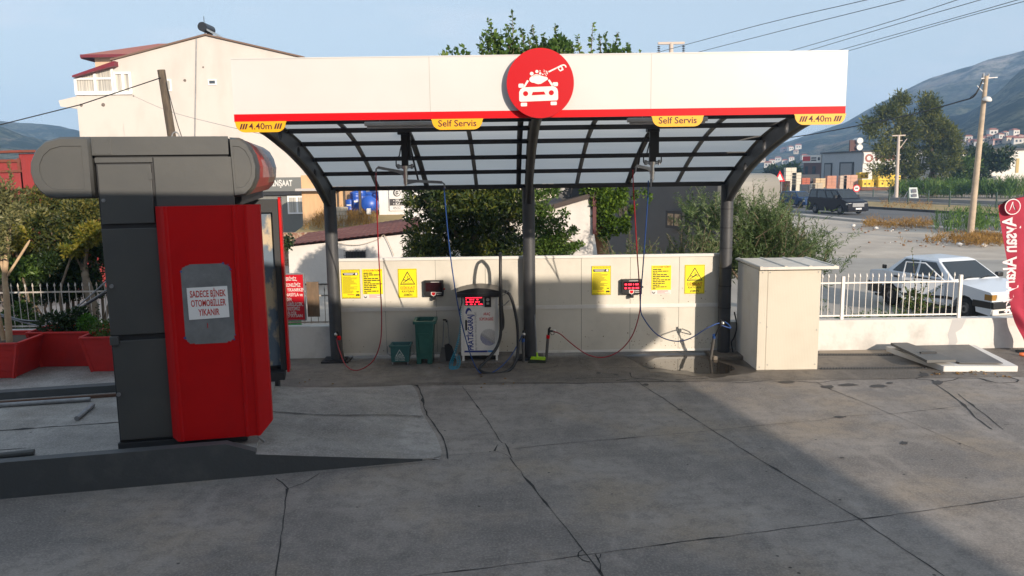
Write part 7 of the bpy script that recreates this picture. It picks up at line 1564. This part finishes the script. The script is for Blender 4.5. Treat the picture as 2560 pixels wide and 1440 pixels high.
MB().box(q.x-1.6, q.x-.5, YW+3, YW+3.4, zt_+.2, zt_+2.2).build('rack', m_brn, sw)
t = thing('brown_office', 'brown two storey office with red lettered sign band left of the warehouse', 'building', (c2.x, c2.y, 0)); b0 = Vector((c1.x, c1.y, 0)); zb_ = at(2030, 407, YW+17).z; zs_ = at(2030, 388, YW+17).z
w0 = Vector((c2.x, c2.y, 0)); MB().prism([b0, w0, w0+V3(0, 0, zb_), b0+V3(0, 0, zb_)], Vector((9, 6, 0))).build('wall', m_brn, t)
sg = MB().prism([b0+n_*.2+V3(0, 0, zb_), w0+n_*.2+V3(0, 0, zb_), w0+n_*.2+V3(0, 0, zs_), b0+n_*.2+V3(0, 0, zs_)], Vector((9, 6, 0)), 0); uu = (b0-w0).normalized(); LL = (b0-w0).length; nn_ = n_*.3
def sp_(u, v): return w0+uu*LL*u+nn_+V3(0, 0, zb_+(zs_-zb_)*v)
for u0, u1, v0, v1, mi in ((.02, .44, .25, .85, 1), (.5, .78, .55, .7, 2), (.5, .78, .25, .4, 2), (.86, .97, .3, .7, 2)): sg.poly([sp_(u0, v0), sp_(u1, v0), sp_(u1, v1), sp_(u0, v1)], mi)
sg.build('sign_band', [m_whitep, m_red_ink, m_ink], t)
for u0, u1 in ((.12, .28), (.52, .70)): MB().poly([w0+uu*LL*u0+n_*.1+V3(0, 0, zb_*.52), w0+uu*LL*u1+n_*.1+V3(0, 0, zb_*.52), w0+uu*LL*u1+n_*.1+V3(0, 0, zb_*.85), w0+uu*LL*u0+n_*.1+V3(0, 0, zb_*.85)]).build('window', m_glass, t)
a = at(2395, 470, 118); b_ = at(2620, 374, 118); t = thing('white_warehouse', 'long white ribbed warehouse behind the trees on the right', 'warehouse', (a.x, 118, 0))
MB().box(a.x, b_.x+20, 118, 150, 0, b_.z).build('wall', m_whw, t); MB().box(a.x-.3, b_.x+20, 117.6, 150, b_.z, b_.z+.3).build('roof', m_machine_d, t)
q = at(2538, 432, 118); q2 = at(2548, 396, 118); MB().box(q.x, q2.x, 117.9, 117.99, q.z, q2.z).build('window', mat('ochre_window', (.42, .30, .10), .6), t)
q = at(2490, 440, 112); tag(MB().box(q.x, q.x+12, 112, 113, 0, q.z).build('low_shed', mat('pale_shed', (.6, .55, .5), .8), origin=(q.x, 112, 0)), 'low pale shed with red roof edge in front of the white warehouse', 'shed')
# yellow crates, pallets and block stacks in front of the warehouse
m_ycr = mat('crate_yellow', (.72, .48, .004), .5)
def crate(x, y, z, w_, h_, lb, grp): 
    t = thing('yellow_crate', lb, 'crate', (x, y, z), grp); m = MB().box(x-w_/2, x+w_/2, y-w_/2, y+w_/2, z, z+h_); 
    for k_ in (-1, 0, 1): m.box(x+k_*w_*.42-.06, x+k_*w_*.42+.06, y-w_/2-.06, y-w_/2, z, z+h_)
    m.box(x-w_/2-.05, x+w_/2+.05, y-w_/2-.08, y-w_/2, z+h_*.82, z+h_); m.build('body', m_ycr, t); o_ = MB()
    for k_ in (-1, 1): o_.box(x+k_*w_*.21-.14, x+k_*w_*.21+.14, y-w_/2-.02, y-w_/2-.005, z+h_*.3, z+h_*.55)
    o_.build('slot', mat('crate_slot', (.10, .06, .002), .8), t); return t
YC = 112
def cq(px, py): return at(px, py, YC)
for i, (px, py, w_, h_, lb) in enumerate(((2162, 467, 1.6, 1.15, 'yellow crate at the left end of the crate row'), (2186, 467, 1.6, 1.15, 'yellow crate on the ground second from the left'), (2202, 467, 2.2, 1.25, 'larger yellow crate at the bottom of the tall stack'), (2202, 452, 2.2, 1.25, 'larger yellow crate in the middle of the tall stack'), (2202, 437, 2.2, .9, 'larger yellow crate on top of the tall stack'), (2228, 466, 1.7, 1.2, 'yellow crate on the ground beside the pale power pole'), (2225, 451, 1.7, 1.2, 'upper yellow crate beside the pale power pole'), (2174, 447, 1.4, 1.0, 'yellow crate set back above the left crates'), (2240, 458, 1.5, 1.2, 'yellow crate partly behind the pale power pole'))):
    q = cq(px, py); d_ = 1.4 if i == 7 else 0; crate(q.x, YC+d_*2-(.4 if 2 <= i <= 4 else 0), q.z, w_, h_, lb, 'yellow crates by the warehouse')
tag(MB().prism([(cq(2140, 468).x, YC-1.2, cq(2140, 469).z), (cq(2250, 468).x, YC-1.2, cq(2250, 469).z), (cq(2250, 468).x, YC-1.2, 0), (cq(2140, 468).x, YC-1.2, 0)], (0, 5, 0)).build('crate_platform', mat('rust_bank', (.20, .08, .05), .9, col2=(.12, .06, .045), scale=.8), origin=(cq(2195, 468).x, YC, 0)), 'rust brown low platform under the yellow crates', 'platform')
for px, py, w_, h_, col, lb in ((1974, 468, 1.7, 3.1, (.62, .56, .46), 'tall stack of white blocks left of the warehouse yard'), (1988, 468, 1.5, 2.3, (.60, .54, .44), 'lower stack of white blocks beside the tall white stack'), (2076, 463, 1.5, 1.5, (.50, .24, .16), 'stack of red bricks on a pallet before the grey warehouse'), (2123, 461, 2.2, 1.5, (.56, .33, .24), 'stack of pale red bricks before the right loading door'), (2105, 461, 1.1, 1.4, (.5, .40, .32), 'small beige block stack between the loading doors'), (2048, 463, 1.6, 1.1, (.56, .42, .26), 'yellowish pallet load near the brown office'), (2012, 462, 1.3, 1.1, (.42, .12, .07), 'red brick pallet load at the brown office'), (2018, 482, 2.0, 1.2, (.26, .26, .25), 'grey kerbstone stack nearest the service road'), (2040, 478, 1.6, 1.2, (.48, .40, .30), 'beige kerbstone stack near the service road'), (1962, 476, 1.2, 1.4, (.25, .10, .06), 'dark red brick stack beside the grey rounded building')):
    Y_ = YC-8 if py > 470 else YC+1; q = at(px, py, Y_); m = MB(); nl = 3 if h_ < 2 else 5; r_ = random.Random(px)
    for k_ in range(nl):
        for j in range(2): m.box(q.x-w_/2+j*w_/2+.02, q.x-w_/2+(j+1)*w_/2-.02, Y_-.5, Y_+.5, max(0, q.z)+k_*h_/nl+.02, max(0, q.z)+(k_+1)*h_/nl-.01)
    m.box(q.x-w_/2, q.x+w_/2, Y_-.45, Y_+.5, -.1, max(0, q.z)+.02)
    tag(m.build('block_stack', mat('stack_%d' % px, col, .9), origin=(q.x, Y_, 0)), lb, 'stack', 'material stacks in the yard')
q = at(1992, 470, YC+2); tag(MB().box(q.x-1.5, q.x+4, YC+3, YC+6, 0, at(1992, 437, YC+3).z).build('dark_kiosk', m_machine_d, origin=(q.x, YC+3, 0)), 'dark flat roofed kiosk behind the white block stacks', 'kiosk')
# traffic signs
q = gr(2141, 499); s_ = at(2141, 471, q.y); t = thing('round_traffic_sign', 'small round red rimmed traffic sign above the dark van', 'sign', q); MB().cyl((q.x, q.y, 0), (q.x, q.y, s_.z), .05, n=8).build('post', m_galv, t)
k = MB(); k.disc((s_.x, q.y-.07, s_.z), (1, 0, 0), (0, 0, 1), .42, 0); k.disc((s_.x, q.y-.075, s_.z), (1, 0, 0), (0, 0, 1), .31, 1); k.text('50', .34, (s_.x, q.y-.08, s_.z-.12), mi=2, align='CENTER') if 0 else k.box(s_.x-.18, s_.x+.18, q.y-.08, q.y-.077, s_.z-.08, s_.z+.1, 2); k.build('plate', [m_redl, m_whitep, m_gr], t)
q = gr(1953, 492); s_ = at(1953, 440, q.y); t = thing('warning_sign', 'triangular red rimmed warning sign beside the grey rounded building', 'sign', q); MB().cyl((q.x, q.y, 0), (q.x, q.y, s_.z), .06, n=8).build('post', m_galv, t)
MB().poly([(s_.x-.9, q.y-.08, s_.z-.7), (s_.x+.5, q.y-.08, s_.z-.7), (s_.x-.2, q.y-.08, s_.z+.7)], 0).poly([(s_.x-.6, q.y-.09, s_.z-.52), (s_.x+.2, q.y-.09, s_.z-.52), (s_.x-.2, q.y-.09, s_.z+.3)], 1).build('plate', [m_redl, m_whitep], t)
q = gr(2286, 500); t = thing('sandwich_board', 'pale A frame advertising board on the service road verge', 'sign', q); a = at(2276, 469, q.y); b_ = at(2297, 499, q.y)
MB().prism([(a.x+.1, q.y+.2, b_.z), (b_.x, q.y, b_.z), (b_.x-.2, q.y+.1, a.z), (a.x, q.y+.25, a.z)], (0, .1, 0)).build('panel', mat('board_mint', (.55, .60, .58), .6), t)
MB().poly([(a.x+.2, q.y+.08, a.z-.15), (b_.x-.35, q.y+.0, a.z-.15), (b_.x-.3, q.y-.03, a.z-.55), (a.x+.25, q.y+.06, a.z-.55)]).poly([(a.x+.25, q.y+.02, a.z-.68), (b_.x-.3, q.y-.06, a.z-.68), (b_.x-.26, q.y-.06, a.z-1.0), (a.x+.28, q.y+.02, a.z-1.0)]).build('print', m_gr, t)
MB().bar((a.x+.1, q.y+.3, a.z), (a.x-.3, q.y+.9, 0), .05, .05).bar((b_.x-.2, q.y+.2, a.z), (b_.x-.1, q.y+.9, 0), .05, .05).build('leg', m_whitep, t)
# ================================================================== eucalyptus and other trees on the right
YE = 84
def blob(px, py, sx_, sz_, n_, y=YE, rr_=(1.0, 1.7)): return [(px+r7.gauss(0, sx_), py+r7.gauss(0, sz_), y+r7.uniform(-2, 2), r7.uniform(*rr_)*.7, r7.uniform(*rr_)*.75) for _ in range(n_)]
def ragged(P, lb, base, trunk, limbs, n):
    cl = []
    for px, py, sx_, sz_, k_ in P:
        for _ in range(k_): r_ = r7.uniform(.4, 1.0); cl.append((px+r7.gauss(0, sx_*1.15), py+r7.gauss(0, sz_), YE+r7.uniform(-1.6, 1.6), r_, r_*r7.uniform(.8, 1.3)))
    return tree('eucalyptus_tree', lb, (at(base, 480, YE).x, YE, 0), trunk, .4, .12, cl, n, .50, .13, m_lf_euc, m_bark, limbs, fill=.1, group='eucalyptus trees')
ragged(((2252, 250, 9, 9, 9), (2232, 268, 8, 8, 6), (2212, 285, 12, 7, 7), (2186, 308, 12, 6, 8), (2168, 318, 6, 8, 4), (2192, 342, 12, 9, 8), (2250, 300, 13, 16, 14), (2258, 345, 14, 16, 14), (2225, 385, 14, 14, 9), (2255, 400, 16, 16, 13), (2215, 425, 16, 8, 9), (2180, 330, 6, 10, 4), (2285, 380, 14, 22, 14), (2285, 330, 8, 12, 6), (2280, 425, 14, 12, 9)), 'tall ragged eucalyptus tree behind the pale power pole', 2258,
       [(2262, 495, YE), (2258, 420, YE), (2250, 330, YE), (2252, 250, YE)], [[(2256, 400, YE), (2215, 350, YE), (2175, 322, YE)], [(2252, 340, YE), (2230, 300, YE), (2215, 280, YE)]], 11500)
ragged(((2318, 256, 7, 10, 9), (2332, 280, 9, 10, 9), (2350, 305, 10, 10, 9), (2322, 310, 10, 16, 11), (2365, 335, 11, 12, 11), (2388, 352, 8, 10, 7), (2335, 350, 14, 14, 12), (2360, 380, 14, 14, 12), (2318, 395, 14, 16, 12), (2350, 420, 18, 12, 12), (2302, 435, 12, 12, 8), (2385, 400, 8, 14, 6)), 'broader eucalyptus tree to the right of the tall ragged one', 2335,
       [(2335, 495, YE), (2332, 420, YE), (2325, 340, YE), (2320, 265, YE)], [[(2330, 400, YE), (2365, 360, YE), (2388, 345, YE)]], 11500)
cl = blob(2470, 400, 22, 14, 12, 92)+blob(2440, 430, 20, 14, 10, 92)+blob(2500, 415, 12, 14, 6, 92)+blob(2410, 450, 14, 10, 6, 92)
tree('roadside_tree', 'round dark green tree in front of the white warehouse', (at(2455, 480, 92).x, 92, 0), [(2455, 495, 92), (2458, 450, 92), (2465, 410, 92)], .3, .12, cl, 7000, .5, .2, m_lf_dark, m_bark, fill=.3)
cl = blob(2400, 425, 16, 16, 9, 90)+blob(2380, 455, 14, 10, 6, 90)
tree('roadside_tree', 'smaller green tree left of the round dark tree and near the pole', (at(2395, 480, 90).x, 90, 0), [(2396, 495, 90), (2398, 450, 90)], .25, .1, cl, 4200, .5, .2, m_lf_mid, m_bark, fill=.3)
def reed(px0, px1, ytop, ybase, n_, lb, ln=.7, Yr=None):
    bs_, ds_, ls_ = [], [], []
    for k_ in range(n_):
        px = r7.uniform(px0, px1); q = gr(px, ybase) if Yr is None else Vector((at(px, ybase, Yr+r7.uniform(-1, 1)).x, Yr+r7.uniform(-1, 1), 0)); tp_ = at(px, ytop+abs(r7.gauss(0, (ybase-ytop)*.22)), q.y).z
        bs_.append((q.x, q.y+r7.uniform(-.4, .4), 0)); ds_.append((r7.gauss(0, .12), r7.gauss(0, .1), 1)); ls_.append(max(.4, tp_))
    v, st_ = sprigs(rs, bs_, ds_, ls_, 24, ln, ln*.10, bend=.2, spread=.5, up=.5); t = thing('reed_clump', lb, 'reeds', bs_[0], 'reed clumps by the highway'); np_mesh('foliage', v, 4, m_lf_reed, t); k = MB()
    for s_ in st_[::3]: k.tube(s_, .02, 4)
    k.build('stem', m_lf_reed, t)
reed(2240, 2300, 452, 497, 70, 'reed clump between the pale power pole and the advertising board', .8, 80); reed(2300, 2350, 450, 495, 60, 'reed clump right of the advertising board', .8, 79); reed(2350, 2420, 452, 495, 60, 'reed clump left of the leaning concrete pole', .8, 78)
reed(2440, 2500, 448, 500, 70, 'reed clump between concrete pole and flag', .8, 76); reed(2490, 2570, 440, 503, 90, 'bright reed clump behind the red flag top', .8, 74)
reed(2348, 2420, 520, 575, 40, 'small reed clump on the verge left of the concrete pole foot', .42, 29); reed(2436, 2482, 512, 570, 34, 'small reed clump on the verge right of the concrete pole foot', .42, 29)
cl = blob(1985, 428, 9, 5, 6, 150, (.9, 1.6))+blob(1960, 432, 8, 4, 4, 150, (.9, 1.4))
tree('distant_tree', 'distant green bushy tree left of the brown office', (at(1985, 450, 150).x, 150, 0), [(1985, 462, 150), (1985, 435, 150)], .3, .2, cl, 1600, 1.0, .25, m_lf_mid, m_bark, fill=.2)
cl = blob(1935, 436, 10, 5, 6, 150, (.9, 1.5))
tree('distant_tree', 'distant dark tree just left of the warning sign', (at(1930, 450, 150).x, 150, 0), [(1930, 462, 150), (1930, 438, 150)], .3, .2, cl, 1400, 1.0, .25, m_lf_dark, m_bark, fill=.2)
# ================================================================== hills
def ridge(P):
    r_ = []
    for px, py in P: d = ray(px, py); r_.append((math.atan2(d.x, d.y), d.z/math.hypot(d.x, d.y)))
    r_.sort(); return np.array(r_)
RG1 = ridge([(-900, 300), (-500, 285), (-200, 280), (0, 290), (60, 297), (110, 302), (160, 310), (195, 318), (400, 350), (700, 385), (1000, 400), (1500, 402), (1800, 385), (1960, 345), (2030, 322), (2110, 298), (2150, 278), (2200, 252), (2250, 228), (2330, 192), (2390, 170), (2450, 150), (2500, 135), (2560, 117), (2700, 80), (3000, 60), (3400, 90)])
RG2 = ridge([(-900, 345), (-500, 330), (0, 318), (40, 322), (100, 333), (190, 338), (300, 350), (700, 400), (1500, 412), (1900, 400), (2000, 372), (2100, 345), (2250, 318), (2400, 268), (2470, 225), (2560, 160), (2700, 120), (3400, 150)])
def fbm(x, y, s):
    # smooth value noise from a few rotated sines: cheap and repeatable
    v = 0; a = 1; f = 1
    for k_ in range(6):
        v = v + a*np.sin(x*f/s*1.7+k_*1.3+np.cos(y*f/s*1.1+k_))*np.cos(y*f/s*1.9-k_*2.1+np.sin(x*f/s*.9)); a *= .55; f *= 1.9
    return v
def terrain(az, r):
    h1 = np.interp(az, RG1[:, 0], RG1[:, 1])*1035; h2 = np.interp(az, RG2[:, 0], RG2[:, 1])*620
    x = r*np.sin(az); y = r*np.cos(az)
    t1 = np.clip((r-520)/480, 0, 1.15); t2 = np.clip((r-240)/380, 0, 1)
    z2 = (h2-3.7)*t2**1.35; fall = np.clip((r-620)/300, 0, 1)
    z1 = (h1-3.7)*np.clip(t1, 0, 1)**1.15
    z = np.maximum(z2*(1-.35*fall), z1)
    n_ = fbm(x, y, 55.)
    z = z+n_*np.clip((r-250)/400, 0, 1)*4.6*np.clip(h1/60, .3, 1.2)*np.where(r > 960, .35, 1)
    return np.where(r < 245, -.2, z)+(3.74*np.clip((r-240)/200, 0, 1))*.3
NA, NR = 420, 90
AZ_ = np.linspace(-1.05, 1.1, NA); RR_ = np.linspace(225, 1060, NR); ag, rg_ = np.meshgrid(AZ_, RR_)
zg_ = terrain(ag, rg_); vs = np.stack([CO.x+rg_*np.sin(ag), CO.y+rg_*np.cos(ag), zg_], -1).reshape(-1, 3)
me = bpy.data.meshes.new('hills'); idx = np.arange(NA*NR).reshape(NR, NA); fs = np.stack([idx[:-1, :-1], idx[:-1, 1:], idx[1:, 1:], idx[1:, :-1]], -1).reshape(-1, 4)
me.from_pydata(vs.tolist(), [], fs.tolist()); me.polygons.foreach_set('use_smooth', [True]*len(me.polygons)); me.update()
def hillmat():
    m = bpy.data.materials.new('hill_scrub'); m.use_nodes = True; n = m.node_tree.nodes; l = m.node_tree.links.new; bs = n['Principled BSDF']; bs.inputs['Roughness'].default_value = .95; bs.inputs['Specular IOR Level'].default_value = .1
    tcn = n.new('ShaderNodeTexCoord')
    def nz_(sc, det, ro=.6): t = n.new('ShaderNodeTexNoise'); t.inputs['Scale'].default_value = sc; t.inputs['Detail'].default_value = det; t.inputs['Roughness'].default_value = ro; l(tcn.outputs['Object'], t.inputs['Vector']); return t.outputs[0]
    def rg(s, a, b): r = n.new('ShaderNodeMapRange'); r.inputs[1].default_value = a; r.inputs[2].default_value = b; l(s, r.inputs[0]); return r.outputs[0]
    def mx(f, a, b):
        x = n.new('ShaderNodeMix'); x.data_type = 'RGBA'; l(f, x.inputs[0])
        for i, c in ((6, a), (7, b)):
            if isinstance(c, tuple): x.inputs[i].default_value = (*c, 1)
            else: l(c, x.inputs[i])
        return x.outputs[2]
    c = mx(rg(nz_(.035, 8, .68), .42, .58), (.008, .020, .009), (.13, .135, .085))
    c = mx(rg(nz_(.16, 5, .75), .47, .58), c, (.012, .024, .010))
    sx_ = n.new('ShaderNodeSeparateXYZ'); l(tcn.outputs['Object'], sx_.inputs[0])
    hgt = rg(sx_.outputs[2], 55, 130); k_ = n.new('ShaderNodeMath'); k_.operation = 'MULTIPLY'; l(rg(nz_(.030, 9, .78), .44, .58), k_.inputs[0]); l(hgt, k_.inputs[1])
    c = mx(k_.outputs[0], c, (.48, .42, .38))
    k2 = n.new('ShaderNodeMath'); k2.operation = 'MULTIPLY'; k2.inputs[1].default_value = .85; l(rg(nz_(.014, 8, .7), .56, .64), k2.inputs[0]); c = mx(k2.outputs[0], c, (.24, .18, .12))
    l(c, bs.inputs['Base Color']); bp = n.new('ShaderNodeBump'); bp.inputs['Strength'].default_value = 1.0; bp.inputs['Distance'].default_value = 4.0; l(nz_(.12, 8, .7), bp.inputs['Height']); l(bp.outputs[0], bs.inputs['Normal']); return m
me.materials.append(hillmat()); ho = bpy.data.objects.new('hills', me); COL.objects.link(ho); struct(ho)
def hit(px, py):
    d = ray(px, py); az = math.atan2(d.x, d.y); te = d.z/math.hypot(d.x, d.y)
    rr_ = np.linspace(240, 1040, 800); zz = terrain(np.full_like(rr_, az), rr_); los = CO.z+te*rr_; i = np.argmax(zz > los)
    if zz[i] <= los[i]: return None
    return Vector((CO.x+rr_[i]*math.sin(az), CO.y+rr_[i]*math.cos(az), float(zz[i])))
# town houses on the slope
HM = [mat('town_white', (.62, .58, .53), .9), mat('town_cream', (.55, .46, .36), .9), mat('town_pink', (.55, .38, .32), .9)]; m_troof = mat('town_roof', (.30, .11, .07), .9)
def house_mesh(k_):
    t = thing('hill_house', 'tiny pale house with red roof on the far hillside', 'house', (0, 0, 0), 'houses on the far hillside'); w_, d_, h_ = (5, 4, 3.2) if k_ < 2 else (7, 4, 2.6)
    MB().box(-w_/2, w_/2, -d_/2, d_/2, -2, h_).build('wall', HM[k_], t); o_ = .4
    MB().add([(-w_/2-o_, -d_/2-o_, h_), (w_/2+o_, -d_/2-o_, h_), (w_/2+o_, d_/2+o_, h_), (-w_/2-o_, d_/2+o_, h_), (-w_/2+1, 0, h_+1.1), (w_/2-1, 0, h_+1.1)], [[0, 1, 5, 4], [1, 2, 5], [2, 3, 4, 5], [3, 0, 4]]).build('roof', m_troof, t)
    MB().box(-w_*.3, -w_*.1, -d_/2-.05, -d_/2, 1, 2.2).build('window', m_glass, t); MB().box(w_*.1, w_*.3, -d_/2-.05, -d_/2, 1, 2.2).build('window', m_glass, t); return t
protos = [house_mesh(0), house_mesh(1), house_mesh(2)]; used = [0, 0, 0]
spots = [(2325, 356), (2362, 355), (2398, 362), (2410, 366), (2430, 360), (2445, 366), (2470, 352), (2480, 339), (2500, 348), (2512, 340), (2520, 358), (2530, 352), (2543, 360), (2550, 349), (2535, 338), (2455, 358), (2490, 362), (2380, 366), (2420, 352), (2557, 356),
         (1960, 378), (1975, 376), (1990, 384), (1945, 404), (1930, 410), (1962, 410), (1978, 402), (1920, 418), (1995, 372), (1905, 405), (2010, 398)]
for px, py in spots:
    h = hit(px, py)
    if h is None: continue
    k_ = r7.choice((0, 0, 1, 2)); o = protos[k_] if not used[k_] else copy_tree(protos[k_]); used[k_] = 1; pl(o, h, r7.uniform(-.5, .3))
    s_ = (h-CO).length/450*r7.uniform(.45, .8); o.scale = (s_, s_, s_)
for k_ in range(3):
    if not used[k_]:
        for c_ in list(protos[k_].children): bpy.data.objects.remove(c_)
        bpy.data.objects.remove(protos[k_])
# ================================================================== filling-station roof behind the viewer (it shades the yard), with added unseen shade blockers
sc_ = thing('station_roof', 'large flat filling station roof over the forecourt behind the viewer', 'canopy', (11.1, -13.84, 0)); C0 = Vector((11.11, -13.84, 0)); eF = Vector((-1, .173, 0)).normalized(); eB = Vector((.22, -1, 0)).normalized()
OUT_ = [(11.11, -13.84), (3.9, -13.0), (.14, -11.8), (-2.5, -12.14), (-16, -13.5), (-14, -48), (18.6, -48)]  # unseen outline, front edge bent to shape the cast shade
MB().prism([(x, y, 5.0) for x, y in OUT_], (0, 0, .5)).build('roof_slab', m_whitep, sc_)
for a, b_ in ((3, 6), (3, 26), (20, 6), (20, 26)):
    q = C0+eF*a+eB*b_; MB().cyl((q.x, q.y, 0), (q.x, q.y, 5.0), .25, n=16).build('column', m_steel, sc_)
sp2 = thing('added_shop_block', 'unseen grey block added behind the viewer to darken the yard shade', 'building', (-8, -31, 0))  # unseen shop added to block rear sky and deepen the shade
MB().box(-22, 8, -38, -31, 0, 4.9).build('wall', m_hg, sp2); MB().box(-18, 5, -30.99, -30.9, .3, 3.2).build('added_shop_window', m_glass, sp2)
sb_ = thing('roof_shade_panels', 'unseen panels added on the station roof edge to shade the back wall', 'sign', (9.5, -16.4, 5.5))  # added panels that cast the back wall shadows, no sign seen
for x0_, x1_, zt_ in ((9.75, 11.35, 7.02), (9.2, 9.62, 7.1), (8.55, 9.0, 6.75), (8.0, 8.42, 7.05), (6.9, 7.6, 6.35)):
    MB().prism([(x, -16.45, z) for x, z in rrect(x0_, x1_, 5.503, zt_, .2, 5)], (0, .12, 0)).build('sign_panel', m_whitep, sb_)  # panel outlines chosen for the shadow they throw
# ================================================================== air
hzm = bpy.data.materials.new('air_haze'); hzm.use_nodes = True; n = hzm.node_tree.nodes; n.clear(); ou = n.new('ShaderNodeOutputMaterial'); pv = n.new('ShaderNodeVolumePrincipled')
pv.inputs['Color'].default_value = (.40, .64, 1.0, 1); pv.inputs['Density'].default_value = .00050; pv.inputs['Anisotropy'].default_value = 0.0
hzm.node_tree.links.new(pv.outputs[0], ou.inputs['Volume'])
ztop = float(zg_.max())+3; struct(MB().box(-1005, 1005, -215, 1505, -1.2, ztop).build('haze', hzm), 'stuff')
